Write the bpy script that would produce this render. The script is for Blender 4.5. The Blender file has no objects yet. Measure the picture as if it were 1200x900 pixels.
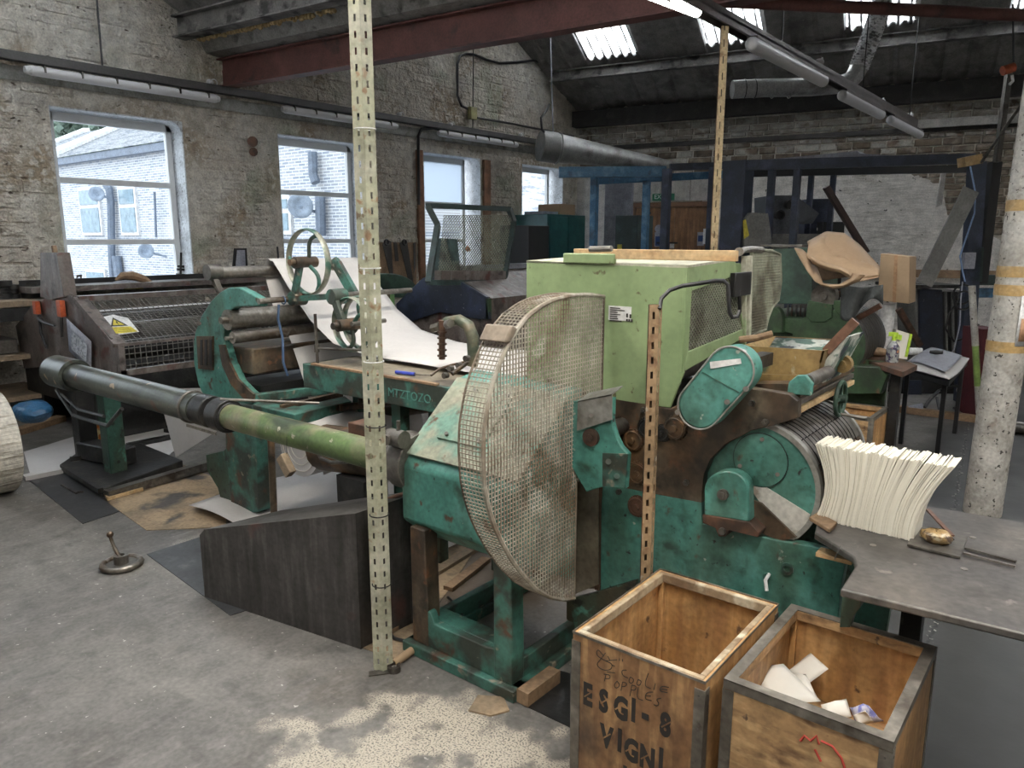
import bpy, bmesh, math, random
from math import sin, cos, tan, pi, radians, sqrt, atan2
from mathutils import Vector, Matrix, noise
random.seed(7)
SC = bpy.context.scene
COL = SC.collection
# ------------------------------------------------------------------ camera
FPX, PITCH, YAW, CAMH = 880.0, radians(11), radians(38.6), 1.6
cd = bpy.data.cameras.new('camera'); cam = bpy.data.objects.new('camera', cd); COL.objects.link(cam)
cam.location = (0, 0, CAMH); cam.rotation_euler = (radians(90) - PITCH, 0, YAW)
cd.sensor_width = 36.0; cd.lens = FPX / 1200.0 * 36.0; cd.clip_end = 200; cd.clip_start = .05
SC.camera = cam
# ------------------------------------------------------------------ world, exposure
SC.view_settings.view_transform = 'Standard'; SC.view_settings.look = 'None'
SC.view_settings.gamma = 1.0; SC.view_settings.use_curve_mapping = False
SC.view_settings.exposure = 0.18
w = bpy.data.worlds.new('sky'); SC.world = w; w.use_nodes = True
nt = w.node_tree; nt.nodes.clear()
bg = nt.nodes.new('ShaderNodeBackground'); wo = nt.nodes.new('ShaderNodeOutputWorld')
tc = nt.nodes.new('ShaderNodeTexCoord'); sp = nt.nodes.new('ShaderNodeSeparateXYZ')
cr = nt.nodes.new('ShaderNodeValToRGB')
cr.color_ramp.elements[0].position = 0.0; cr.color_ramp.elements[0].color = (.30, .32, .35, 1)
cr.color_ramp.elements[1].position = .12; cr.color_ramp.elements[1].color = (.86, .93, 1, 1)
nt.links.new(tc.outputs['Generated'], sp.inputs[0]); nt.links.new(sp.outputs[2], cr.inputs[0])
nt.links.new(cr.outputs[0], bg.inputs[0]); bg.inputs[1].default_value = 3.9
nt.links.new(bg.outputs[0], wo.inputs[0])
SC.cycles.max_bounces = 6; SC.cycles.diffuse_bounces = 3; SC.cycles.glossy_bounces = 3
SC.cycles.transparent_max_bounces = 12; SC.cycles.sample_clamp_indirect = 4
SC.cycles.caustics_reflective = False; SC.cycles.caustics_refractive = False

def area(name, loc, rot, sx, sy, power, col=(1, 1, 1), portal=False, spread=180):
    l = bpy.data.lights.new(name, 'AREA'); l.shape = 'RECTANGLE'; l.size = sx; l.size_y = sy
    l.energy = power; l.color = col
    if portal: l.cycles.is_portal = True
    l.spread = radians(spread)
    o = bpy.data.objects.new(name, l); COL.objects.link(o); o.location = loc; o.rotation_euler = rot
    return o
WIN = [(-4.42, -3.1), (-1.9, -.58), (.61, 1.93), (3.12, 4.44), (5.64, 6.95), (8.11, 9.38), (10.46, 11.68)]
WZ0, WZ1 = 1.1, 2.84
PORTALS = False
for a, b in WIN:      # daylight through each window opening: portal for the sky
    area('sky_portal', (-8.45, (a + b) / 2, (WZ0 + WZ1) / 2), (0, radians(-90), 0), WZ1 - WZ0, b - a, 1, portal=True) if PORTALS else None
SKYB = (.93, .97, 1)
# daylight above the translucent roof sheets (lamps hang over the sheets, outside the room)
SKYL = []
def skylamp(x, y, z, sx, sy, pw, tilt): area('daylight_over_skylight', (x, y, z), (tilt, 0, 0), sx, sy, pw, SKYB)
RX = [-7.05, -5.1, -3.15, -1.2, .75, 2.7]
for x in RX: skylamp(x, 12.08 + .192 * (x + 8.13) - 2.0, 5.45, 1.0, 1.7, 400, radians(-27))
for x in RX: skylamp(x + .4, 3.2 + .1 * (x + 8), 5.2, 1.0, 1.7, 120, radians(-27))
for x in RX: skylamp(x + .4, -.55 + .1 * (x + 8), 5.2, 1.0, 1.7, 95, radians(27))
# fluorescent tubes of the tray that continues over the camera
TUBE = (1, .93, .82)
area('tube_light', (-2.37, 1.9, 3.0), (0, 0, 0), .12, 1.5, 60, TUBE)
area('tube_light', (-.2, .6, 3.0), (0, 0, 0), .12, 1.5, 60, TUBE)
area('tube_light', (1.2, 3.6, 3.0), (0, 0, 0), .12, 1.5, 60, TUBE)
# ------------------------------------------------------------------ pixel rays (1200 x 900 frame) to world points
_cp, _sp, _cy, _sy = cos(PITCH), sin(PITCH), cos(YAW), sin(YAW)
def ray(px, py):
    a = (px - 600) / FPX; b = -(py - 450) / FPX; fz = _cp + _sp * b
    return Vector((a * _cy - fz * _sy, a * _sy + fz * _cy, -_sp + _cp * b))
C0 = Vector((0, 0, CAMH))
def PX(px, py, x): r = ray(px, py); return C0 + r * (x / r.x)
def PY(px, py, y): r = ray(px, py); return C0 + r * (y / r.y)
def PZ(px, py, z): r = ray(px, py); return C0 + r * ((z - CAMH) / r.z)
def PD(px, py, d): r = ray(px, py); return C0 + r * (d / (-r.x * _sy + r.y * _cy))
def PP(px, py, p0, n): r = ray(px, py); n = Vector(n); return C0 + r * ((Vector(p0) - C0).dot(n) / r.dot(n))
# ------------------------------------------------------------------ mesh builder
def V(*a): return Vector(a)
def frame_of(d):
    d = d.normalized(); u = V(0, 0, 1) if abs(d.z) < .9 else V(1, 0, 0)
    s = d.cross(u).normalized(); return s, s.cross(d).normalized()
class MB:
    def __init__(s): s.v = []; s.f = []
    def add(s, vs, fs):
        n = len(s.v); s.v += [Vector(v) for v in vs]; s.f += [tuple(i + n for i in f) for f in fs]; return s
    def box(s, a, b):
        x0, y0, z0 = [min(a[i], b[i]) for i in range(3)]; x1, y1, z1 = [max(a[i], b[i]) for i in range(3)]
        return s.add([(x0,y0,z0),(x1,y0,z0),(x1,y1,z0),(x0,y1,z0),(x0,y0,z1),(x1,y0,z1),(x1,y1,z1),(x0,y1,z1)],
            [(0,3,2,1),(4,5,6,7),(0,1,5,4),(1,2,6,5),(2,3,7,6),(3,0,4,7)])
    def bar(s, p, q, w, h, up=None):
        p, q = Vector(p), Vector(q); d = (q - p).normalized()
        if up is None: a, b = frame_of(d)
        else: a = d.cross(Vector(up)).normalized(); b = a.cross(d).normalized()
        a = a * w / 2; b = b * h / 2
        vs = [p-a-b, p+a-b, p+a+b, p-a+b, q-a-b, q+a-b, q+a+b, q-a+b]
        return s.add(vs, [(0,1,2,3),(7,6,5,4),(0,4,5,1),(1,5,6,2),(2,6,7,3),(3,7,4,0)])
    def cyl(s, p, q, r, r2=None, n=16, caps=True):
        p, q = Vector(p), Vector(q); r2 = r if r2 is None else r2; a, b = frame_of(q - p)
        vs = []
        for c, rr in ((p, r), (q, r2)):
            for i in range(n):
                t = 2 * pi * i / n; vs.append(c + a * cos(t) * rr + b * sin(t) * rr)
        fs = [(i, (i + 1) % n, n + (i + 1) % n, n + i) for i in range(n)]
        if caps: fs += [tuple(range(n - 1, -1, -1)), tuple(range(n, 2 * n))]
        return s.add(vs, fs)
    def pipe(s, p, q, ro, ri, n=20):   # hollow cylinder
        p, q = Vector(p), Vector(q); a, b = frame_of(q - p); vs = []
        for c, rr in ((p, ro), (q, ro), (q, ri), (p, ri)):
            for i in range(n):
                t = 2 * pi * i / n; vs.append(c + a * cos(t) * rr + b * sin(t) * rr)
        fs = []
        for k in range(4):
            for i in range(n):
                j = (i + 1) % n; k2 = (k + 1) % 4; fs.append((k*n+i, k*n+j, k2*n+j, k2*n+i))
        return s.add(vs, fs)
    def tube(s, pts, r, n=8, caps=True, closed=False):
        pts = [Vector(p) for p in pts]; m = len(pts); vs = []; fs = []; pa = None
        for i, p in enumerate(pts):
            if closed: d = pts[(i + 1) % m] - pts[i - 1]
            else: d = pts[min(i + 1, m - 1)] - pts[max(i - 1, 0)]
            d = d.normalized()
            if pa is None: a, b = frame_of(d)
            else:
                a = (pa - d * pa.dot(d)).normalized(); b = a.cross(d)
            pa = a; rr = r[i] if isinstance(r, (list, tuple)) else r
            for k in range(n):
                t = 2 * pi * k / n; vs.append(p + a * cos(t) * rr + b * sin(t) * rr)
        for i in range(m if closed else m - 1):
            for k in range(n):
                k2 = (k + 1) % n; j = (i + 1) % m; fs.append((i*n+k, i*n+k2, j*n+k2, j*n+k))
        if caps and not closed: fs += [tuple(range(n)), tuple(range((m - 1) * n, m * n))]
        return s.add(vs, fs)
    def prism(s, poly, vec):
        poly = [Vector(p) for p in poly]; vec = Vector(vec); n = len(poly)
        return s.add(poly + [p + vec for p in poly], [tuple(range(n - 1, -1, -1)), tuple(range(n, 2 * n))] +
            [(i, (i + 1) % n, n + (i + 1) % n, n + i) for i in range(n)])
    def ring(s, c, ax, R, r, n=32, m=8, flat=None):   # torus; flat = width along the axis
        c = Vector(c); ax = Vector(ax).normalized(); a, b = frame_of(ax); vs = []; fs = []
        for i in range(n):
            t = 2 * pi * i / n; e = a * cos(t) + b * sin(t)
            for k in range(m):
                u = 2 * pi * k / m + pi / 4 * (m == 4); vs.append(c + e * (R + r * cos(u)) + ax * ((flat or r) * sin(u)))
        for i in range(n):
            for k in range(m):
                j = (i + 1) % n; l = (k + 1) % m; fs.append((i*m+k, j*m+k, j*m+l, i*m+l))
        return s.add(vs, fs)
    def grid(s, fn, nu, nv, th=0):
        vs = [Vector(fn(i / nu, j / nv)) for i in range(nu + 1) for j in range(nv + 1)]
        fs = [(i*(nv+1)+j, (i+1)*(nv+1)+j, (i+1)*(nv+1)+j+1, i*(nv+1)+j+1) for i in range(nu) for j in range(nv)]
        return s.add(vs, fs)
    def ball(s, c, r, n=12, m=8, sc=(1, 1, 1)):
        c = Vector(c); vs = []; fs = []
        for j in range(m + 1):
            ph = pi * j / m
            for i in range(n):
                t = 2 * pi * i / n; vs.append(c + V(sin(ph)*cos(t)*r*sc[0], sin(ph)*sin(t)*r*sc[1], cos(ph)*r*sc[2]))
        for j in range(m):
            for i in range(n): fs.append((j*n+i, (j+1)*n+i, (j+1)*n+(i+1) % n, j*n+(i+1) % n))
        return s.add(vs, fs)
def root_loc(o):
    l = Vector((0, 0, 0))
    while o: l = l + o.location; o = o.parent
    return l
def build(name, mb, m, parent=None, smooth=True, bevel=0, solid=0, kind=None, label=None):
    me = bpy.data.meshes.new(name); off = root_loc(parent)
    me.from_pydata([v - off for v in mb.v], [], mb.f); me.validate()
    o = bpy.data.objects.new(name, me); COL.objects.link(o); o.parent = parent
    if parent is None:
        c = sum(mb.v, V(0, 0, 0)) / max(1, len(mb.v)); c.z = min(v.z for v in mb.v)
        me.transform(Matrix.Translation(-c)); o.location = c
    bm = bmesh.new(); bm.from_mesh(me); bmesh.ops.recalc_face_normals(bm, faces=bm.faces); bm.to_mesh(me); bm.free()
    me.materials.append(m)
    if smooth:
        me.polygons.foreach_set('use_smooth', [True] * len(me.polygons)); me.set_sharp_from_angle(angle=radians(38))
    if solid:
        md = o.modifiers.new('solid', 'SOLIDIFY'); md.thickness = solid; md.offset = 0
    if bevel:
        md = o.modifiers.new('bevel', 'BEVEL'); md.width = bevel; md.segments = 2; md.limit_method = 'ANGLE'; md.angle_limit = radians(40)
    if kind: o['kind'] = kind
    if label: o['label'] = label
    return o
def thing(name, label, cat, loc, group=None):
    o = bpy.data.objects.new(name, None); COL.objects.link(o); o.location = loc; o.empty_display_size = .1
    o['label'] = label; o['category'] = cat
    if group: o['group'] = group
    return o
def solo(name, mb, m, label, cat, group=None, **k):
    o = build(name, mb, m, None, **k); o['label'] = label; o['category'] = cat
    if group: o['group'] = group
    return o
def struct(name, mb, m, **k):
    o = build(name, mb, m, None, **k); o['kind'] = 'structure'; return o
def text(name, s, m, parent, loc, size, rot, ext=.0006, shear=0, sx=1, bold=0, sp=1):
    cu = bpy.data.curves.new(name, 'FONT'); cu.body = s; cu.size = size; cu.extrude = ext; cu.shear = shear; cu.offset = bold
    cu.space_character = sp; cu.align_x = 'LEFT'; cu.resolution_u = 3
    t = bpy.data.objects.new('t', cu); COL.objects.link(t); me = bpy.data.meshes.new_from_object(t); bpy.data.objects.remove(t); bpy.data.curves.remove(cu)
    o = bpy.data.objects.new(name, me); COL.objects.link(o); o.parent = parent; me.materials.clear(); me.materials.append(m)
    o.location = Vector(loc) - root_loc(parent); o.rotation_euler = rot; o.scale = (sx, 1, 1)
    return o
def ccw(c, r, a0, a1, n):  # arc in pixel space
    return [(c[0] + r[0] * cos(radians(a0 + (a1 - a0) * i / n)), c[1] + r[1] * sin(radians(a0 + (a1 - a0) * i / n))) for i in range(n + 1)]
def polyY(px, y): return [PY(a, b, y) for a, b in px]
def polyX(px, x): return [PX(a, b, x) for a, b in px]
# ------------------------------------------------------------------ materials
def M(name, col, rough=.6, metal=0.0, spots=(), bump=None, var=.12, vscale=3.0, stretch=(1, 1, 1), emit=None, spec=None, rnd=0, grit=.22):
    """col base; spots = [(colour, scale, lo, hi, detail[, stretch][, rough])]; bump = (scale, strength)"""
    m = bpy.data.materials.new(name); m.use_nodes = True; t = m.node_tree; N = t.nodes; L = t.links
    b = N['Principled BSDF']; b.inputs['Roughness'].default_value = rough; b.inputs['Metallic'].default_value = metal
    if spec is not None: b.inputs['Specular IOR Level'].default_value = spec
    co = N.new('ShaderNodeTexCoord'); geo = N.new('ShaderNodeNewGeometry')
    def mapped(st):
        mp = N.new('ShaderNodeMapping'); mp.inputs['Scale'].default_value = st; L.new(geo.outputs['Position'], mp.inputs[0]); return mp.outputs[0]
    def noi(scale, detail, st, dist=0):
        n = N.new('ShaderNodeTexNoise'); n.inputs['Scale'].default_value = scale; n.inputs['Detail'].default_value = detail
        n.inputs['Distortion'].default_value = dist; L.new(mapped(st), n.inputs[0]); return n.outputs[0]
    def mix(f, a, c):
        x = N.new('ShaderNodeMix'); x.data_type = 'RGBA'
        if isinstance(f, float): x.inputs[0].default_value = f
        else: L.new(f, x.inputs[0])
        if isinstance(a, tuple): x.inputs[6].default_value = (*a, 1)
        else: L.new(a, x.inputs[6])
        if isinstance(c, tuple): x.inputs[7].default_value = (*c, 1)
        else: L.new(c, x.inputs[7])
        return x.outputs[2]
    cur = tuple(col)
    if var:
        k1 = tuple(max(0, c * (1 - var)) for c in col); k2 = tuple(min(1, c * (1 + var)) for c in col)
        cur = mix(noi(vscale, 4, stretch), k1, k2)
    for s in spots:
        c, sc, lo, hi, de = s[:5]; st = s[5] if len(s) > 5 else (1, 1, 1)
        mr = N.new('ShaderNodeMapRange'); mr.inputs[1].default_value = lo; mr.inputs[2].default_value = hi; mr.clamp = True
        L.new(noi(sc, de, st, .3), mr.inputs[0]); cur = mix(mr.outputs[0], cur, tuple(c))
    if grit and var:
        hv = N.new('ShaderNodeHueSaturation'); ma = N.new('ShaderNodeMath'); ma.operation = 'ADD'
        L.new(noi(55, 6, (1, 1, 1)), ma.inputs[0]); L.new(noi(8, 8, (1, 1, 1)), ma.inputs[1])
        mg = N.new('ShaderNodeMapRange'); mg.inputs[1].default_value = .72; mg.inputs[2].default_value = 1.28; mg.inputs[3].default_value = 1 - grit * 1.5; mg.inputs[4].default_value = 1 + grit
        L.new(ma.outputs[0], mg.inputs[0]); L.new(mg.outputs[0], hv.inputs['Value'])
        if isinstance(cur, tuple): hv.inputs['Color'].default_value = (*cur, 1)
        else: L.new(cur, hv.inputs['Color'])
        cur = hv.outputs[0]
    if rnd:
        oi = N.new('ShaderNodeObjectInfo'); hs = N.new('ShaderNodeHueSaturation')
        mr = N.new('ShaderNodeMapRange'); mr.inputs[3].default_value = 1 - rnd; mr.inputs[4].default_value = 1 + rnd
        L.new(oi.outputs['Random'], mr.inputs[0]); L.new(mr.outputs[0], hs.inputs['Value'])
        if isinstance(cur, tuple): hs.inputs['Color'].default_value = (*cur, 1)
        else: L.new(cur, hs.inputs['Color'])
        cur = hs.outputs[0]
    if isinstance(cur, tuple): b.inputs['Base Color'].default_value = (*cur, 1)
    else: L.new(cur, b.inputs['Base Color'])
    if bump:
        bn = N.new('ShaderNodeBump'); bn.inputs['Strength'].default_value = bump[1]; bn.inputs['Distance'].default_value = bump[2] if len(bump) > 2 else .01
        L.new(noi(bump[0], 5, bump[3] if len(bump) > 3 else (1, 1, 1)), bn.inputs['Height']); L.new(bn.outputs[0], b.inputs['Normal'])
    if emit: b.inputs['Emission Color'].default_value = (*emit[0], 1); b.inputs['Emission Strength'].default_value = emit[1]
    return m
RUST = (.09, .045, .025); GRIME = (.05, .042, .032); DIRT = (.12, .10, .075)
m_teal = M('teal_paint', (.062, .215, .178), .42, 0, [((.10, .28, .24), 6, .45, .6, 5), ((.06, .11, .075), 4, .5, .72, 8, (1, 1, .3)), ((.03, .07, .05), 9, .55, .7, 8), ((.02, .02, .018), 38, .66, .72, 4), (RUST, 11, .64, .7, 8), ((.35, .38, .33), 24, .7, .73, 6)], (30, .25, .004))
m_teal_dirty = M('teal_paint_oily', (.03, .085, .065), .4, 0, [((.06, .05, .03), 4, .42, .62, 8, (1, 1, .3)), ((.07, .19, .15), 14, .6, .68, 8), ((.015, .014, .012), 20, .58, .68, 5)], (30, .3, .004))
m_teal_dusty = M('teal_paint_dusty', (.23, .24, .18), .7, 0, [((.12, .235, .185), 6, .48, .6, 6), ((.24, .22, .17), 5, .5, .65, 6), (RUST, 14, .64, .72, 8)], (40, .2, .003))
m_tealw = M('teal_paint_worn', (.05, .155, .125), .5, 0, [((.035, .045, .035), 7, .45, .58, 8), ((.25, .22, .17), 17, .63, .7, 6), (RUST, 9, .6, .68, 8)], (30, .3, .004))
m_lgreen = M('pale_green_paint', (.225, .305, .150), .5, 0, [((.255, .335, .17), 3, .45, .6, 4), ((.18, .25, .12), 7, .55, .75, 8, (1, 1, .3)), ((.11, .10, .05), 26, .66, .72, 6)], (25, .08, .003), var=.06, grit=.07)
m_lgreen_d = M('pale_green_dusty', (.46, .45, .36), .8, 0, [((.25, .33, .18), 8, .55, .65, 6)], var=.08)
m_green = M('dark_green_paint', (.030, .062, .028), .45, 0, [((.04, .082, .035), 6, .5, .6, 5), ((.02, .03, .018), 8, .5, .65, 8), (RUST, 15, .66, .72, 6)], (25, .15, .003))
m_dgreen = M('blue_green_paint', (.035, .075, .052), .45, 0, [((.02, .035, .03), 7, .5, .68, 8)], (25, .1, .003))
m_tubegreen = M('green_tube_paint', (.095, .15, .05), .38, 0, [((.19, .17, .11), 4, .46, .6, 6), ((.03, .045, .025), 8, .55, .7, 8, (.3, 1, 1)), ((.38, .36, .28), 22, .68, .72, 5)], (20, .2, .003))
m_tubeblack = M('oily_tube_paint', (.075, .085, .072), .35, .1, [((.02, .022, .022), 6, .46, .62, 8, (.5, 1, 1)), ((.45, .33, .2), 11, .68, .7, 3), ((.10, .05, .03), 9, .62, .68, 6)], (20, .3, .004))
m_brownmetal = M('oily_brown_metal', (.075, .050, .032), .45, .1, [((.17, .095, .045), 5, .52, .66, 8), ((.14, .115, .08), 7, .5, .7, 8, (1, 1, .25)), ((.03, .024, .018), 9, .5, .65, 8), ((.15, .07, .035), 16, .6, .7, 6)], (35, .4, .005))
m_rustplate = M('rusty_plate', (.10, .05, .03), .7, .1, [((.05, .03, .02), 12, .45, .6, 8)], (40, .4, .004))
m_dark = M('black_greasy_iron', (.022, .022, .022), .42, .2, [((.06, .055, .045), 9, .55, .7, 8), ((.01, .01, .01), 6, .5, .6, 6)], (25, .4, .006))
m_black = M('black_paint', (.012, .012, .013), .4, 0)
m_steel = M('worn_steel', (.30, .28, .25), .35, .85, [((.14, .10, .07), 8, .5, .68, 8, (1, .3, 1)), ((.45, .42, .38), 12, .6, .7, 5)], (40, .15, .002))
m_steeld = M('dull_dark_steel', (.15, .14, .125), .42, .6, [((.05, .04, .035), 8, .5, .65, 8), ((.22, .2, .18), 14, .62, .7, 5)], (30, .2, .003))
m_galv = M('galvanised_sheet', (.30, .30, .28), .5, .35, [((.17, .16, .14), 7, .5, .68, 8)], (30, .1, .002))
m_mesh = M('dusty_wire', (.38, .35, .29), .8, .1, [((.20, .15, .105), 3.2, .47, .62, 6), ((.46, .43, .37), 9, .55, .66, 6)], None, var=.15)
m_meshb = M('oily_wire', (.20, .16, .12), .65, .2, [((.08, .06, .045), 5, .5, .62, 6)], None)
m_meshg = M('grey_green_wire', (.24, .25, .19), .7, .2, [((.12, .11, .08), 6, .5, .62, 6)], None)
m_wiredark = M('dark_wire', (.20, .19, .175), .5, .4)
m_post = M('cream_post_paint', (.40, .40, .29), .55, 0, [((.30, .19, .11), 26, .6, .68, 6), ((.48, .47, .38), 6, .5, .65, 5), ((.16, .12, .08), 14, .66, .7, 8)], (40, .2, .002))
m_posty = M('tan_post_paint', (.56, .43, .25), .55, 0, [((.35, .22, .12), 18, .58, .68, 6)], (40, .2, .002))
m_posto = M('ochre_post_paint', (.34, .23, .13), .6, 0, [((.20, .11, .06), 16, .55, .66, 6), ((.42, .37, .3), 20, .64, .68, 5)], (40, .2, .002))
m_column = M('chipped_white_paint', (.46, .445, .41), .6, 0, [((.34, .32, .285), 5, .48, .6, 6), ((.38, .36, .33), 30, .5, .6, 6), ((.05, .045, .04), 34, .635, .655, 5), ((.25, .22, .19), 15, .62, .7, 8)], (30, .35, .004))
m_tape = M('brown_parcel_tape', (.42, .28, .12), .35, 0, [((.5, .36, .19), 12, .5, .6, 4)])
WALLSP = [((.66, .63, .57), 1.3, .45, .62, 6), ((.33, .265, .19), 1.7, .52, .68, 8), ((.60, .56, .49), 14, .5, .62, 8), ((.09, .07, .05), 11, .655, .71, 8, (1, 1, 2.5)), ((.36, .37, .28), 1.1, .56, .7, 3)]
m_wall = M('limewashed_stone', (.53, .48, .405), .85, 0, WALLSP, (16, 1, .05, (1, 1, 1.6)), rnd=.07)
m_joint = M('wall_joint_mortar', (.47, .42, .35), .9, 0, WALLSP, (14, 1, .05))
m_wallb = M('old_stone', (.30, .27, .23), .85, 0, [((.42, .40, .36), 3, .48, .55, 5, (1, 1, 2)), ((.14, .10, .07), 5, .56, .66, 8)], (12, .8, .02), rnd=.22)
m_wallbd = M('exposed_brown_stone', (.13, .10, .07), .9, 0, [((.24, .2, .16), 5, .52, .62, 8), ((.07, .055, .04), 7, .56, .66, 8)], (12, .8, .02), rnd=.25)
m_plaster = M('white_painted_brick', (.68, .645, .60), .8, 0, [((.50, .465, .42), 3, .5, .7, 6, (1, 1, 3)), ((.05, .045, .04), 13, .72, .73, 2)], (6, .6, .02, (1, 1, 5)))
m_reveal = M('whitewashed_reveal', (.66, .69, .72), .8, 0, [((.35, .36, .36), 22, .6, .68, 6)], (25, .8, .01))
m_upvc = M('white_window_frame', (.72, .73, .73), .35, var=.03, grit=.03)
m_panelw = M('off_white_boarding', (.43, .41, .385), .7, 0, [((.36, .34, .31), 2, .5, .7, 4, (6, 6, .3))], var=.04)
m_door = M('brown_door_veneer', (.17, .09, .045), .45, 0, [((.26, .14, .07), 3, .45, .6, 6, (8, 8, .6)), ((.14, .07, .035), 4, .55, .68, 6, (8, 8, .6))])
m_doorf = M('door_frame_wood', (.16, .085, .045), .5)
m_roof = M('asbestos_cement_sheet', (.24, .23, .22), .85, 0, [((.14, .13, .125), 3, .5, .65, 6), ((.27, .255, .24), 9, .62, .7, 5)], (14, .4, .01), rnd=.12)
m_beam = M('dusty_dark_steelwork', (.18, .172, .165), .7, .1, [((.30, .28, .26), 6, .6, .68, 6, (1, 1, 2)), ((.04, .038, .036), 5, .5, .62, 5)], (20, .3, .004))
m_beamd = M('dark_timber', (.045, .042, .04), .8, 0, [((.07, .065, .06), 6, .55, .68, 6)], (14, .4, .008, (1, 1, 4)))
m_red = M('red_oxide_steel', (.115, .043, .036), .6, 0, [((.14, .055, .045), 2, .45, .65, 4), ((.06, .03, .027), 5, .58, .7, 5)], (20, .15, .003))
m_lead = M('grey_gutter_lining', (.30, .29, .275), .7, .1, [((.25, .245, .235), 3, .5, .66, 6), ((.09, .085, .08), 6, .55, .68, 6)], (8, .4, .012))
m_foam = M('yellow_foam', (.42, .31, .16), .9, bump=(40, .8, .01))
m_conduit = M('grey_trunking', (.06, .058, .056), .6, .1)
m_tray = M('tray_brown_steel', (.10, .085, .078), .55, .3)
m_diff = M('frosted_tube_cover', (.70, .69, .70), .3, var=.03, grit=.03)
m_lit = M('lit_tube', (.9, .9, .9), .4, emit=((1, .96, .9), 14), var=0)
m_duct = M('duct_metal', (.38, .38, .37), .38, .4, [((.2, .19, .18), 4, .5, .65, 5)])
m_foil = M('foil_duct', (.75, .75, .75), .35, .45, [((.2, .2, .2), 20, .5, .6, 5)])
m_wood = M('tea_chest_ply', (.40, .22, .085), .55, 0, [((.50, .30, .13), 3, .45, .6, 5, (10, 10, 1.2)), ((.31, .16, .07), 3.5, .52, .72, 8, (5, 5, 1)), ((.22, .11, .05), 2.5, .56, .7, 5), ((.12, .065, .035), 18, .66, .72, 6)], (20, .15, .003), var=.1)
m_wooddark = M('tea_chest_ply_dark', (.24, .125, .055), .55, 0, [((.36, .21, .095), 4, .5, .6, 6, (8, 8, 1)), ((.12, .06, .03), 5, .5, .66, 8, (3, 3, 1)), ((.07, .045, .03), 3, .56, .7, 6)], (20, .2, .003))
m_woodpale = M('tea_chest_ply_pale', (.36, .22, .105), .6, 0, [((.46, .30, .15), 5, .5, .6, 6, (2, 2, 9)), ((.16, .09, .045), 5, .54, .68, 8, (2, 2, 5)), ((.09, .055, .035), 20, .66, .71, 6)], (20, .2, .003))
m_batten = M('batten_wood', (.36, .28, .18), .7, 0, [((.20, .13, .075), 12, .45, .62, 8), ((.50, .44, .33), 14, .56, .66, 6)], (30, .5, .004))
m_strip = M('chest_metal_edge', (.14, .125, .105), .45, .35, [((.24, .22, .19), 8, .5, .64, 6), ((.07, .055, .04), 12, .56, .66, 6)], (30, .3, .002))
m_plank = M('new_pine', (.56, .40, .22), .6, 0, [((.5, .3, .14), 4, .5, .7, 5, (1, 8, 8))])
m_oldwood = M('old_wood', (.26, .17, .10), .75, 0, [((.15, .09, .05), 5, .5, .68, 6)], (25, .4, .004))
m_bench = M('bench_wood', (.24, .18, .12), .75, 0, [((.12, .09, .06), 4, .5, .68, 6)], (20, .3, .005))
m_ink = M('stencil_ink', (.025, .022, .02), .7, var=0)
m_redink = M('red_crayon', (.38, .045, .03), .7, var=0)
m_paper = M('white_paper', (.74, .71, .65), .7, var=.02, grit=.02)
m_paper2 = M('paper_web', (.55, .53, .52), .6, var=.03, grit=.04)
m_paperc = M('cream_paper', (.76, .73, .63), .7, var=.02, rnd=.05, grit=.02)
m_paperroll = M('paper_roll', (.60, .57, .50), .65, 0, [((.36, .33, .27), 5, .55, .62, 6, (6, .5, 6))], (4, .6, .02, (14, .6, 14)))
m_kraft = M('kraft_paper', (.30, .20, .12), .6, 0, [((.35, .24, .145), 3, .5, .6, 4)], (5, .3, .01), grit=.06)
m_card = M('cardboard', (.35, .245, .15), .75, var=.06, grit=.06)
m_cardd = M('dirty_cardboard', (.33, .24, .15), .75, 0, [((.20, .15, .1), 4, .5, .62, 6), ((.06, .055, .05), 3, .56, .64, 6)])
m_table = M('dark_steel_table', (.105, .098, .092), .42, .35, [((.15, .135, .12), 3, .48, .64, 6), ((.065, .06, .055), 6, .54, .68, 6), ((.22, .2, .18), 19, .66, .72, 6)], (30, .12, .002))
m_panel = M('streaked_steel_panel', (.065, .06, .058), .42, .3, [((.11, .105, .10), 7, .48, .68, 8, (4, 4, .35)), ((.04, .037, .035), 5, .5, .68, 8, (3, 3, .5)), ((.13, .05, .04), 4, .62, .74, 6)], (30, .15, .002))
m_navy = M('navy_paint', (.020, .025, .042), .4, 0, [((.03, .04, .075), 5, .5, .65, 5), ((.2, .2, .2), 45, .7, .73, 3)], (20, .1, .002))
m_navyd = M('dark_green_steel', (.025, .04, .037), .45, 0, [((.04, .075, .07), 5, .5, .68, 5)])
m_cabinet = M('petrol_green_cabinet', (.02, .085, .085), .32, .1, [((.03, .12, .12), 2, .5, .65, 3)])
m_blue = M('gantry_blue', (.055, .16, .28), .5, 0, [((.12, .24, .36), 8, .5, .65, 6), ((.04, .08, .13), 6, .56, .68, 5)])
m_navygantry = M('gantry_navy', (.030, .040, .065), .5, 0, [((.06, .075, .13), 6, .5, .68, 5)])
m_grey = M('grey_paint', (.20, .20, .19), .6, 0, [((.14, .135, .13), 4, .5, .68, 5)])
m_lgrey = M('pale_grey_board', (.31, .32, .37), .55, var=.05)
m_m2 = M('brown_grey_guard_paint', (.13, .105, .092), .45, .1, [((.19, .17, .16), 6, .48, .64, 8, (2, 2, .4)), ((.10, .035, .025), 6, .58, .68, 8), ((.05, .042, .036), 7, .55, .66, 6)], (25, .3, .004))
m_yellow = M('warning_yellow', (.62, .52, .06), .5, var=.03)
m_orange = M('orange_red_bit', (.45, .09, .03), .5)
m_redp = M('dark_red_fabric', (.07, .006, .010), .7)
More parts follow.
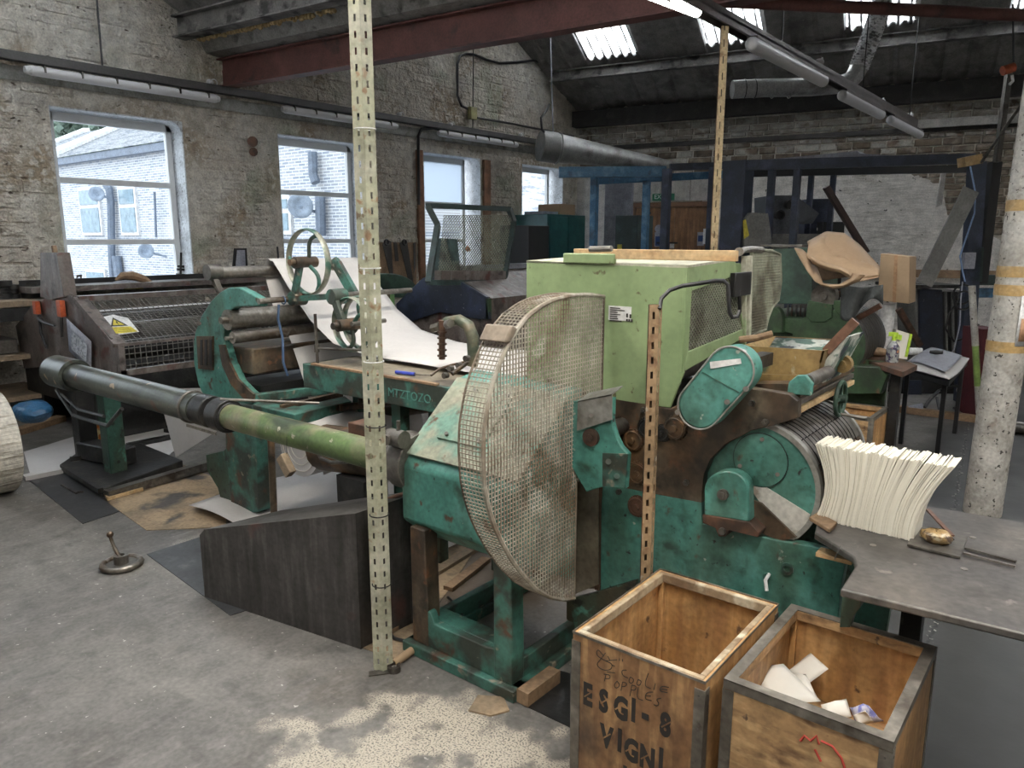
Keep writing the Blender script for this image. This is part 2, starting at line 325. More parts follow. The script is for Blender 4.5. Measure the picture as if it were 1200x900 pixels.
m_brass = M('ink_stained_brass', (.34, .23, .095), .5, .25, [((.20, .13, .06), 6, .5, .64, 8), ((.10, .13, .08), 9, .6, .68, 6), ((.45, .38, .25), 15, .66, .7, 5)], (25, .3, .004))
m_crust = M('dried_glue_crust', (.50, .52, .47), .6, 0, [((.05, .11, .08), 16, .48, .54, 8), ((.03, .04, .06), 11, .6, .64, 5)], (22, 1, .012))
m_copper = M('copper_brown', (.24, .13, .09), .4, .6)
m_white = M('white_plastic', (.7, .7, .7), .4, var=.03)
m_blue_h = M('blue_plastic', (.03, .05, .35), .4, var=.02)
m_bluebag = M('blue_plastic_bag', (.02, .09, .19), .3, bump=(14, .9, .02))
m_lgp = M('bright_green_card', (.42, .62, .05), .6, var=.02)
m_glass_d = M('dirty_bottle', (.35, .36, .36), .25, 0, [((.06, .05, .1), 40, .5, .6, 4), ((.4, .2, .12), 30, .62, .66, 3)])
m_exit = M('exit_green', (.01, .12, .06), .5, var=0)
m_signblue = M('sign_blue', (.02, .05, .16), .5, var=0)
m_saw = M('old_saw_steel', (.075, .07, .065), .5, .5)
def glass():
    m = bpy.data.materials.new('window_glass'); m.use_nodes = True; t = m.node_tree; N = t.nodes; N.clear()
    o = N.new('ShaderNodeOutputMaterial'); mx = N.new('ShaderNodeMixShader'); tr = N.new('ShaderNodeBsdfTransparent'); gl = N.new('ShaderNodeBsdfGlossy')
    lw = N.new('ShaderNodeLayerWeight'); lw.inputs[0].default_value = .5; pw = N.new('ShaderNodeMath'); pw.operation = 'POWER'; pw.inputs[1].default_value = 4; t.links.new(lw.outputs['Facing'], pw.inputs[0]); fr = N.new('ShaderNodeMath'); fr.operation = 'MULTIPLY_ADD'; fr.inputs[1].default_value = .5; fr.inputs[2].default_value = .03; t.links.new(pw.outputs[0], fr.inputs[0]); gl.inputs['Roughness'].default_value = .02
    tr.inputs[0].default_value = (.95, .97, .98, 1)
    t.links.new(fr.outputs[0], mx.inputs[0]); t.links.new(tr.outputs[0], mx.inputs[1]); t.links.new(gl.outputs[0], mx.inputs[2]); t.links.new(mx.outputs[0], o.inputs[0])
    return m
m_glass = glass()
def skyl():
    m = bpy.data.materials.new('translucent_sheet'); m.use_nodes = True; t = m.node_tree; N = t.nodes; L = t.links; N.clear()
    o = N.new('ShaderNodeOutputMaterial'); mx = N.new('ShaderNodeMixShader'); tr = N.new('ShaderNodeBsdfTransparent'); tl = N.new('ShaderNodeBsdfTranslucent')
    mx.inputs[0].default_value = .80; tl.inputs[0].default_value = (.80, .84, .84, 1)
    geo = N.new('ShaderNodeNewGeometry'); dt = N.new('ShaderNodeVectorMath'); dt.operation = 'DOT_PRODUCT'; dt.inputs[1].default_value = (.9815, .1915, 0)
    ml = N.new('ShaderNodeMath'); ml.operation = 'MULTIPLY'; ml.inputs[1].default_value = 2 * pi / .152; sn = N.new('ShaderNodeMath'); sn.operation = 'SINE'
    no = N.new('ShaderNodeTexNoise'); no.inputs['Scale'].default_value = 5; no.inputs['Detail'].default_value = 6
    ad = N.new('ShaderNodeMath'); ad.operation = 'ADD'; mr = N.new('ShaderNodeMapRange'); mr.inputs[1].default_value = 1.0; mr.inputs[2].default_value = 1.45; mr.inputs[3].default_value = .85; mr.inputs[4].default_value = .05
    L.new(geo.outputs['Position'], dt.inputs[0]); L.new(dt.outputs['Value'], ml.inputs[0]); L.new(ml.outputs[0], sn.inputs[0]); L.new(geo.outputs['Position'], no.inputs[0])
    L.new(sn.outputs[0], ad.inputs[0]); L.new(no.outputs[0], ad.inputs[1]); L.new(ad.outputs[0], mr.inputs[0])
    cb = N.new('ShaderNodeCombineColor'); [L.new(mr.outputs[0], cb.inputs[i]) for i in range(3)]
    L.new(cb.outputs[0], tr.inputs[0]); L.new(cb.outputs[0], tl.inputs[0])
    L.new(tr.outputs[0], mx.inputs[1]); L.new(tl.outputs[0], mx.inputs[2]); L.new(mx.outputs[0], o.inputs[0])
    return m
m_sky = skyl()
def frosted():
    m = bpy.data.materials.new('frosted_glass'); m.use_nodes = True; t = m.node_tree; N = t.nodes; N.clear()
    o = N.new('ShaderNodeOutputMaterial'); mx = N.new('ShaderNodeMixShader'); tr = N.new('ShaderNodeBsdfTransparent'); tl = N.new('ShaderNodeBsdfTranslucent')
    mx.inputs[0].default_value = .8; tl.inputs[0].default_value = (.5, .56, .62, 1); t.links.new(tr.outputs[0], mx.inputs[1]); t.links.new(tl.outputs[0], mx.inputs[2]); t.links.new(mx.outputs[0], o.inputs[0]); return m
m_frost = frosted()
# floor: worn painted concrete with a bare speckled patch, darker paint on the right, cracks
def floor_mat():
    m = M('painted_concrete', (.13, .124, .115), .5, 0, [((.18, .172, .158), 1.2, .45, .62, 6), ((.11, .10, .088), 2.2, .5, .7, 8), ((.17, .16, .15), 11, .5, .66, 8, (2.4, .8, 1)), ((.105, .10, .093), 9, .55, .7, 8), ((.42, .40, .37), 42, .70, .715, 3)], (35, .25, .003), var=.08)
    t = m.node_tree; N = t.nodes; L = t.links; b = N['Principled BSDF']; src = b.inputs['Base Color'].links[0].from_socket
    geo = N.new('ShaderNodeNewGeometry'); sx = N.new('ShaderNodeSeparateXYZ'); L.new(geo.outputs['Position'], sx.inputs[0])
    def math_(op, a, c, cl=False):
        n = N.new('ShaderNodeMath'); n.operation = op; n.use_clamp = cl
        for i, v in enumerate((a, c)):
            if isinstance(v, (int, float)): n.inputs[i].default_value = v
            else: L.new(v, n.inputs[i])
        return n.outputs[0]
    def noi(sc, de=4):
        n = N.new('ShaderNodeTexNoise'); n.inputs['Scale'].default_value = sc; n.inputs['Detail'].default_value = de; L.new(geo.outputs['Position'], n.inputs[0]); return n.outputs[0]
    def mixc(f, a, c):
        x = N.new('ShaderNodeMix'); x.data_type = 'RGBA'; L.new(f, x.inputs[0]); L.new(a, x.inputs[6])
        if isinstance(c, tuple): x.inputs[7].default_value = (*c, 1)
        else: L.new(c, x.inputs[7])
        return x.outputs[2]
    def smooth(v, a, c):
        n = N.new('ShaderNodeMapRange'); n.interpolation_type = 'SMOOTHSTEP'; n.inputs[1].default_value = a; n.inputs[2].default_value = c; L.new(v, n.inputs[0]); return n.outputs[0]
    def dist(cx, cy, rx, ry, nz):
        dx = math_('DIVIDE', math_('SUBTRACT', sx.outputs[0], cx), rx); dy = math_('DIVIDE', math_('SUBTRACT', sx.outputs[1], cy), ry)
        d = math_('SQRT', math_('ADD', math_('MULTIPLY', dx, dx), math_('MULTIPLY', dy, dy)), 0)
        return math_('ADD', d, math_('MULTIPLY', math_('SUBTRACT', noi(4.5, 6), .5), nz))
    # dark paint to the right of the machines
    edge = math_('ADD', sx.outputs[0], math_('MULTIPLY', math_('SUBTRACT', noi(2.2), .5), .4))
    dk = smooth(edge, -1.15, -.9)
    dkc = N.new('ShaderNodeMix'); dkc.data_type = 'RGBA'; dkc.inputs[6].default_value = (.030, .031, .031, 1); dkc.inputs[7].default_value = (.046, .046, .044, 1); L.new(noi(3.0, 6), dkc.inputs[0])
    c = mixc(dk, src, dkc.outputs[2])
    # oily brown ground under the machines
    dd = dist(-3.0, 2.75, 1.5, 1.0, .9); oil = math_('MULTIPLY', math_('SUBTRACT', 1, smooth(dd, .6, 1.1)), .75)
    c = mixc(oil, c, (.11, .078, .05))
    # bare speckled patch
    vo = N.new('ShaderNodeTexNoise'); vo.inputs['Scale'].default_value = 150; vo.inputs['Detail'].default_value = 3; L.new(geo.outputs['Position'], vo.inputs[0])
    spk = smooth(vo.outputs[0], .38, .52)
    d1 = dist(-1.42, 1.36, .62, .46, 1.2); p1 = math_('MULTIPLY', math_('SUBTRACT', 1, smooth(d1, .85, 1.0)), spk)
    d3 = dist(-3.3, 1.9, .62, .2, 1.3); p3 = math_('MULTIPLY', math_('MULTIPLY', math_('SUBTRACT', 1, smooth(d3, .6, 1.0)), spk), .5)
    p1 = math_('MULTIPLY', p1, smooth(noi(7, 5), .36, .50)); c = mixc(math_('MULTIPLY', p1, .9), c, (.47, .42, .345)); c = mixc(p3, c, (.5, .47, .42))
    # crack line on the right
    wv = math_('ADD', math_('MULTIPLY', math_('SUBTRACT', noi(9, 5), .5), .07), math_('ADD', -.39, math_('MULTIPLY', math_('SUBTRACT', sx.outputs[1], 3.02), -.106)))
    cr_ = math_('ABSOLUTE', math_('SUBTRACT', sx.outputs[0], wv), 0)
    ck = math_('MULTIPLY', math_('SUBTRACT', 1, smooth(cr_, .003, .010)), smooth(noi(30, 2), .38, .46))
    c = mixc(ck, c, (.008, .008, .008))
    chp = math_('MULTIPLY', math_('SUBTRACT', 1, smooth(cr_, .006, .022)), smooth(noi(45, 3), .60, .64)); c = mixc(chp, c, (.4, .38, .34))
    L.new(c, b.inputs['Base Color'])
    rr = N.new('ShaderNodeMapRange'); rr.inputs[3].default_value = .38; rr.inputs[4].default_value = .62; L.new(noi(5, 6), rr.inputs[0]); L.new(rr.outputs[0], b.inputs['Roughness'])
    return m
m_floor = floor_mat()
def facade_mat():
    m = bpy.data.materials.new('far_stone_courses'); m.use_nodes = True; t = m.node_tree; N = t.nodes; L = t.links; b = N['Principled BSDF']; b.inputs['Roughness'].default_value = .9
    co = N.new('ShaderNodeTexCoord'); mp = N.new('ShaderNodeMapping'); mp.inputs['Rotation'].default_value = (radians(90), 0, 0); br = N.new('ShaderNodeTexBrick')
    br.inputs['Color1'].default_value = (.40, .40, .41, 1); br.inputs['Color2'].default_value = (.22, .25, .30, 1); br.inputs['Mortar'].default_value = (.62, .64, .66, 1)
    br.inputs['Scale'].default_value = 1; br.inputs['Brick Width'].default_value = .22; br.inputs['Row Height'].default_value = .06; br.inputs['Mortar Size'].default_value = .008
    L.new(co.outputs['Object'], mp.inputs[0]); L.new(mp.outputs[0], br.inputs[0]); L.new(br.outputs[0], b.inputs['Base Color']); return m
m_far = facade_mat()
m_slate = M('far_slate', (.36, .37, .38), .7, 0, [((.22, .24, .27), 3, .5, .6, 2, (.6, 1, 5))])
m_farwhite = M('far_white_trim', (.6, .6, .6), .6, var=.03); m_farpipe = M('far_blue_grey_pipe', (.13, .16, .21), .5)
m_farglass = M('far_window_pane', (.22, .30, .35), .15, var=.05); m_dish = M('far_satellite_dish', (.24, .29, .36), .5)
m_leaf = M('far_tree_leaves', (.10, .14, .11), .8, 0, [((.20, .26, .20), 3, .45, .6, 5)], (3, 1, .2))
# ================================================================== THE ROOM
XW = -8.13
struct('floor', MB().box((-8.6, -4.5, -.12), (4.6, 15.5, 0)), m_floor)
# ---- left wall: gable outline, window openings, stones laid into it
GAB = [(-4.2, 2.6), (-4.2, 3.1), (-2.2, 3.9), (1.4, 5.75), (4.97, 3.86), (8.5, 5.85), (12.08, 4.05), (12.5, 3.9)]
def roofz(y):
    for (a, za), (b, zb) in zip(GAB[1:], GAB[2:]):
        if a <= y <= b: return za + (zb - za) * (y - a) / (b - a)
    return 3
b = MB()
b.box((XW - .36, -4.2, -.1), (XW, 12.5, WZ0))
ys = [-4.2] + [v for p in WIN for v in p] + [12.5]
for i in range(0, len(ys), 2): b.box((XW - .36, ys[i], WZ0), (XW, ys[i + 1], WZ1))
b.prism([(XW, -4.2, WZ1)] + [(XW, y, z) for y, z in GAB[1:]] + [(XW, 12.5, WZ1)], (-.36, 0, 0))
wl = struct('wall_left', b, m_joint, smooth=False)
def stone_mesh(seed, l, h, d):
    r = random.Random(seed); j = lambda a: r.uniform(-a, a)
    y0, y1, z0, z1 = -l / 2, l / 2, -h / 2, h / 2; c = min(.012, h * .18)
    vs = [(0, y0 + j(.006), z0 + j(.005)), (0, y1 + j(.006), z0 + j(.005)), (0, y1 + j(.006), z1 + j(.005)), (0, y0 + j(.006), z1 + j(.005)),
          (d + j(.003), y0 + c, z0 + c), (d + j(.004), y1 - c, z0 + c), (d + j(.004), y1 - c, z1 - c), (d + j(.003), y0 + c, z1 - c),
          (d + r.uniform(0, .008), j(l * .15), z1 - c + j(.003)), (d + r.uniform(0, .008), j(l * .15), z0 + c)]
    fs = [(0, 1, 5, 9, 4), (1, 2, 6, 5), (2, 3, 7, 8, 6), (3, 0, 4, 7), (4, 9, 8, 7), (9, 5, 6, 8)]
    return vs, fs
rs = random.Random(3); cand = []; z = .62
while z < 5.5:
    h = rs.uniform(.10, .15); y = 1.9 + rs.uniform(0, .3)
    while y < 12.0:
        l = rs.uniform(.20, .42); yc = y + l / 2; zc = z + h / 2
        ok = zc + h / 2 < roofz(yc) - .16 and y + l < 12.06
        for a, c in WIN:
            if y + l > a - .01 and y < c + .01 and zc + h / 2 > WZ0 and zc - h / 2 < WZ1: ok = False
        if ok and rs.random() > .13: cand.append((yc, zc, l - .016, h - .014))
        y += l
    z += h
def kid(name, vs, fs, m, parent, loc, mesh=None):
    if mesh is None:
        mesh = bpy.data.meshes.new(name); mesh.from_pydata([Vector(v) for v in vs], [], fs); mesh.materials.append(m)
    o = bpy.data.objects.new(name, mesh); COL.objects.link(o); o.parent = parent; o.location = Vector(loc) - root_loc(parent); return o
def weight(c):
    d = sqrt(XW * XW + c[0] ** 2); return c[2] * c[3] / d ** 2 * (0.35 if c[1] < 1.0 or (c[0] < 2.9) else 1)
cand.sort(key=weight, reverse=True)
rest = MB(); VAR = []
for i, (yc, zc, l, h) in enumerate(cand):
    d = rs.uniform(.003, .016)
    if i < 300:
        if i < 60: vs, fs = stone_mesh(i, .3, .12, .014); me = bpy.data.meshes.new('stone'); me.from_pydata([Vector(v) for v in vs], [], fs); me.materials.append(m_wall); VAR.append(me)
        o = kid('stone', None, None, None, wl, (XW - .001, yc, zc), VAR[i % 60]); o.scale = (d / .014, l / .3, h / .12)
    else:
        vs, fs = stone_mesh(i, l, h, d); rest.add([(XW - .001 + a, yc + bb, zc + c) for a, bb, c in vs], fs)
build('small_stones', rest, m_wall, wl, smooth=False, kind='stuff')
# ---- windows
for k, (a, c) in enumerate(WIN):
    root = bpy.data.objects.new('window_%d' % (k + 1), None); COL.objects.link(root); root.location = (XW - .3, (a + c) / 2, WZ0); root['kind'] = 'structure'
    X1, X0 = XW - .21, XW - .27
    fa, fc = a + .05, c - (.12 if k > 4 else .0) - .02; fz0, fz1 = WZ0 + .03, WZ1 - .02
    f = MB(); t = .062
    f.box((X0, fa, fz0), (X1, fa + t, fz1)).box((X0, fc - t, fz0), (X1, fc, fz1)).box((X0, fa, fz0), (X1, fc, fz0 + t)).box((X0, fa, fz1 - .085), (X1, fc, fz1))
    build('window_frame', f, m_upvc, root, bevel=.006)
    bars = [(1.56, .055), (2.17, .06)] if k < 5 else [(1.95, .06)]
    if k == 5: bars = [(2.12, .06), (1.56, .055)]
    zs = [fz0 + t] + [v for q, hh in bars[::1] for v in sorted((q - hh / 2, q + hh / 2))] + [fz1 - .085]
    zs = sorted(zs)
    for q, hh in bars: build('transom', MB().box((X0, fa + t, q - hh / 2), (X1, fc - t, q + hh / 2)), m_upvc, root, bevel=.005)
    for q in range(0, len(zs), 2):
        build('pane', MB().box((X0 + .025, fa + t - .01, zs[q] - .01), (X0 + .03, fc - t + .01, zs[q + 1] + .01)), m_frost if k == 5 and q == len(zs) - 2 else m_glass, root, smooth=False)
    sl = MB()   # whitewashed reveals and sill
    sl.box((XW - .36, c, WZ0), (XW - .002, c + .004, WZ1)) if False else None
    sl.box((XW - .355, c - .012, WZ0 + .02), (XW + .002, c + .001, WZ1 - .01))
    sl.box((XW - .355, a, WZ0 + .02), (XW - .005, a + .01, WZ1 - .01)).box((XW - .355, a, WZ1 - .012), (XW - .003, c, WZ1 + .001))
    # curved top corner of the opening
    cs = [(XW - .002, c - .012, WZ1 - .012)] + [(XW - .002, c - .012 - .14 * (1 - cos(t_)) , WZ1 - .14 * (1 - sin(t_)) - .012) for t_ in [pi / 2 * i / 6 for i in range(7)]]
    sl.prism([(XW - .004, c - .14 + .14 * sin(t_ * pi / 12), WZ1 - .14 + .14 * cos(t_ * pi / 12) - .01) for t_ in range(7)] + [(XW - .004, c - .01, WZ1 - .01)], (-.20, 0, 0))
    build('reveal', sl, m_reveal, root, smooth=False)
    build('sill', MB().box((XW - .36, a, WZ0 - .03), (XW + .02, c, WZ0 + .02)), m_reveal, root, bevel=.006)
# ---- back wall (skewed 11 degrees)
E2 = V(.9815, .1915, 0); I2 = V(.1915, -.9815, 0); CB = V(XW, 12.08, 0)
def BW(u, s, z): return CB + E2 * u + I2 * s + V(0, 0, z)
def PB(px, py, s=0): return PP(px, py, CB + I2 * s, I2)
def bwbox(mb, u0, u1, s0, s1, z0, z1):
    vs = [BW(u, s, z) for z in (z0, z1) for u, s in ((u0, s0), (u1, s0), (u1, s1), (u0, s1))]
    return mb.add(vs, [(0,3,2,1),(4,5,6,7),(0,1,5,4),(1,2,6,5),(2,3,7,6),(3,0,4,7)])
wb = struct('wall_back', bwbox(MB(), -.6, 13.2, -.4, 0, -.1, 3.95), m_joint, smooth=False)
def inplaster(u, z): return z < 2.62 - .06 * sin(u * 3) - max(0, (u - 5.3)) * .42 - (.35 if u > 6.1 else 0) if u > 2.6 else z < 2.6
rb = random.Random(5); cb = []; z = 1.45
ang = atan2(.1915, .9815)
while z < 3.55:
    h = rb.uniform(.075, .12); u = rb.uniform(0, .2)
    while u < 9.5:
        l = rb.uniform(.2, .42)
        if not inplaster(u + l / 2, z + h / 2): cb.append((u + l / 2, z + h / 2, l - .015, h - .012))
        u += l
    z += h
BV = []
for i, (u, z, l, h) in enumerate(cb[:300]):
    if i < 30:
        vs, fs = stone_mesh(500 + i, .3, .1, .02); me = bpy.data.meshes.new('stone'); me.from_pydata([Vector((bb, -a, c)) for a, bb, c in vs], [], [f[::-1] for f in fs]); me.materials.append(m_wallb); BV.append(me)
        me2 = me.copy(); me2.materials.clear(); me2.materials.append(m_wallbd); BV.append(me2)
    dark = 1 if (z < 3.15 and (u > 5.6 or rb.random() < .3)) or rb.random() < .2 else 0
    o = kid('stone', None, None, None, wb, BW(u, -.002, z), BV[(i % 30) * 2 + dark]); o.scale = (l / .3, 1, h / .1); o.rotation_euler = (0, 0, ang)
mb = MB()
for i, (u, z, l, h) in enumerate(cb[300:]):
    vs, fs = stone_mesh(900 + i, l, h, .02); mb.add([BW(u + b_, a_, z + c_) for a_, b_, c_ in vs], fs)
build('small_stones', mb, m_wallb, wb, smooth=False, kind='stuff')
# plaster skin with a ragged edge
prof = []; u = 2.55
while u < 9.6:
    zz = 1.4
    while inplaster(u, zz): zz += .02
    prof.append((u, zz + rb.uniform(-.03, .03))); u += rb.uniform(.05, .13)
build('painted_skin', MB().prism([BW(2.4, 0, 0), BW(2.4, 0, 2.6)] + [BW(u, 0, z) for u, z in prof] + [BW(9.6, 0, 0)], I2 * .022), m_plaster, wb, smooth=False)
build('boarding', bwbox(MB(), .05, 1.1, 0, .03, 0, 2.72), m_panelw, wb, bevel=.004)
for u0, u1 in ((1.11, 1.65), (1.66, 2.18), (2.19, 2.66)): build('boarding', bwbox(MB(), u0, u1, 0, .03, 2.24, 2.72), m_panelw, wb, bevel=.004)
build('rail', bwbox(MB(), 2.7, 9.6, .022, .06, 1.0, 1.12), m_oldwood, wb)
build('ledge_board', bwbox(MB(), 0, 9.6, .0, .05, 3.17, 3.24), m_beamd, wb)
build('pale_beam', bwbox(MB(), 5.4, 9.6, .0, .12, 3.22, 3.34), m_panelw, wb)
# other walls (outside the picture, they close the room)
b = MB(); I1 = V(.105, -.9945, 0); E1 = V(.9945, .105, 0); C1 = V(XW, 4.97, 0)
def R1(u, s, z): return C1 + E1 * u + I1 * s + V(0, 0, z)
b.add([R1(-.4, 7.1, -.1), R1(13, 7.1, -.1), R1(13, 7.1, 3.9), R1(-.4, 7.1, 3.9), R1(-.4, 7.4, -.1), R1(13, 7.4, -.1), R1(13, 7.4, 3.9), R1(-.4, 7.4, 3.9)], [(0,1,2,3),(7,6,5,4),(0,4,5,1),(1,5,6,2),(2,6,7,3),(3,7,4,0)])
struct('wall_near', b, m_plaster, smooth=False)
struct('wall_right', MB().box((4.1, -4, -.1), (4.4, 15.5, 6)), m_plaster, smooth=False)
# ---- roof
roof = bpy.data.objects.new('ceiling', None); COL.objects.link(roof); roof.location = (-2, 5, 4.5); roof['kind'] = 'structure'
TN = .51
def sheet(P, u0, u1, s0, s1, zf, corr, name, m):
    n = 40 if corr else 18; mb = MB(); th = .012
    def off(t):
        if corr: return .022 * sin(t * 2 * pi * 6)
        q = (t * 3) % 1.0; return .028 if (q < .07 or q > .93) else (.05 if t < .02 or t > .98 else 0)
    vs = []
    for i in range(n + 1):
        t = i / n
        for s in (s0, s1): vs.append(P(u0 + (u1 - u0) * t, s, zf(s) + off(t)))
    mb.add(vs, [(2*i, 2*i+1, 2*i+3, 2*i+2) for i in range(n)])
    return build(name, mb, m, roof, solid=.006, smooth=corr)
for k in range(-1, 13):
    u0, u1 = .62 + k * .98, .62 + (k + 1) * .98 + .02
    if k == -1: u0 = -.35
    sheet(BW, u0, u1, -.25, 1.22, lambda s: 3.885 + s * TN, False, 'roof_sheet', m_roof)
    if k >= 0 and k % 2 == 0: sheet(BW, u0 + .03, u1 - .2 + .1, 1.18, 2.95, lambda s: 3.875 + s * TN, True, 'skylight_sheet', m_sky)
    else: sheet(BW, u0 - .08, u1 + .04, 1.18, 2.95, lambda s: 3.875 + s * TN, False, 'roof_sheet', m_roof)
    sheet(BW, u0, u1, 2.9, 3.62, lambda s: 3.88 + s * TN, False, 'roof_sheet', m_roof)
zr = 3.88 + 3.6 * TN
mb = MB().add([R1(-.35, .02, 3.70), R1(12.6, .02, 3.70), BW(12.6, 3.58, zr), BW(-.35, 3.58, zr)], [(0, 1, 2, 3)])
build('far_slope_lining', mb, m_roof, roof, solid=.01, smooth=False)
for k in range(-1, 13):
    u0, u1 = k * .98 - .05, (k + 1) * .98 + .0
    for s0, s1, sky in ((.05, 1.1, 0), (1.05, 2.9, k % 2 == 1), (2.85, 3.6, 0)):
        sheet(R1, u0, u1, s0, s1, lambda s: 3.72 + s * TN, bool(sky), 'skylight_sheet' if sky else 'roof_sheet', m_sky if sky else m_roof)
        s0b, s1b = 7.2 - s1, 7.2 - s0
        sheet(R1, u0, u1, s0b, s1b, lambda s: 3.72 + (7.2 - s) * TN, bool(sky), 'skylight_sheet' if sky else 'roof_sheet', m_sky if sky else m_roof)
def roofbeam(name, p, q, w, h, m, label, cat='roof beam', flange=True):
    mb = MB(); d = (q - p).normalized(); side = V(-d.y, d.x, 0).normalized()
    if flange:
        mb.bar(p, q, .014, h, up=(0, 0, 1)); z = V(0, 0, h / 2 - .008); mb.bar(p + z, q + z, w, .016, up=(0, 0, 1)); mb.bar(p - z, q - z, w, .016, up=(0, 0, 1))
    else: mb.bar(p, q, w, h, up=(0, 0, 1))
    o = build(name, mb, m, roof, smooth=False); o['label'] = label; return o
roofbeam('purlin', BW(-.05, 1.02, 4.31), BW(12.6, 1.02, 4.31), .14, .17, m_beam, 'dusty dark steel purlin below the skylights')
roofbeam('wall_plate', BW(-.0, .1, 3.72), BW(12.6, .1, 3.72), .2, .27, m_beamd, 'dark timber wall plate along the back wall', flange=False)
roofbeam('purlin', R1(0, .52, 3.78), R1(12.3, .52, 3.78), .16, .22, m_beam, 'dark purlin beside the gutter')
gb = MB(); gb.add([R1(0, .34, 3.86), R1(12.3, .34, 3.86), R1(12.3, .20, 3.60), R1(0, .20, 3.60), R1(0, -.15, 3.57), R1(12.3, -.15, 3.57)], [(0, 1, 2, 3), (3, 2, 5, 4)])
build('valley_gutter', gb, m_lead, roof, solid=.02, smooth=False)
fm = MB(); rf = random.Random(2)
for i in range(46):
    u = .15 + i * .045 + rf.uniform(0, .02); fm.ball(R1(u, .41, 3.66 + rf.uniform(-.01, .015)), rf.uniform(.018, .032), 7, 5)
build('foam_bead', fm, m_foam, roof)
roofbeam('red_oxide_beam', R1(0, 0, 3.41), R1(11.5, 0, 3.41), .15, .30, m_red, 'red oxide steel valley beam')
# slanting dark red pipe brace high on the right
solo('roof_brace_pipe', MB().cyl(PZ(800, -1, 3.3), PZ(1200, 18, 3.3), .045), m_red, 'dark red horizontal pipe brace crossing the skylight at top right', 'pipe')
# ---- outside, seen through the windows
def bld():
    YB = 9.5; root = bpy.data.objects.new('far_house', None); COL.objects.link(root); root.location = (-17, YB, -3)
    root['label'] = 'stone terraced house with slate roof seen outside through the windows'; root['category'] = 'building'
    build('house_wall', MB().box((-44, YB, -3), (-11.4, YB + 5, 3.7)), m_far, root, smooth=False)
    build('gutter_board', MB().box((-44, YB - .16, 3.66), (-11.2, YB, 3.84)), m_farpipe, root, smooth=False)
    rr = MB(); RR = 2.05
    nrow = 26
    for i in range(nrow):
        t0, t1 = i / nrow, (i + 1) / nrow
        a = V(0, YB - .2 + 5.2 * t0, 3.85 + RR * t0); c = V(0, YB - .2 + 5.2 * t1, 3.85 + RR * t1)
        rr.add([V(-44, a.y, a.z + .05), V(-11.2, a.y, a.z + .05), V(-11.2, c.y, c.z), V(-44, c.y, c.z), V(-44, a.y, a.z), V(-11.2, a.y, a.z)], [(0, 1, 2, 3), (4, 5, 1, 0)])
    build('slate_roof', rr, m_slate, root, smooth=False)
    build('hip_ridge', MB().bar(V(-24.3, YB - .2, 3.95), V(-30.2, YB + 5, 6.0), .28, .2), m_farwhite, root, smooth=False)
    build('hip_ridge', MB().bar(V(-31.5, YB + 2.0, 4.75), V(-34.2, YB + 5, 6.0), .25, .18), m_farwhite, root, smooth=False)
    def win(px0, px1, py0, py1):
        a, c = PY(px0, py1, YB), PY(px1, py0, YB); f = MB()
        f.box((a.x, YB - .06, a.z), (c.x, YB + .02, c.z)); w_ = build('window', f, m_farwhite, root, smooth=False)
        t = .09; mz = (a.z * .4 + c.z * .6)
        build('pane', MB().box((a.x + t, YB - .08, a.z + t), (c.x - t, YB - .05, mz - .05)), m_farglass, w_, smooth=False)
        build('pane', MB().box((a.x + t, YB - .08, mz + .05), (c.x - t, YB - .05, c.z - t)), m_farglass, w_, smooth=False)
    win(99, 117, 218, 276); win(145, 160, 217, 276); win(106, 125, 316, 352); win(330, 342, 228, 275)
    def pipe(pts, r=.09): build('drainpipe', MB().tube([PY(a, c, YB - .14) for a, c in pts], r, 8), m_farpipe, root)
    pipe([(124, 216), (128, 222), (130, 235), (131, 300), (134, 345)], .1); pipe([(366, 178), (367, 205), (370, 214)]); pipe([(375, 228), (376, 276)], .10); pipe([(181, 225), (183, 278)], .03); pipe([(136, 300), (140, 330), (148, 345)], .12)
    for q, (x, y, r) in enumerate([(113, 227, .19), (171, 294, .18), (352, 241, .24)]):
        p = PY(x, y, YB - .5); n = (C0 - p).normalized(); n = (n + V(.25, 0, .25)).normalized(); a_, b_ = frame_of(n)
        mb = MB(); N = 16; vs = [p + n * -.1]
        for rr_, dd in ((r * .5, -.07), (r, 0)):
            for i in range(N): tt = 2 * pi * i / N; vs.append(p + a_ * cos(tt) * rr_ + b_ * sin(tt) * rr_ + n * dd)
        fs = [(0, 1 + i, 1 + (i + 1) % N) for i in range(N)] + [(1 + i, 1 + N + i, 1 + N + (i + 1) % N, 1 + (i + 1) % N) for i in range(N)]
        mb.add(vs, fs); mb.bar(p - n * .08, p + V(0, .5, -.15), .04, .04)
        o = solo('satellite_dish', mb, m_dish, ['round satellite dish between the two upper windows of the stone house', 'round satellite dish low on the stone house wall, beside the drainpipe', 'large satellite dish on the house wall seen through the second window'][q], 'satellite dish', solid=.02)
bld()
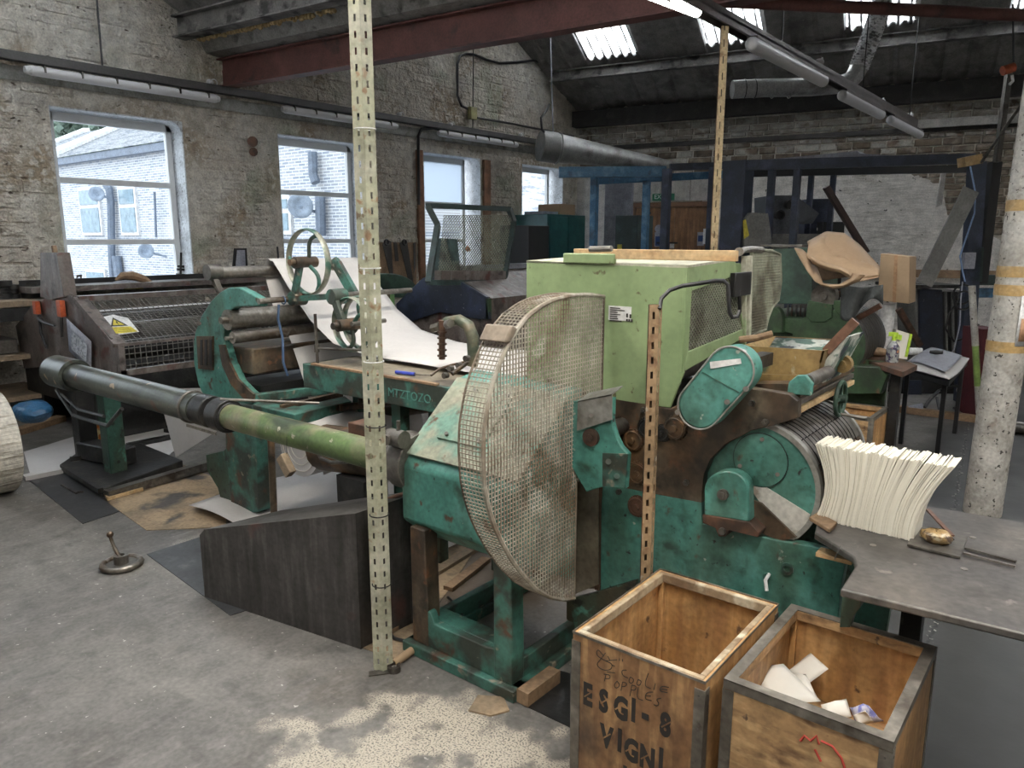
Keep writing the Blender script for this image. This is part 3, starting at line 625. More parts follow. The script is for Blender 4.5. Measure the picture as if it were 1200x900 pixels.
# second stone building seen through the farthest window
o = solo('far_stone_wall', MB().box((-14.5, 15.4, -3), (-14.1, 26, 5)), M('far_white_stone', (.62, .64, .66), .9, 0, [((.36, .38, .42), 3, .5, .58, 3, (1, .6, 5))]), 'pale stone wall of a neighbouring building outside the farthest window', 'building', smooth=False)
rt = random.Random(9)
for q in range(4):
    x = (-51, -46.5, -42.5, -38)[q]; t_ = thing('far_tree', ['dense tree behind the slate roof, beyond the first window', 'round tree above the ridge, second behind the slate roof', 'tree crown behind the middle of the far roof', 'small tree beyond the right end of the far roof'][q], 'tree', (x, 20, -3), 'trees beyond the far roof')
    mb = MB()
    for i in range(420):
        a_, h_, r_ = rt.uniform(0, 2 * pi), rt.gauss(0, 1.5), abs(rt.gauss(0, 1.7)); c = V(x + r_ * cos(a_), 20 + r_ * sin(a_) * .8, 7.0 + h_ * .62)
        n = V(rt.uniform(-1, 1), rt.uniform(-1, 1), rt.uniform(-1, 1)).normalized(); a2, b2 = frame_of(n); s_ = rt.uniform(.25, .5)
        mb.add([c + a2 * s_, c + b2 * s_, c - a2 * s_, c - b2 * s_], [(0, 1, 2, 3)])
    build('crown', mb, m_leaf, t_, smooth=False, kind='stuff'); build('trunk', MB().cyl((x, 20, -3), (x, 20, 6.6), .3, .15), m_oldwood, t_)
# ================================================================== MAIN MACHINE (teal) with drum, guard, box
YM = 2.3
mc = thing('paper_bag_machine', 'teal and pale green paper bag machine with round wire mesh guard, centre of the floor', 'machine', (-1.3, 2.5, 0))
W = lambda x, y, z: V(x, y, z)
# base frame on the floor
b = MB(); Yf, Yb, Xl, Xr = 1.88, 2.32, -2.0, -1.5
b.box((Xl - .03, Yf - .03, .0), (Xr + .03, Yf + .05, .045)).box((Xr - .05, Yf, 0), (Xr + .03, Yb + .6, .045)).box((Xl - .03, Yf, 0), (Xl + .05, Yb + .6, .045))
b.prism([W(Xl, Yf, .045), W(Xr, Yf, .045), W(Xr, Yf, .17), W(Xr - .12, Yf, .15), W(Xl + .12, Yf, .15), W(Xl + .1, Yf, .19), W(Xl, Yf, .22)], (0, .035, 0))
b.box((Xr - .035, Yf, .045), (Xr, Yb + .5, .12)).box((Xl, Yf, .045), (Xl + .035, Yb + .5, .12))
b.box((Xl + .06, Yf + .035, .12), (Xr - .06, Yf + .12, .15))
build('base_frame', b, m_tealw, mc, bevel=.004)
for x, y in ((Xl, Yf), (Xr - .085, Yf), (Xl, Yb + .3)):
    g = MB(); g.prism([W(x + .002, y - .003, .045), W(x + .087, y - .003, .045), W(x + .087, y - .003, .2), W(x + .08, y - .003, .52), W(x + .002, y - .003, .52)], (0, .07, 0))
    build('leg', g, m_tealw if x > -1.9 else m_brownmetal, mc, bevel=.005)
# gearbox cover with sloping top
prof = [(1.895, .53), (1.895, .75), (1.93, .79), (2.23, 1.04), (2.34, 1.06), (2.34, .26), (2.0, .44)]
build('gear_cover', MB().prism([W(-2.06, y, z) for y, z in prof], (.56, 0, 0)), m_teal, mc, bevel=.012)
build('cover_top', MB().prism([W(-2.05, 1.915, .787), W(-2.05, 2.215, 1.037), W(-1.5, 2.215, 1.037), W(-1.5, 1.915, .787)], (0, -.005, .007)), m_teal_dusty, mc)
pl = build('cover_plate', MB().prism([W(-1.94, 1.98, .852), W(-1.92, 2.2, 1.035), W(-1.72, 2.2, 1.035), W(-1.72, 1.98, .852)], (0, -.006, .008)), m_teal_dusty, mc)
sc = MB()
for x, y, z in ((-1.9, 2.0, .865), (-1.74, 2.0, .865), (-1.9, 2.17, 1.005), (-1.74, 2.17, 1.005)): sc.cyl((x, y - .01, z + .006), (x, y - .018, z + .016), .008, n=8)
build('screw', sc, m_steeld, pl, kind='stuff')
# mesh drum guard: flat face in the plane X = -1.4, rim of .095
XG, TG = -1.405, .098
GP = [(705,348),(690,345),(672,346),(650,351),(635,358),(618,371),(603,390),(593,408),(585,428),(577,450),(571,478),(567,505),(566,535),(568,570),(572,592),(579,615),(588,635),(599,655),(612,673),(628,690),(644,700),(660,703),(673,701)]
go = [PX(a, c, XG) for a, c in GP]; gy = [(p.y, p.z) for p in go]; gy[0] = (2.28, gy[0][1])
pl1 = PX(673, 566, XG); gpoly = gy + [(gy[-1][0], pl1.z), (2.28, pl1.z)]
def clip(lo_hi, coord):  # intersections of the outline with a line
    out = []; n = len(gpoly)
    for i in range(n):
        a, c = gpoly[i], gpoly[(i + 1) % n]; k = 1 - coord
        if (a[coord] - lo_hi) * (c[coord] - lo_hi) < 0:
            t = (lo_hi - a[coord]) / (c[coord] - a[coord]); out.append(a[k] + (c[k] - a[k]) * t)
    return sorted(out)
f = MB(); rg = random.Random(4)
ylo, zlo, zhi = min(p[0] for p in gy), min(p[1] for p in gy), max(p[1] for p in gy)
def wirebar(mb, p, q, w=.0026):
    mb.bar(p, q, w, w)
y = ylo + .008
while y < 2.275:
    c = clip(y, 0)
    if len(c) >= 2: wirebar(f, W(XG + .0012, y, c[0]), W(XG + .0012, y, c[-1]), .0038)
    y += .0148
z = zlo + .008
while z < zhi - .004:
    c = clip(z, 1)
    if len(c) >= 2:   # the woven rows sag a little towards the front
        p0, p1 = W(XG - .0012, c[0], z), W(XG - .0012, c[-1], z); f.tube([p0, (p0 + p1) / 2 + V(0, 0, .0025 * sin(z * 40)), p1], .0023, 4, caps=False)
    z += .0148
gd = build('drum_guard', f, m_mesh, mc, smooth=False)
# rim mesh
def along(n):   # evenly spaced points on the outline
    L = [0]
    for a, c in zip(gy, gy[1:]): L.append(L[-1] + sqrt((a[0] - c[0]) ** 2 + (a[1] - c[1]) ** 2))
    out = []
    for i in range(n + 1):
        d = L[-1] * i / n; k = 0
        while k < len(L) - 2 and L[k + 1] < d: k += 1
        t = (d - L[k]) / (L[k + 1] - L[k]); a, c = gy[k], gy[k + 1]; out.append((a[0] + (c[0] - a[0]) * t, a[1] + (c[1] - a[1]) * t))
    return out
ol = along(122); r = MB()
for y, z in ol: wirebar(r, W(XG, y, z), W(XG - TG, y, z), .0036)
ol2 = along(60)
for k in range(1, 7): r.tube([W(XG - TG * k / 7, y, z) for y, z in ol2], .002, 4)
build('rim_mesh', r, m_mesh, gd, smooth=False)
r = MB(); r.tube([W(XG, y, z) for y, z in ol2], .0075, 6); ol3 = along(170)
for i, (y, z) in enumerate(ol3[:-1]): r.tube([W(XG + .005, y, z), W(XG - .007, ol3[i + 1][0], ol3[i + 1][1])], .0034, 4)
build('laced_seam', r, m_mesh, gd)
r = MB(); r.tube([W(XG, y, z) for y, z in (gpoly[0], gpoly[-1], gpoly[-2], gy[-1])], .004, 6); r.tube([W(XG - TG, y, z) for y, z in ol2], .004, 6); build('edge_wire', r, m_meshb, gd)
a, c = PX(600, 384, XG), PX(591, 401, XG)
cs = MB(); cs.prism([W(XG + .012, a.y - .012, a.z + .008), W(XG + .012, c.y - .012, c.z), W(XG + .012, c.y + .016, c.z - .004), W(XG + .012, a.y + .016, a.z - .003)], (-TG - .008, 0, 0)); build('strap', cs, m_meshb, gd, bevel=.006)
# box covering the paste unit
ZB0, ZB1 = 1.035, 1.497
XB0, XB1, YB1 = -1.765, -1.105, 2.86
bx = MB(); t = .012
bx.prism([PY(617, 305, YM), PY(805, 314, YM), PY(801, 437, YM), PY(785, 478, YM), PY(717, 468, YM), W(-1.765, YM, 1.06)], (0, t, 0))
zt = PY(805, 314, YM).z
bx.box((XB0, YM + t, 1.06), (XB0 + t, YB1, zt)).box((XB0, YB1 - t, 1.06), (XB1, YB1, zt))
XR = PY(803, 360, YM).x
def PR(a, c): return PX(a, c, XR)
mesh_win = [(835/1,0)]
# right face as a frame around the opening
o1 = [PR(805, 314), PR(862, 305), PR(873, 395), PR(799, 437)]; o2 = [PR(811, 341), PR(862, 323), PR(871, 386), PR(807, 412)]
for i in range(4):
    j = (i + 1) % 4; bx.prism([o1[i], o1[j], o2[j], o2[i]], (-t, 0, 0))
build('box_casing', bx, m_lgreen, mc, bevel=.002)
zt2 = PR(862, 305).z
build('box_top', MB().prism([W(XB0, YM, zt + .004), W(XR, YM, zt), W(XR, o1[1].y, zt2), W(XB0, YB1, zt2 + .004)], (0, 0, .008)), m_lgreen_d, mc)
wm = MB(); ya, yb = o1[0].y, o1[1].y
ymin, ymax = min(p.y for p in o2), max(p.y for p in o2); zmin, zmax = min(p.z for p in o2), max(p.z for p in o2)
def inq(y, z):
    s_ = 0
    for i in range(4):
        p, q = o2[i], o2[(i + 1) % 4]; cr_ = (q.y - p.y) * (z - p.z) - (q.z - p.z) * (y - p.y)
        s_ += 1 if cr_ > 0 else -1
    return abs(s_) == 4
st = .017
for sg in (1, -1):
    k = -60
    while k < 60:
        seg = []
        for q in range(0, 161):
            y = ymin + (ymax - ymin) * q / 160; z = 1.3 + sg * (y - ymin) * .8 + k * st
            if inq(y, z): seg.append((y, z))
        if len(seg) > 1: wm.bar(W(XR - .006, *seg[0]), W(XR - .006, *seg[-1]), .0045, .002)
        k += 1
build('expanded_mesh', wm, m_meshg, mc, smooth=False)
build('inner_drum', MB().cyl((-1.45, 2.36, 1.2), (-1.45, 2.8, 1.2), .11, n=20).cyl((-1.22, 2.36, 1.15), (-1.22, 2.8, 1.15), .06, n=16), m_steeld, mc)
tb = build('lid_tab', MB().box((PY(660, 300, YM - .01).x, YM - .012, PY(660, 308, YM).z), (PY(722, 300, YM).x, YM + .006, PY(690, 298, YM).z + .003)), m_lgreen, mc, bevel=.004)
st_ = build('rating_label', MB().box((PY(713, 366, YM - .002).x, YM - .002, PY(713, 374.5, YM).z), (PY(740, 366, YM).x, YM, PY(713, 358, YM).z)), m_white, mc, smooth=False)
lb = MB(); p = PY(715, 360, YM - .0025); rl = random.Random(8)
for k in range(7): lb.box((p.x, YM - .003, p.z - .0075 * k), (p.x + rl.uniform(.035, .06) * (.8 if k > 1 else 1), YM - .002, p.z - .0075 * k - .0035))
for k, (dx, dz) in enumerate(((.066, .018), (.066, .037), (.075, .037), (.085, .037), (.079, .02))): lb.box((p.x + dx, YM - .003, p.z - dz), (p.x + dx + .007, YM - .002, p.z - dz - (.009 if k not in (0, 4) else .014)))
build('label_print', lb, m_ink, st_, smooth=False)
# side plate (lower teal, upper oily brown)
sp_ = MB(); P = lambda a, c: PY(a, c, YM)
low = [P(706, 565), P(760, 578), P(822, 588), P(822, 614), P(850, 619), P(905, 632), P(950, 640), P(978, 650), P(990, 664), P(985, 690), P(983, 716)]
lx = low[-1].x; sp_.prism(low + [W(lx, YM, .0), W(-1.3, YM, .0), W(-1.42, YM, .22)], (0, .04, 0))
build('side_plate', sp_, m_teal, mc, bevel=.003)
sp_ = MB(); sp_.prism([P(640, 440), P(716, 466), P(786, 479), P(800, 470), P(880, 455), P(925, 462), P(935, 470), P(935, 490), P(905, 499), P(880, 505), P(850, 521), P(833, 538), P(825, 556), P(822, 590), P(706, 567), P(700, 690), P(673, 690), P(673, 560), P(640, 540)], (0, .035, 0))
build('upper_side_plate', sp_, m_brownmetal, mc, bevel=.003)
build('edge_bar', MB().bar(P(703, 565) - V(0, .01, 0), P(702, 690) - V(0, .01, 0), .012, .02), m_rustplate, mc)
build('pale_panel', MB().prism([PY(672, 565, 2.26), PY(701, 565, 2.26), PY(701, 685, 2.26), PY(672, 697, 2.26)], (0, .006, 0)), M('stained_beige_panel', (.15, .13, .095), .6, .1, [((.08, .06, .04), 5, .45, .65, 8, (1, 1, .3)), ((.22, .2, .15), 8, .55, .7, 6)]), mc)
build('body', MB().box((-1.42, YM + .05, .08), (-1.02, 3.05, 1.0)).box((-1.78, YM + .3, .9), (-1.3, 3.0, 1.04)), m_dark, mc)
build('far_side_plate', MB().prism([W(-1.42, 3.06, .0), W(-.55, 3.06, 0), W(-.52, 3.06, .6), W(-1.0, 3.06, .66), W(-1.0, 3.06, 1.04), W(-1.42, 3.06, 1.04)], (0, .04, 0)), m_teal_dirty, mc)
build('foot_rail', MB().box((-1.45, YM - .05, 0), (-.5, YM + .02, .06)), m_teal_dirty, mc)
# lower guard strip near the floor, right of base frame
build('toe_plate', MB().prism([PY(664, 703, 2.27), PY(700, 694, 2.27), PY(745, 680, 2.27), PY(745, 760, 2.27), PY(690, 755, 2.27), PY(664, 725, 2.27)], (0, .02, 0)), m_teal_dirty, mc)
# gears and bolts on the side
for a, c, rr, mm in ((741, 516, 12, m_brownmetal), (722, 500, 11, m_brownmetal), (746, 555, 13, m_brownmetal), (746, 594, 12, m_rustplate), (790, 502, 13, m_brownmetal), (758, 502, 12, m_dark), (775, 508, 9, m_dark)):
    p = PY(a, c, YM - .015); R = rr * .0031; g = MB(); g.cyl(p + V(0, .03, 0), p, R, n=24); g.ring(p, (0, 1, 0), R * .82, .004, 24, 6); g.cyl(p, p - V(0, .014, 0), R * .3, n=10)
    nt_ = 22
    for i in range(nt_):
        t_ = 2 * pi * i / nt_; g.box(p + V(R * cos(t_) - .003, .005, R * sin(t_) - .003), p + V(R * cos(t_) + .003, .02, R * sin(t_) + .003))
    build('gear', g, mm, mc)
g = MB()
for a, c in ((753, 481), (724, 577), (803, 566), (880, 473), (896, 495), (713, 560), (711, 547)):
    p = PY(a, c, YM - .012); g.cyl(p + V(0, .012, 0), p, .011, n=6); g.cyl(p, p - V(0, .006, 0), .006, n=8)
build('bolt', g, m_steeld, mc, kind='stuff')
g = MB()
for a, c, R in ((922, 667, .02), (898, 676, .012)):
    p = PY(a, c, YM - .008); g.pipe(p, p + V(0, .008, 0), R, R * .55, 16)
build('boss', g, m_tealw, mc, kind='stuff')
p = PY(897, 680, YM - .03); build('grease_nipple', MB().tube([p + V(0, .03, .01), p, p + V(.01, -.01, -.03)], .006, 8), m_white, mc)
# teal shaft bracket with folded galvanised cover
yb = 2.1
br = [(718, 466), (717, 495), (722, 512), (728, 524), (736, 532), (733, 573), (725, 570), (710, 570), (698, 573), (687, 577), (672, 552), (663, 530), (661, 510), (664, 490), (669, 470)]
bk = build('shaft_bracket', MB().prism(polyY(br, yb), (0, .025, 0)), m_teal, mc, bevel=.004)
g = MB(); g.prism(polyY([(706, 531), (735, 532), (732, 571), (706, 570)], yb - .006), (0, .006, 0))
for a, c in ((713, 541), (723, 558)): g.cyl(PY(a, c, yb - .006), PY(a, c, yb - .014), .01, n=10)
build('bolted_flange', g, m_tealw, bk)
g = MB(); p = PY(694, 512, yb); g.cyl(p, p - V(0, .015, 0), .03, n=20); g.cyl(p - V(0, .01, 0), p - V(0, .022, 0), .012, n=12); build('shaft_end', g, m_rustplate, bk)
build('shaft', MB().cyl(PY(694, 512, yb), PY(694, 512, yb) + V(0, .35, 0), .03), m_steeld, bk)
g = MB(); q = polyY([(677, 470), (717, 462), (717, 492), (676, 505)], yb - .012); g.prism(q, (0, .004, 0))
q2 = [PY(677, 470, yb - .012), PY(717, 462, yb - .012)]; g.add([q2[0], q2[1], q2[1] + V(.0, .07, .018), q2[0] + V(.0, .07, .018), q2[0] - V(0, 0, .004), q2[1] - V(0, 0, .004), q2[1] + V(0, .07, .014), q2[0] + V(0, .07, .014)], [(0,1,2,3),(7,6,5,4),(0,4,5,1),(1,5,6,2),(2,6,7,3),(3,7,4,0)])
cv = build('folded_cover', g, m_galv, mc, smooth=False)
build('wing_nut', MB().cyl(PY(693, 487, yb - .012), PY(693, 487, yb - .03), .008, n=8), m_steeld, cv)
# belt cover capsule
yc = 2.13
A, B_ = PY(819, 477, yc), PY(856, 434, yc); ra, rb_ = .070, .072
d = (B_ - A); th = atan2(d.z, d.x); cap = []
for i in range(17): t_ = th + pi / 2 + pi * i / 16; cap.append(A + V(cos(t_) * ra, 0, sin(t_) * ra))
for i in range(17): t_ = th - pi / 2 + pi * i / 16; cap.append(B_ + V(cos(t_) * rb_, 0, sin(t_) * rb_))
bc = build('belt_cover', MB().prism(cap, (0, .075, 0)), m_teal, mc, bevel=.008)
g = MB(); g.tube([p - V(0, .001, 0) for p in cap] , .003, 6, closed=True); build('cover_rim', g, m_galv, bc)
a_, c_ = PY(826, 426, yc - .003), PY(869, 422, yc - .003); build('paint_bare_strip', MB().prism([PY(832, 424, yc - .002), PY(868, 420, yc - .002), PY(869, 426, yc - .002), PY(833, 432, yc - .002)], (0, -.002, 0)), m_white, bc)
build('cover_seam', MB().bar(PY(823, 436, yc - .001), PY(866, 460, yc - .001), .003, .002), m_tealw, bc)
g = MB()
for a, c in ((852, 471), (794, 483), (874, 456)): g.cyl(PY(a, c, yc), PY(a, c, yc - .012), .009, n=8)
build('bolt', g, m_steeld, bc)
build('cover_arm', MB().box(A + V(-.02, .075, -.02), A + V(.02, .17, .02)).box(B_ + V(-.02, .075, -.02), B_ + V(.02, .3, .02)), m_dark, mc)
# big drum
yd = YM + .03
fp = [PY(a, c, yd) for a, c in ((905, 499), (961, 580), (935, 629), (845, 518))]
def circ(p, q, r_):
    ax, ay, bx_, by, cx, cy = p.x, p.z, q.x, q.z, r_.x, r_.z; D_ = 2 * (ax * (by - cy) + bx_ * (cy - ay) + cx * (ay - by))
    ux = ((ax*ax+ay*ay)*(by-cy)+(bx_*bx_+by*by)*(cy-ay)+(cx*cx+cy*cy)*(ay-by))/D_; uy = ((ax*ax+ay*ay)*(cx-bx_)+(bx_*bx_+by*by)*(ax-cx)+(cx*cx+cy*cy)*(bx_-ax))/D_
    return ux, uy, sqrt((ax-ux)**2+(ay-uy)**2)
dcx, dcz, DR = circ(fp[0], fp[1], fp[2])
dcx, dcz, DR = dcx, dcz, DR
dr = build('drum', MB().cyl((dcx, yd, dcz), (dcx, yd + .012, dcz), DR, n=64), m_teal, mc)
build('drum_rim', MB().pipe((dcx, yd - .006, dcz), (dcx, yd + .02, dcz), DR + .004, DR - .012, 64), m_galv, dr)
build('far_drum_plate', MB().pipe((dcx, 2.84, dcz), (dcx, 2.86, dcz), DR + .006, DR - .02, 64), m_galv, dr)
for i in range(14):   # curved dark segments of the drum surface
    t0, t1 = 2 * pi * i / 14 + .008, 2 * pi * (i + 1) / 14 - .008
    sg = MB(); vs = []
    for y_ in (yd + .022, 2.835):
        for r_ in (DR - .012, DR):
            for t_ in (t0, t0 + (t1 - t0) / 4, (t0 + t1) / 2, t0 + (t1 - t0) * .75, t1): vs.append(W(dcx + r_ * cos(t_), y_, dcz + r_ * sin(t_)))
    sg.add(vs, [(i_, 5 + i_, 6 + i_, 1 + i_) for i_ in range(4)] + [(10 + i_, 11 + i_, 16 + i_, 15 + i_) for i_ in range(4)] + [(5 + i_, 15 + i_, 16 + i_, 6 + i_) for i_ in range(4)] + [(i_, 1 + i_, 11 + i_, 10 + i_) for i_ in range(4)] + [(0, 10, 15, 5), (4, 9, 19, 14)]); build('drum_segment', sg, m_steeld if i % 3 else m_brownmetal, mc)
for k_ in range(13):   # grooves between strips around the drum
    build('drum_band', MB().pipe((dcx, yd + .05 + k_ * .034, dcz), (dcx, yd + .054 + k_ * .034, dcz), DR + .002, DR - .01, 64), m_dark, dr)
cc = PY(891, 539, yd - .004); build('round_cover', MB().cyl(cc, cc - V(0, .004, 0), .088, n=40), m_teal, dr)
g = MB(); g.ring(cc - V(0, .002, 0), (0, 1, 0), .089, .0016, 40, 4); build('cover_gap', g, m_black, dr)
g = MB()
for a, c in ((893, 515), (867, 546), (911, 556)): g.cyl(PY(a, c, yd - .008), PY(a, c, yd - .012), .007, n=10)
build('screw', g, m_steeld, dr, kind='stuff')
build('white_sector', MB().prism([PY(872, 562, yd - .006), PY(880, 560, yd - .006), PY(949, 603, yd - .006), PY(945, 618, yd - .006), PY(935, 631, yd - .006), PY(890, 588, yd - .006)], (0, .004, 0)), M('dusty_white_cover', (.50, .49, .45), .6, 0, [((.30, .26, .21), 14, .55, .66, 6)]), mc)
build('dark_sector', MB().prism([PY(878, 585, yd - .02), PY(892, 590, yd - .02), PY(933, 630, yd - .02), PY(915, 634, yd - .02), PY(880, 620, yd - .02)], (0, .01, 0)), m_brownmetal, mc)
# bearing block
pb = [(825, 604)] + ccw((851, 574), (26, 22), 180, 360, 12) + [(878, 612), (850, 608)]
bb = build('bearing_block', MB().prism(polyY(pb, YM - .05), (0, .05, 0)), m_teal, mc, bevel=.006)
p = PY(848, 579, YM - .05); build('bolt', MB().cyl(p, p - V(0, .012, 0), .018, n=20).cyl(p - V(0, .01, 0), p - V(0, .02, 0), .011, n=6), m_steeld, bb)
build('bearing_foot', MB().prism(polyY([(823, 603), (878, 612), (890, 624), (888, 630), (855, 622), (850, 629), (842, 629), (838, 619), (823, 613)], YM - .055), (0, .06, 0)), m_rustplate, mc, bevel=.003)
p = PY(847, 622, YM - .055); build('foot_bolt', MB().cyl(p, p - V(0, .012, 0), .012, n=8), m_steeld, mc)
build('ochre_shim', MB().box(PZ(968, 655, .68) - V(.03, .0, .0), PZ(968, 655, .68) + V(.07, .05, .012)), m_plank, mc)
# paste trough above the drum
yt = 2.55
tr = MB(); q = lambda a, c, y_: PY(a, c, y_)
F = [q(868, 405, yt), q(966, 411, yt), q(958, 440, yt), q(882, 440, yt)]
tr.prism(F, (0, .006, 0)); K = [v + V(0, .33, 0) for v in F]; tr.prism([K[0] + V(0, 0, .0), K[1], K[2], K[3]], (0, .006, 0)); tr.prism([F[0], F[3], K[3], K[0]], (.006, 0, 0)); tr.prism([F[3], F[2], K[2], K[3]], (0, 0, .006)); tr.prism([F[1], F[2], K[2], K[1]], (-.006, 0, 0))
tg = build('paste_trough', tr, m_brass, mc)
g = MB(); g.add([F[3] + V(.01, .02, .03), F[2] + V(-.01, .02, .03), K[1] + V(-.01, -.01, -.008), K[0] + V(.01, -.01, -.008)], [(0, 1, 2, 3)]); build('dried_paste', g, m_crust, tg, solid=.012)
build('trough_lower_lip', MB().prism([q(880, 438, yt - .01), q(948, 440, yt - .01), q(944, 452, yt - .01), q(886, 450, yt - .01)], (0, .05, 0)), m_brass, tg)
g = MB(); g.prism([q(992, 396, yt + .05), q(985, 397, yt + .05), q(955, 440, yt + .05), q(950, 452, yt + .05), q(962, 452, yt + .05), q(985, 410, yt + .05)], (0, .22, 0)); build('end_flange', g, m_crust, tg)
build('scraper_blade', MB().bar(q(968, 412, yt + .05), q(1003, 376, yt + .05), .012, .03), m_copper, tg)
g = MB(); g.tube([q(866, 398, yt), q(886, 396, yt + .02), q(905, 391, yt + .05)], .012, 8); build('trough_bar', g, m_oldwood, mc)
build('support_arm', MB().prism([q(840, 462, 2.42), q(885, 450, 2.42), q(944, 450, 2.42), q(925, 470, 2.42), q(845, 478, 2.42)], (0, .08, 0)), m_brownmetal, mc)
g = MB(); g.prism([PY(915, 462, 2.38), PY(934, 466, 2.38), PY(933, 486, 2.38), PY(905, 484, 2.38)], (0, .05, 0)); build('end_block', g, m_steeld, mc, bevel=.003)
rl_ = PY(946, 447, 2.36); build('feed_roller', MB().cyl(rl_, rl_ + V(0, .22, .0), .021, n=20).cyl(rl_ - V(0, .01, 0), rl_, .013, n=14), m_steeld, mc)
build('roller_cheek', MB().prism([PY(a, c, 2.34) for a, c in ((922, 462), (924, 448), (934, 440), (944, 440), (952, 450), (950, 464))], (0, .02, 0)), m_teal, mc, bevel=.003)
g = MB(); s0 = PY(934, 470, 2.38)
for k_, (dx, dz, mm) in enumerate(((0, -.005, m_steel), (.004, -.03, m_plank), (0, .02, m_brownmetal))):
    build('delivery_bar', MB().bar(s0 + V(dx, 0, dz), s0 + V(dx, .62, dz), .02, .018), mm, mc, bevel=.002)
build('delivery_cheek', MB().bar(PY(975, 440, 2.95), PY(960, 462, 2.7), .03, .02), m_teal, mc)
# brass knobs right of the trough
p = PY(987, 427, 2.72); build('thumb_knob', MB().cyl(p, p + V(0, .03, 0), .03, n=20).cyl(p - V(0, .02, 0), p, .016, n=12), m_brass, mc)
# shaft out to the small crank wheel
hw = PY(985, 467, 2.75); n = V(1, 0, 0)
cw = build('crank_wheel', MB().ring(hw, (1, .0, 0), .06, .008, 28, 8).bar(hw - V(0, .055, 0), hw + V(0, .055, 0), .01, .01).bar(hw - V(0, 0, .055), hw + V(0, 0, .055), .01, .01).cyl(hw - V(.02, 0, 0), hw + V(.02, 0, 0), .016, n=12), m_dgreen, mc)
build('crank_handle', MB().cyl(hw + V(.0, .0, -.055), hw + V(.09, 0, -.06), .005, n=10).cyl(hw + V(.04, 0, -.057), hw + V(.09, 0, -.060), .007, n=10), m_steel, cw)
build('crank_shaft', MB().cyl(hw, hw - V(.25, 0, .0), .012, n=10), m_steeld, mc)
# hinge, latch and second mesh door on the right face of the box
g = MB(); g.box(PX(862, 320, XR + .02), PX(874, 345, XR + .0)); g.tube([PX(866, 340, XR + .015), PX(867, 365, XR + .015)], .007, 8); build('door_latch', g, m_black, mc, bevel=.003)
g = MB(); g.tube([PX(866, 297, XR), PX(872, 293, XR), PX(880, 292, XR + .0), PX(893, 293, XR)], .012, 8); g.cyl(PX(866, 295, XR - .02), PX(866, 295, XR + .02), .016); build('hinge_rod', g, m_steel, mc)
g = MB(); g.bar(PX(878, 300, XR), PX(876, 395, XR), .02, .02); g.bar(PX(872, 300, XR), PX(871, 392, XR), .008, .02); build('door_post', g, m_lgreen_d, mc)
g = MB(); arc = [PX(a, c, XR) for a, c in ((881, 295), (893, 293), (905, 294), (914, 298), (915, 330), (912, 352), (905, 360), (900, 372), (897, 386), (884, 392), (879, 394))]
ys_ = [p.y for p in arc]; zs_ = [p.z for p in arc]
def inpoly(y, z):
    r_ = False; n_ = len(arc)
    for i in range(n_):
        p, q_ = arc[i], arc[(i + 1) % n_]
        if (p.z > z) != (q_.z > z) and y < (q_.y - p.y) * (z - p.z) / (q_.z - p.z) + p.y: r_ = not r_
    return r_
yy = min(ys_)
while yy < max(ys_):
    seg = [min(zs_) + (max(zs_) - min(zs_)) * i / 120 for i in range(121)]; seg = [z for z in seg if inpoly(yy, z)]
    if len(seg) > 1: wirebar(g, W(XR, yy, seg[0]), W(XR, yy, seg[-1]), .003)
    yy += .011
zz = min(zs_)
while zz < max(zs_):
    seg = [min(ys_) + (max(ys_) - min(ys_)) * i / 120 for i in range(121)]; seg = [y for y in seg if inpoly(y, zz)]
    if len(seg) > 1: wirebar(g, W(XR, seg[0], zz), W(XR, seg[-1], zz), .003)
    zz += .011
md_ = build('mesh_door', g, m_meshg, mc, smooth=False); build('door_edge', MB().tube(arc, .006, 6, closed=True), m_meshg, md_)
# hub and coupling on the left of the gear cover
h0 = W(-2.06, 1.98, .74)
g = MB(); g.cyl(h0 + V(.02, 0, 0), h0 - V(.06, 0, 0), .115, n=32).cyl(h0 - V(.06, 0, 0), h0 - V(.10, 0, 0), .09, n=32); build('flange_hub', g, m_steeld, mc, bevel=.004)
g = MB(); p = PX(463, 513, -2.08); g.cyl(p + V(.05, 0, 0), p - V(.03, 0, 0), .034, n=16).cyl(p - V(.02, 0, 0), p + V(0, -.05, .0), .02, n=12).cyl(p + V(.02, 0, .03), p + V(.02, 0, .07), .008, n=8); build('lubricator', g, m_steeld, mc)
for k, (a, c) in enumerate((((430, 520), (475, 520)), ((440, 655), (490, 655)))): pass
build('cross_pipe', MB().cyl(PY(440, 614, 2.05), PY(488, 618, 2.05), .012), m_oldwood, mc); build('cross_pipe', MB().cyl(PY(440, 590, 2.0), PY(475, 578, 2.0), .009), m_copper, mc)
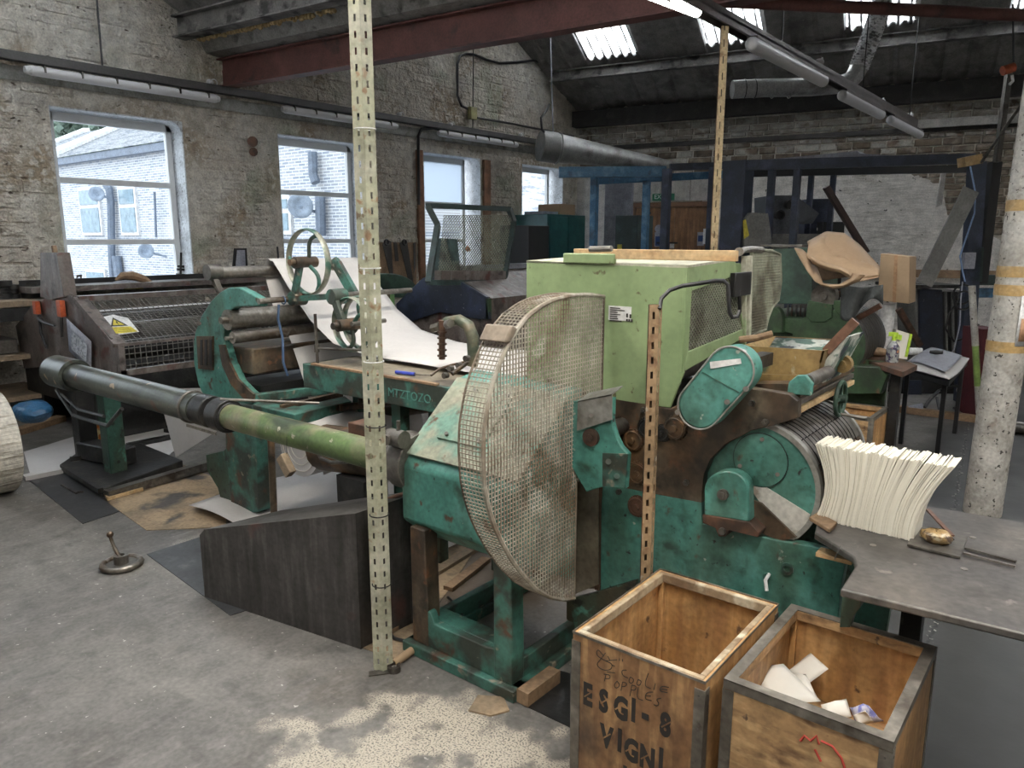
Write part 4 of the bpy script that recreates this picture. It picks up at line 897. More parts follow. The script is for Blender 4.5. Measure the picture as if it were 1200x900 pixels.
# ================================================================== FOREGROUND
# ---- tea chests
def chest(x0, y0, wx, wy, hz, mout, minn, label, top, name='tea_chest'):
    c = thing(name, label, 'crate', (x0 + wx / 2, y0 + wy / 2, 0)); t = .008; x1, y1 = x0 + wx, y0 + wy
    build('front_board', MB().box((x0, y0, .01), (x1, y0 + t, hz - .004)), mout, c)
    build('back_board', MB().box((x0, y1 - t, .01), (x1, y1, hz - .004)), minn, c)
    build('side_board', MB().box((x0, y0 + t, .01), (x0 + t, y1 - t, hz - .004)), minn, c)
    build('side_board', MB().box((x1 - t, y0 + t, .01), (x1, y1 - t, hz - .004)), minn, c)
    build('bottom_board', MB().box((x0, y0, 0), (x1, y1, .01)), minn, c)
    bw = .016   # inner battens around the rim and in the corners
    for a, b_ in (((x0 + t, y0 + t), (x1 - t, y0 + t + bw)), ((x0 + t, y1 - t - bw), (x1 - t, y1 - t)), ((x0 + t, y0 + t + bw), (x0 + t + bw, y1 - t - bw)), ((x1 - t - bw, y0 + t + bw), (x1 - t, y1 - t - bw))):
        build('rim_batten', MB().box((*a, hz - .03), (*b_, hz - .001)), m_batten if top == 'wood' else m_woodpale, c, bevel=.003)
    for a in ((x0 + t, y1 - t - bw), (x1 - t - bw, y1 - t - bw), (x0 + t, y0 + t)):
        build('corner_batten', MB().box((*a, .01), (a[0] + bw, a[1] + bw, hz - .03)), minn, c, bevel=.002)
    e = .024; u = .0016
    rim = m_batten if top == 'wood' else m_strip
    if top == 'metal':
        for a, b_ in (((x0 - u, y0 - u), (x1 + u, y0 + .024)), ((x0 - u, y1 - .024), (x1 + u, y1 + u)), ((x0 - u, y0 + .024), (x0 + .024, y1 - .024)), ((x1 - .024, y0 + .024), (x1 + u, y1 - .024))):
            build('top_strip', MB().box((*a, hz - .001), (*b_, hz + .0015)), m_strip, c)
    hs = .022 if top == 'metal' else .006
    for a, b_ in (((x0 - u, y0 - u, hz - hs), (x1 + u, y0, hz + .001)), ((x0 - u, y1, hz - hs), (x1 + u, y1 + u, hz + .001)), ((x0 - u, y0, hz - hs), (x0, y1, hz + .001)), ((x1, y0, hz - hs), (x1 + u, y1, hz + .001))):
        build('edge_strip', MB().box(a, b_), m_strip, c)
    for cx, sx in ((x0, 1), (x1, -1)):
        for cy, sy in ((y0, 1), (y1, -1)):
            g = MB(); g.box((cx - sx * u * 1.5, cy - sy * u * 1.5, 0), (cx + sx * e, cy, hz - .0235)); g.box((cx - sx * u * 1.5, cy, 0), (cx, cy + sy * e, hz - .0235)); build('corner_strip', g, m_strip, c)
    rn = random.Random(int(x0 * 100)); g = MB()
    for k in range(7):
        z = .05 + k * .085
        for cx in (x0 + .012, x1 - .012): g.cyl((cx, y0 - u, z), (cx, y0 - u - .0015, z), .0028, n=8)
        g.cyl((x1 + u, y0 + .012, z), (x1 + u + .0015, y0 + .012, z), .0028, n=8)
    build('nail', g, m_steeld, c, kind='stuff')
    return c
c1 = chest(-.992, 1.497, .364, .478, .6, m_wooddark, m_wood, 'front left tea chest, empty, with black stencilled lettering and handwriting', 'wood')
FR = (radians(90), 0, 0)
ty = 1.497 - .0006
def onfront(s, px, py, size, tilt=0, sx=1, bold=0, name='stencil_letter'):
    p = PY(px, py, ty); o = text(name, s, m_ink, c1, p, size, (radians(90), -radians(tilt), 0), ext=.0004, sx=sx, bold=bold); return o
# stencilled capitals: baseline points taken letter by letter on the front board
for ch, px, py in (('E', 683, 823), ('S', 702, 831), ('G', 719, 838), ('I', 739, 843), ('-', 752, 846), ('8', 773, 859), ('V', 704, 872), ('I', 723, 878), ('G', 731, 887), ('N', 749, 896), ('I', 771, 901), ('I', 729, 921), ('0', 741, 925)):
    onfront(ch, px, py, .084, 0, .66, .0042)
    if ch in 'ESG8VN':   # the bridge gaps of a stencil
        p = PY(px, py, ty - .0006); build('stencil_gap', MB().bar(p + V(.004, 0, .018), p + V(.028, 0, .042), .0035, .0006, up=(0, 1, 0)), m_wooddark, c1)
def stroke(pts, w=.0011, m=m_ink, c=c1, y=ty, name='pen_stroke'):   # handwriting as thin pen lines lying on the board
    build(name, MB().tube([PY(a, b_, y) for a, b_ in pts], w, 5), m, c, kind='stuff')
def zz(x, y): return (670 + x * 160 / 873, 735 + y * 165 / 900)
def hand(groups, name):
    g = MB()
    for pts in groups:
        for _ in range(2):   # round the pen line
            if len(pts) > 2: pts = [pts[0]] + [q for a, b_ in zip(pts, pts[1:]) for q in ((a[0] * .75 + b_[0] * .25, a[1] * .75 + b_[1] * .25), (a[0] * .25 + b_[0] * .75, a[1] * .25 + b_[1] * .75))] + [pts[-1]]
        g.tube([PY(*zz(*p), ty) for p in pts], .0010, 5)
    build(name, g, m_ink, c1, kind='stuff')
hand([[(205,185),(165,135),(155,180),(215,215),(262,235),(250,275),(195,275),(155,240),(185,205),(215,165)], [(230,185),(245,215)], [(215,215),(290,208)], [(255,240),(275,250)], [(305,200),(305,215)], [(325,205),(325,220)]], 'handwriting')
hand([[(350,275),(318,275),(325,310),(360,325)], [(375,318),(362,350),(385,362),(400,335),(375,318)], [(425,335),(412,365),(435,375),(447,345),(425,335)], [(490,295),(462,375),(505,392)], [(535,360),(525,400)], [(620,385),(572,375),(560,410),(612,418)], [(570,395),(610,400)]], 'handwriting')
hand([[(220,300),(208,345)], [(205,300),(245,305),(245,330),(215,328)], [(225,285),(275,292)], [(290,345),(268,370),(285,395),(310,370),(290,345)], [(325,350),(315,405)], [(325,350),(355,358),(345,380),(320,378)], [(385,370),(372,440)], [(385,370),(415,378),(405,405),(380,400)], [(425,385),(415,455),(455,468)], [(520,415),(478,415),(465,460),(510,470)], [(475,438),(505,440)], [(570,455),(538,460),(560,490),(545,505),(525,495)]], 'handwriting')
c2 = chest(-.598, 1.536, .357, .46, .6, m_woodpale, m_wood, 'front right tea chest with grey metal rim and white paper scraps inside', 'metal')
stroke([(938, 868), (943, 862), (950, 868), (957, 862), (960, 872)], .003, m_redink, c2, 1.536, 'crayon_mark'); stroke([(962, 868), (975, 874), (986, 888), (990, 900)], .003, m_redink, c2, 1.536, 'crayon_mark'); stroke([(955, 878), (962, 892)], .003, m_redink, c2, 1.536, 'crayon_mark')
# scraps in the second chest, lying on a heap of offcuts
build('offcut_floor', MB().grid(lambda u, v: (-.585 + .33 * u, 1.55 + .43 * v, .30 + .05 * (1 - v) * (1.1 - u) + .012 * sin(u * 9 + v * 7)), 14, 14), m_paper, None, solid=.004) if False else None
fl = MB(); rn = random.Random(12)
def scrap(quad, label, m=m_paper, bend=.01, th=.0012):
    q = [V(*p) for p in quad]
    def fn(u, v): p = q[0] * (1 - u) * (1 - v) + q[1] * u * (1 - v) + q[2] * u * v + q[3] * (1 - u) * v; return p + V(0, 0, bend * sin(u * pi) * sin(v * pi))
    return solo('paper_scrap', MB().grid(fn, 6, 6), m, label, 'paper', 'paper scraps in the front right chest', solid=th)
scrap([PZ(880, 782, .48), PZ(918, 778, .50), PZ(962, 822, .47), PZ(905, 826, .46)], 'large white sheet scrap at the left in the second chest')
scrap([PZ(924, 786, .45), PZ(950, 765, .49), PZ(971, 784, .48), PZ(945, 803, .44)], 'white envelope with a translucent window sticking up in the chest')
scrap([PZ(925, 790, .47), PZ(944, 790, .48), PZ(960, 822, .46), PZ(938, 824, .45)], 'crumpled white strip under the envelope in the chest', bend=.03)
scrap([PZ(962, 826, .47), PZ(992, 819, .50), PZ(998, 840, .48), PZ(968, 845, .46)], 'white flap near the middle of the front rim, in the chest', bend=.02)
scrap([PZ(996, 829, .46), PZ(1016, 832, .48), PZ(1036, 845, .46), PZ(1004, 850, .45)], 'blue and white crumpled paper in the right corner of the chest', m=M('blue_printed_paper', (.5, .5, .62), .7, 0, [((.18, .2, .5), 60, .5, .6, 3)]), bend=.03)
scrap([PZ(1000, 838, .49), PZ(1014, 833, .52), PZ(1024, 846, .49), PZ(1006, 850, .48)], 'small white triangle of paper on the blue scrap in the chest')
h = MB()
h.grid(lambda u, v: (-.588 + .337 * u, 1.546 + .44 * v, .41 + .03 * sin(u * 7 + 1) * cos(v * 5) - .06 * v), 16, 16); 
o = solo('paper_heap', h, m_woodpale, 'brown paper offcuts filling the bottom of the front right chest', 'offcuts', solid=.004); o['kind'] = 'stuff'
# ---- slotted posts
def slotted(name, base, top, wflange, m, label, cat='post', pitch=.05, slot=.022, dirs=((1, 0), (0, 1)), rivets=True, z0=0, back=0):
    """angle iron: two flanges meeting at the corner line base->top, with real slots"""
    base, top = Vector(base), Vector(top); L = (top - base).length; r = thing(name, label, cat, base)
    for dq in dirs:
        d = V(dq[0], dq[1], 0).normalized(); mb = MB(); n_ = V(d.y, -d.x, 0) * .0018; wv = dq[2] if len(dq) > 2 else wflange
        cols = (0, wv * .36, wv * .36 + .009, wv)
        def slab(a0, a1, z0_, z1_):
            ax = (top - base) / L; p = [base + d * a0 + ax * z0_, base + d * a1 + ax * z0_, base + d * a1 + ax * z1_, base + d * a0 + ax * z1_]; mb.prism([q - n_ * .5 for q in p], n_)
        slab(cols[0], cols[1], 0, L); slab(cols[2], cols[3], 0, L); z = 0
        while z < L: slab(cols[1], cols[2], z, min(L, z + pitch - slot)); z += pitch
        build('flange', mb, m, r, smooth=False)
    if back:
        d = V(dirs[0][0], dirs[0][1], 0).normalized(); bk_ = V(-_sy, _cy, 0) * abs(back); o_ = base + bk_; build('back_web', MB().prism([o_, o_ + d * dirs[0][2], o_ + d * dirs[0][2] + (top - base), o_ + (top - base)], bk_ * .1), m_brownmetal, r, smooth=False)
    return r
pb0 = V(-1.975, 1.70, 0)
lp = slotted('slotted_post', pb0, pb0 + V(0, 0, 3.62), .043, m_post, 'cream slotted steel post standing on the floor in the foreground, floor to roof', dirs=((cos(radians(38.6 + 42)), sin(radians(38.6 + 42))), (-cos(radians(38.6 - 25)), -sin(radians(38.6 - 25)))))
# wrap it so the corner faces the camera, second pair of flanges behind makes the tube-like section
for z in (.35, .62, .95, 1.18, 1.5, 1.95):
    g = MB(); g.ring(pb0 + V(-.006, .012, z), (0, 0, 1), .034, .0022, 20, 6); build('cable_tie', g, m_black if z < 1.0 else m_white, lp)
build('post_foot', MB().bar(pb0 + V(-.03, -.045, .003), pb0 + V(.02, .02, .003), .03, .004, up=(0, 0, 1)), m_steeld, lp)
# yellow post between the machines
tp = PX(855, 34, -2.37); yb_ = PX(838, 290, -2.37)
slotted('slotted_post', V(-2.37, 5.32, 0), V(-2.37, 5.32, 3.06), .075, m_posty, 'tan slotted post rising behind the pale green box to the lighting tray', pitch=.11, slot=.05, dirs=((cos(radians(38.6 + 12)), sin(radians(38.6 + 12)), .055), (cos(radians(38.6 + 75)), sin(radians(38.6 + 75)), .06)), back=.03)
pt, pbm = PY(772, 357, 2.06), PY(762, 660, 2.06)
op = slotted('slotted_post', V(pbm.x, 2.06, 0), V(pt.x, 2.06, pt.z), .034, m_posto, 'short ochre slotted post in front of the machine side carrying a bent rod', pitch=.046, slot=.022, dirs=((cos(radians(38.6 + 12)) * -1, sin(radians(38.6 + 12)) * -1, .03), (cos(radians(38.6 + 60)), sin(radians(38.6 + 60)), .03)), back=-.016)
rod = [PY(773, 362, 2.06), PY(775, 350, 2.08), PY(785, 340, 2.1), PY(800, 335, 2.12), PY(820, 332, 2.15), PY(838, 329, 2.18), PY(848, 329, 2.2), PY(853, 334, 2.2), PY(854, 350, 2.2), PY(855, 366, 2.2), PY(858, 372, 2.21), PY(864, 371, 2.23), PY(867, 364, 2.24)]
build('bent_rod', MB().tube(rod, .0065, 10), m_black, op)
# ---- dark steel delivery table with stack of bags
tbl = thing('delivery_table', 'dark steel delivery table carrying the fanned white paper bags', 'table', (.15, 2.25, 0))
zt_ = .75
poly = [PZ(985, 690, zt_), PZ(1200, 742, zt_), V(.9, 1.9, zt_), V(.9, 2.68, zt_), PZ(1200, 612, zt_), PZ(1120, 598, zt_), V(-.52, 2.62, zt_), PZ(958, 610, zt_), PZ(955, 624, zt_), PZ(1000, 652, zt_), PZ(1003, 662, zt_)]
build('table_top', MB().prism([p - V(0, 0, .022) for p in poly], (0, 0, .022)), m_table, tbl, bevel=.005)
for x, y in ((-.33, 2.22), (.8, 1.95), (.8, 2.6), (-.4, 2.6)): build('leg', MB().bar((x, y, 0), (x, y, .728), .045, .045), m_dark, tbl)
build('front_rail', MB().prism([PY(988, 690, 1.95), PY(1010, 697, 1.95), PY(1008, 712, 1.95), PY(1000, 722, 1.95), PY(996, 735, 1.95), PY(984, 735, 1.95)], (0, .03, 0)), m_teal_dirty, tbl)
g = None
for a, c in ((1023, 639), (1140, 630), (1130, 667), (1089, 655)):
    p = PZ(a, c, zt_); build('countersunk_screw', MB().cyl(p, p + V(0, 0, .0015), .009 if a != 1089 else .002, n=16), m_steel, tbl)
build('seam', MB().bar(PZ(985, 640, zt_ + .001), PZ(978, 655, zt_ + .001), .002, .002), m_black, tbl)
# fan of bags
rb2 = random.Random(21); NB = 84
bl, br_ = PY(956, 608, 2.3), PY(1064, 634, 2.25); tl, tr_ = PY(952, 526, 2.27), PY(1117, 549, 2.29)
proto = []
for i in range(NB):
    t = i / (NB - 1); base = V(-.638 + (-.365 + .638) * t, 2.30 - .012 * t, zt_ + .0012)
    topx = -.655 + (-.285 + .655) * t; topz = .985 + rb2.uniform(-.004, .004) - base.z + .002 * sin(i * .9)
    dx = topx - base.x; bulge = .028 * (1 - t) ** 2 - .012 * t; wd = .118; jy = rb2.uniform(-.004, .004); th = .0026; sb, st_p = (.638 - .365) / NB, (.655 - .285) / NB
    mb = MB(); vs = []; fs = []; n = 6
    for k in range(n + 1):
        v = k / n; x = dx * v ** 1.35 + bulge * sin(pi * v); z = topz * v
        hw_ = (sb + (st_p - sb) * v) * .47
        for (ox, oy) in ((-hw_, 0), (hw_, 0), (hw_, wd), (-hw_, wd)):
            vs.append(base + V(x + ox, oy + jy + (.0012 * sin(v * 9 + i * .7) if k else 0), z + (rb2.uniform(-.002, .003) if k == n else 0)))
    for k in range(n):
        for j in range(4): fs.append((k*4+j, k*4+(j+1) % 4, (k+1)*4+(j+1) % 4, (k+1)*4+j))
    fs += [(0, 1, 2, 3), (n*4, n*4+1, n*4+2, n*4+3)]
    mb.add(vs, fs); solo('paper_bag', mb, m_paperc, 'upright white paper bag touching the drum, first of the fanned row' if i == 0 else 'outermost leaning white paper bag, at the free end of the fanned row' if i == NB - 1 else 'white folded paper bag standing in the fanned row on the dark steel table', 'paper bag', 'fanned paper bags on the delivery table', smooth=False)
# follower plate, weight, bars
fp_ = thing('follower_plate', 'flat steel follower plate with guide bar holding up the bags', 'plate', tuple(PZ(1100, 637, zt_)))
z1 = zt_ + .003
build('plate', MB().prism([PZ(1063, 640, z1), PZ(1125, 655, z1), PZ(1134, 631, z1), PZ(1075, 617, z1)], (0, 0, .006)), m_steeld, fp_)
build('guide_bar', MB().bar(PZ(1131, 642, z1 + .004), PZ(1191, 658, z1 + .004), .012, .006, up=(0, 0, 1)), m_steeld, fp_)
build('guide_bar', MB().bar(PZ(1129, 648, z1 + .004), PZ(1190, 664, z1 + .004), .008, .006, up=(0, 0, 1)), m_steel, fp_)
build('stay', MB().bar(PZ(1087, 597, zt_ + .03), PZ(1116, 628, z1 + .008), .012, .005, up=(0, 0, 1)), m_copper, fp_)
g = MB(); c = PZ(1097, 634, zt_ + .012); rk = random.Random(3); vs = []
g.ball(c + V(0, 0, .014), .042, 16, 8, (1, .8, .5))
g.v = [v + V(rk.uniform(-.004, .004), rk.uniform(-.004, .004), rk.uniform(-.003, .003)) for v in g.v]
solo('tape_wad', g, M('shiny_tape_wad', (.33, .22, .10), .25, 0, [((.5, .42, .28), 28, .55, .62, 5), ((.08, .05, .03), 24, .55, .62, 6)], (60, .8, .006)), 'brown wad of crumpled tape used as a weight on the steel plate', 'weight')
solo('wood_block', MB().prism([PZ(948, 610, zt_ + .002), PZ(972, 625, zt_ + .002), PZ(981, 616, zt_ + .002), PZ(958, 604, zt_ + .002)], (0, 0, .012)), m_oldwood, 'small wooden strip lying between the drum and the bag stack', 'wood', bevel=.002)
# ---- white column
cc_ = V(-.38, 5.02, 0); cd_ = PD(1165, 610, 4.6)
Rc = .10; cc_ = PZ(1163, 608, 0) + V(-_sy * .1, _cy * .1, 0)
LEAN = V(_cy, _sy, 0) * .022
colr = thing('white_column', 'round chipped white painted column wrapped with brown tape bands', 'column', (cc_.x, cc_.y, 0))
build('shaft', MB().cyl(cc_, cc_ + V(0, 0, 5.0) + LEAN * 5.0, Rc, n=48), m_column, colr)
dc = -cc_.x * _sy + cc_.y * _cy
for a in (240, 319, 341, 408):
    z = PD(1175, a, dc - .1).z; build('tape_band', MB().cyl(V(cc_.x, cc_.y, z - .03) + LEAN * z, V(cc_.x, cc_.y, z + .03) + LEAN * z, Rc + .0025, n=48), m_tape, colr)
g = MB(); zc1, zc0 = PD(1190, 345, dc).z, PD(1190, 403, dc).z
a0 = atan2(-cc_.y, -cc_.x) + .35
def onc(u, v, r_=Rc + .006): a = a0 + 1.0 * u; z_ = zc0 + (zc1 - zc0) * v; return (cc_.x + r_ * cos(a) + LEAN.x * z_, cc_.y + r_ * sin(a) + LEAN.y * z_, z_)
nts = solo('notice_sheet', g.grid(onc, 8, 1), m_white, 'white notice sheet taped to the round white column', 'notice', solid=.001)
build('printed_picture', MB().grid(lambda u, v: onc(.12 + .8 * u, .1 + .45 * v, Rc + .0085), 8, 1), M('tan_print', (.42, .24, .14), .6, var=.3, vscale=30), nts, solid=.0006)
# ---- left of centre: leaning steel panel, paper roll, hand wheel, floor sheets
pn = MB(); q = [PZ(240, 700, 0), PZ(423, 761, 0), None, None]
a, c = PZ(240, 700, 0), PZ(423, 761, 0)
def above(p, px, py):  # point vertically above p seen near px,py
    d = -p.x * _sy + p.y * _cy; return V(p.x, p.y, PD(px, py, d).z)
at, ct = above(a, 240, 622), above(c, 423, 603)
bkv = V(.10, .42, 0)
poly = [a, c, ct, at + V(.04, .0, .012), at - V(0, 0, .02)]
pn.prism(poly, (0, .004, 0)); r_ = thing('steel_cover_plate', 'large streaked dark steel cover standing on the floor beside the cream post', 'cover', (-2.6, 1.75, 0))
build('front_sheet', pn, m_panel, r_, smooth=False)
rt_, rl2 = PD(530, 590, 2.75), PD(305, 597, 3.9)
g = MB(); g.prism([at + V(.04, 0, .012), ct, ct + V(.02, .40, .0), at + V(.12, .34, .02)], (0, 0, .004)); build('top_sheet', g, m_panel, r_, smooth=False)
g = MB(); g.prism([c, ct, ct + V(.02, .40, 0), c + V(.02, .40, 0)], (-.004, 0, 0)); build('side_sheet', g, m_panel, r_, smooth=False)
g = MB(); y0_, y1_ = .3, 1.60; rx = -5.45; rr_ = .33
def rollfn(u, v):
    a = 2 * pi * v; r0 = rr_ * (1 + .012 * noise.noise(V(0, cos(a) * 9, sin(a) * 9))); return (rx + r0 * cos(a), y0_ + (y1_ - y0_) * u, rr_ + r0 * sin(a))
g.grid(rollfn, 6, 72); pr_ = thing('paper_roll', 'big cream paper roll lying on the floor at the left edge', 'paper roll', (rx, 1.0, 0)); build('wound_paper', g, m_paperroll, pr_)
build('roll_end', MB().pipe((rx, y1_ - .004, rr_), (rx, y1_ + .004, rr_), rr_ * .99, .05, 48), m_paperroll, pr_); build('core', MB().pipe((rx, y1_ - .3, rr_), (rx, y1_ + .01, rr_), .05, .04, 20), m_card, pr_)
g = MB(); p = PZ(143, 664, .0); p.z = .018; hwt = thing('loose_handwheel', 'small steel hand wheel lying on the floor with its crank up', 'wheel', (p.x, p.y, 0))
build('wheel_rim', MB().ring(p, (0, 0, 1), .085, .015, 40, 10), m_steel, hwt); build('web', MB().cyl(p - V(0, 0, .006), p + V(0, 0, .002), .082, n=32), m_steeld, hwt)
build('hub', MB().pipe(p - V(0, 0, .01), p + V(0, 0, .045), .034, .018, 24), m_steeld, hwt)
pk = above(p, 132, 628); build('crank', MB().tube([p + V(0, 0, .01), PD(139, 645, 3.9) if False else p + V(-.035, -.01, .07), p + V(-.052, -.015, .11), p + V(-.050, -.02, .135)], .009, 8).ball(p + V(-.050, -.02, .145), .017, 10, 8), m_steel, hwt)
m_plate = M('dark_floor_plate', (.055, .057, .06), .4, .2, [((.035, .035, .037), 4, .5, .68, 6), ((.09, .09, .09), 12, .58, .7, 6)])
def flat(name, px, m, label, cat='sheet', z=.0, th=.003, **k):
    o = solo(name, MB().prism([PZ(a, c, z) + V(0, 0, .0005) for a, c in px], (0, 0, th)), m, label, cat, smooth=False, **k); return o
flat('steel_floor_plate', [(30, 560), (97, 614), (134, 602), (160, 590), (75, 548)], m_plate, 'dark steel plate on the floor beside the paper roll')
flat('steel_floor_plate', [(172, 650), (270, 722), (300, 712), (330, 690), (240, 628)], m_plate, 'dark steel plate on the floor in front of the streaked cover')
flat('cardboard_sheet', [(121, 586), (172, 622), (265, 618), (265, 566), (215, 545), (160, 570)], m_cardd, 'dirty brown cardboard sheet on the floor below the oily base')
solo('wood_offcut', MB().prism([PZ(121, 580, .006), PZ(126, 587, .006), PZ(168, 575, .006), PZ(163, 570, .006)], (0, 0, .02)), m_plank, 'thin wooden offcut lying on the dirty cardboard sheet', 'wood')
flat('white_floor_sheet', [(28, 530), (35, 555), (120, 545), (190, 540), (240, 500), (180, 498), (100, 508)], m_paper2, 'white paper sheets covering the floor under the black stand', z=.0)
flat('mat', [(425, 690), (425, 760), (470, 775), (560, 640), (480, 640)], m_cardd, 'brown board on the floor behind the cream post')
# bits around the cream post
p = PZ(462, 786, 0); cst = thing('castor_ring', 'small grey ring wheel on the floor beside the cream post', 'wheel', (p.x, p.y, 0)); build('tread', MB().pipe(p, p + V(0, 0, .022), .026, .012, 24), m_steeld, cst); build('hub', MB().pipe(p + V(0, 0, .002), p + V(0, 0, .018), .010, .004, 16), m_galv, cst)
solo('cardboard_tube', MB().pipe(PZ(461, 778, .018), PZ(486, 760, .018), .016, .012, 16), m_card, 'short cardboard tube on the floor by the cream post foot', 'tube')
solo('rubber_patch', MB().prism([PZ(549, 834, 0), PZ(560, 816, 0), PZ(590, 818, 0), PZ(597, 834, 0), PZ(575, 840, 0)], (0, 0, .006)), m_cardd, 'curled brown scrap on the pale floor patch before the base frame', 'scrap')
solo('timber_block', MB().bar(PZ(612, 818, .03), PZ(650, 790, .03), .05, .05, up=(0, 0, 1)), m_oldwood, 'reddish timber block wedged under the machine base corner', 'wood')
flat('black_floor_mat', [(612, 826), (668, 853), (668, 790), (650, 785)], m_dark, 'black mat on the floor between base frame and first chest')
g = MB(); g.tube([PZ(450, 735, .01), PZ(462, 748, .012), PZ(478, 752, .012), PZ(486, 748, .02)], .007, 8); solo('black_hose', g, m_black, 'black hose curling on the floor behind the cream post', 'hose')
g = MB(); g.tube([PZ(525, 700, .02), PZ(540, 715, .05), PZ(545, 735, .09), PZ(543, 750, .03)], .007, 8); solo('black_hose', g, m_black, 'black hose looping inside the teal base frame', 'hose')
for a, b_, lab, mm in (((455, 712), (490, 690), 'worn plank on the floor behind the cream post', m_oldwood), ((455, 738), (492, 716), 'second plank on the floor, nearer the base frame leg', m_oldwood), ((525, 690), (570, 655), 'pale plank lying under the gear cover', m_oldwood), ((508, 672), (560, 640), 'dark plank lying further under the gear cover', m_bench)):
    solo('floor_plank', MB().bar(PZ(*a, .012), PZ(*b_, .012), .05, .02, up=(0, 0, 1)), mm, lab, 'plank')
p = PZ(474, 674, .02); solo('rag', MB().ball(p, .03, 8, 6, (.8, .5, 1.2)), m_paper, 'small white rag on the floor behind the cream post', 'rag')
# wood plank and rags on the green box
a, c = PX(673, 299, -1.7), None
pk0, pk1 = PY(675, 301, 2.83), PX(865, 303, XR + .004); pk1 = V(XR - .02, 2.75, zt2 + .01)
solo('pine_lath', MB().bar(PZ(674, 297, 1.545), PZ(864, 300, 1.545), .02, .034, up=(0, 0, 1)), m_plank, 'fresh pine lath lying along the back of the pale green box', 'wood', bevel=.002)
g = MB(); p = PZ(702, 292, 1.57); g.tube([p + V(-.03, 0, 0), p, p + V(.04, 0, .002)], .008, 8); solo('wire_scrap', g, m_galv, 'small grey clamp on the pine lath of the green box', 'clamp')
# ================================================================== WEB FEED FRAME (between main machine and machine with the warning sign)
YF = 2.3
wf = thing('web_feed_frame', 'green cast C-shaped feed frame with rollers and shaft, left of the mesh guard machine', 'machine frame', (-3.4, 2.6, 0))
cpx = [(227, 400), (229, 388), (236, 370), (247, 353), (258, 342), (268, 337), (280, 337), (292, 343), (304, 350), (305, 359), (290, 359), (275, 360), (268, 366), (264, 377), (262, 395), (264, 405), (270, 425), (280, 446), (290, 457), (297, 463), (296, 475), (270, 480), (241, 470), (232, 450), (227, 425)]
cf = build('c_frame', MB().prism(polyY(cpx, YF), (0, .05, 0)), m_teal, wf, bevel=.006)
lip = ccw((340, 395), (78, 68), 180, 118, 8); g = MB(); g.prism([PY(a, c, YF - .012) for a, c in ((256, 404), (262, 404), (268, 424), (278, 444), (290, 456), (297, 462), (296, 472), (284, 466), (270, 450), (260, 428))], (0, .014, 0)); build('wear_strip', g, m_brownmetal, cf)
g = MB()
for a, c in ((243, 351), (233, 379)): g.cyl(PY(a, c, YF), PY(a, c, YF - .02), .014, n=8).cyl(PY(a, c, YF - .02), PY(a, c, YF - .035), .006, n=8)
build('bolt', g, m_steeld, cf, kind='stuff')
g = MB(); g.prism(polyY([(230, 394), (249, 394), (249, 434), (232, 432)], YF - .01), (0, .01, 0)); gp = build('vent_plate', g, m_brownmetal, cf)
for k in range(3): a = 234.5 + k * 5.5; build('slot', MB().prism(polyY([(a, 398), (a + 2.5, 398), (a + 2.5, 428), (a, 428)], YF - .013), (0, .004, 0)), m_black, gp)
g = MB(); g.prism(polyY([(264, 470), (301, 476), (301, 504), (303, 600), (272, 604), (264, 520)], YF - .02), (0, .10, 0)); build('pillar', g, m_tealw, wf, bevel=.005)
g = MB(); g.prism(polyY([(241, 533), (262, 528), (270, 520), (272, 606), (262, 598), (255, 572), (243, 552)], YF - .01), (0, .05, 0)); build('bracket', g, m_teal_dirty, wf, bevel=.004)
build('far_pillar', MB().box((-3.9, 3.35, 0), (-3.78, 3.43, 1.25)), m_teal_dirty, wf)
def roller(name, px, x, r, y1, m, label=None):
    p = PX(px[0], px[1], x); b_ = MB(); b_.cyl(p, V(p.x, y1, p.z), r, n=28); b_.cyl(p - V(0, .04, 0), p, r * .35, n=12); return build(name, b_, m, wf)
roller('top_roller', (252, 320), -4.0, .035, 3.35, m_steel)
g = MB(); p = PX(248, 319, -4.0); g.bar(p, PY(258, 342, YF + .02), .03, .03); build('roller_arm', g, m_steeld, wf); build('top_roller_axle', MB().cyl(p - V(0, .03, 0), p + V(0, .05, 0), .045, n=16), m_steeld, wf)
roller('draw_roller', (266, 375), -3.86, .058, 3.35, m_steel); roller('nip_roller', (272, 396), -3.80, .032, 3.35, m_steel)
build('roller_bed', MB().box((-4.05, 2.35, .84), (-3.74, 3.35, .99)), m_brownmetal, wf, bevel=.01)
build('lower_bed_rail', MB().box((-4.0, 2.36, .70), (-3.7, 3.35, .78)), m_dark, wf)  # dark iron rail beneath the roller bed
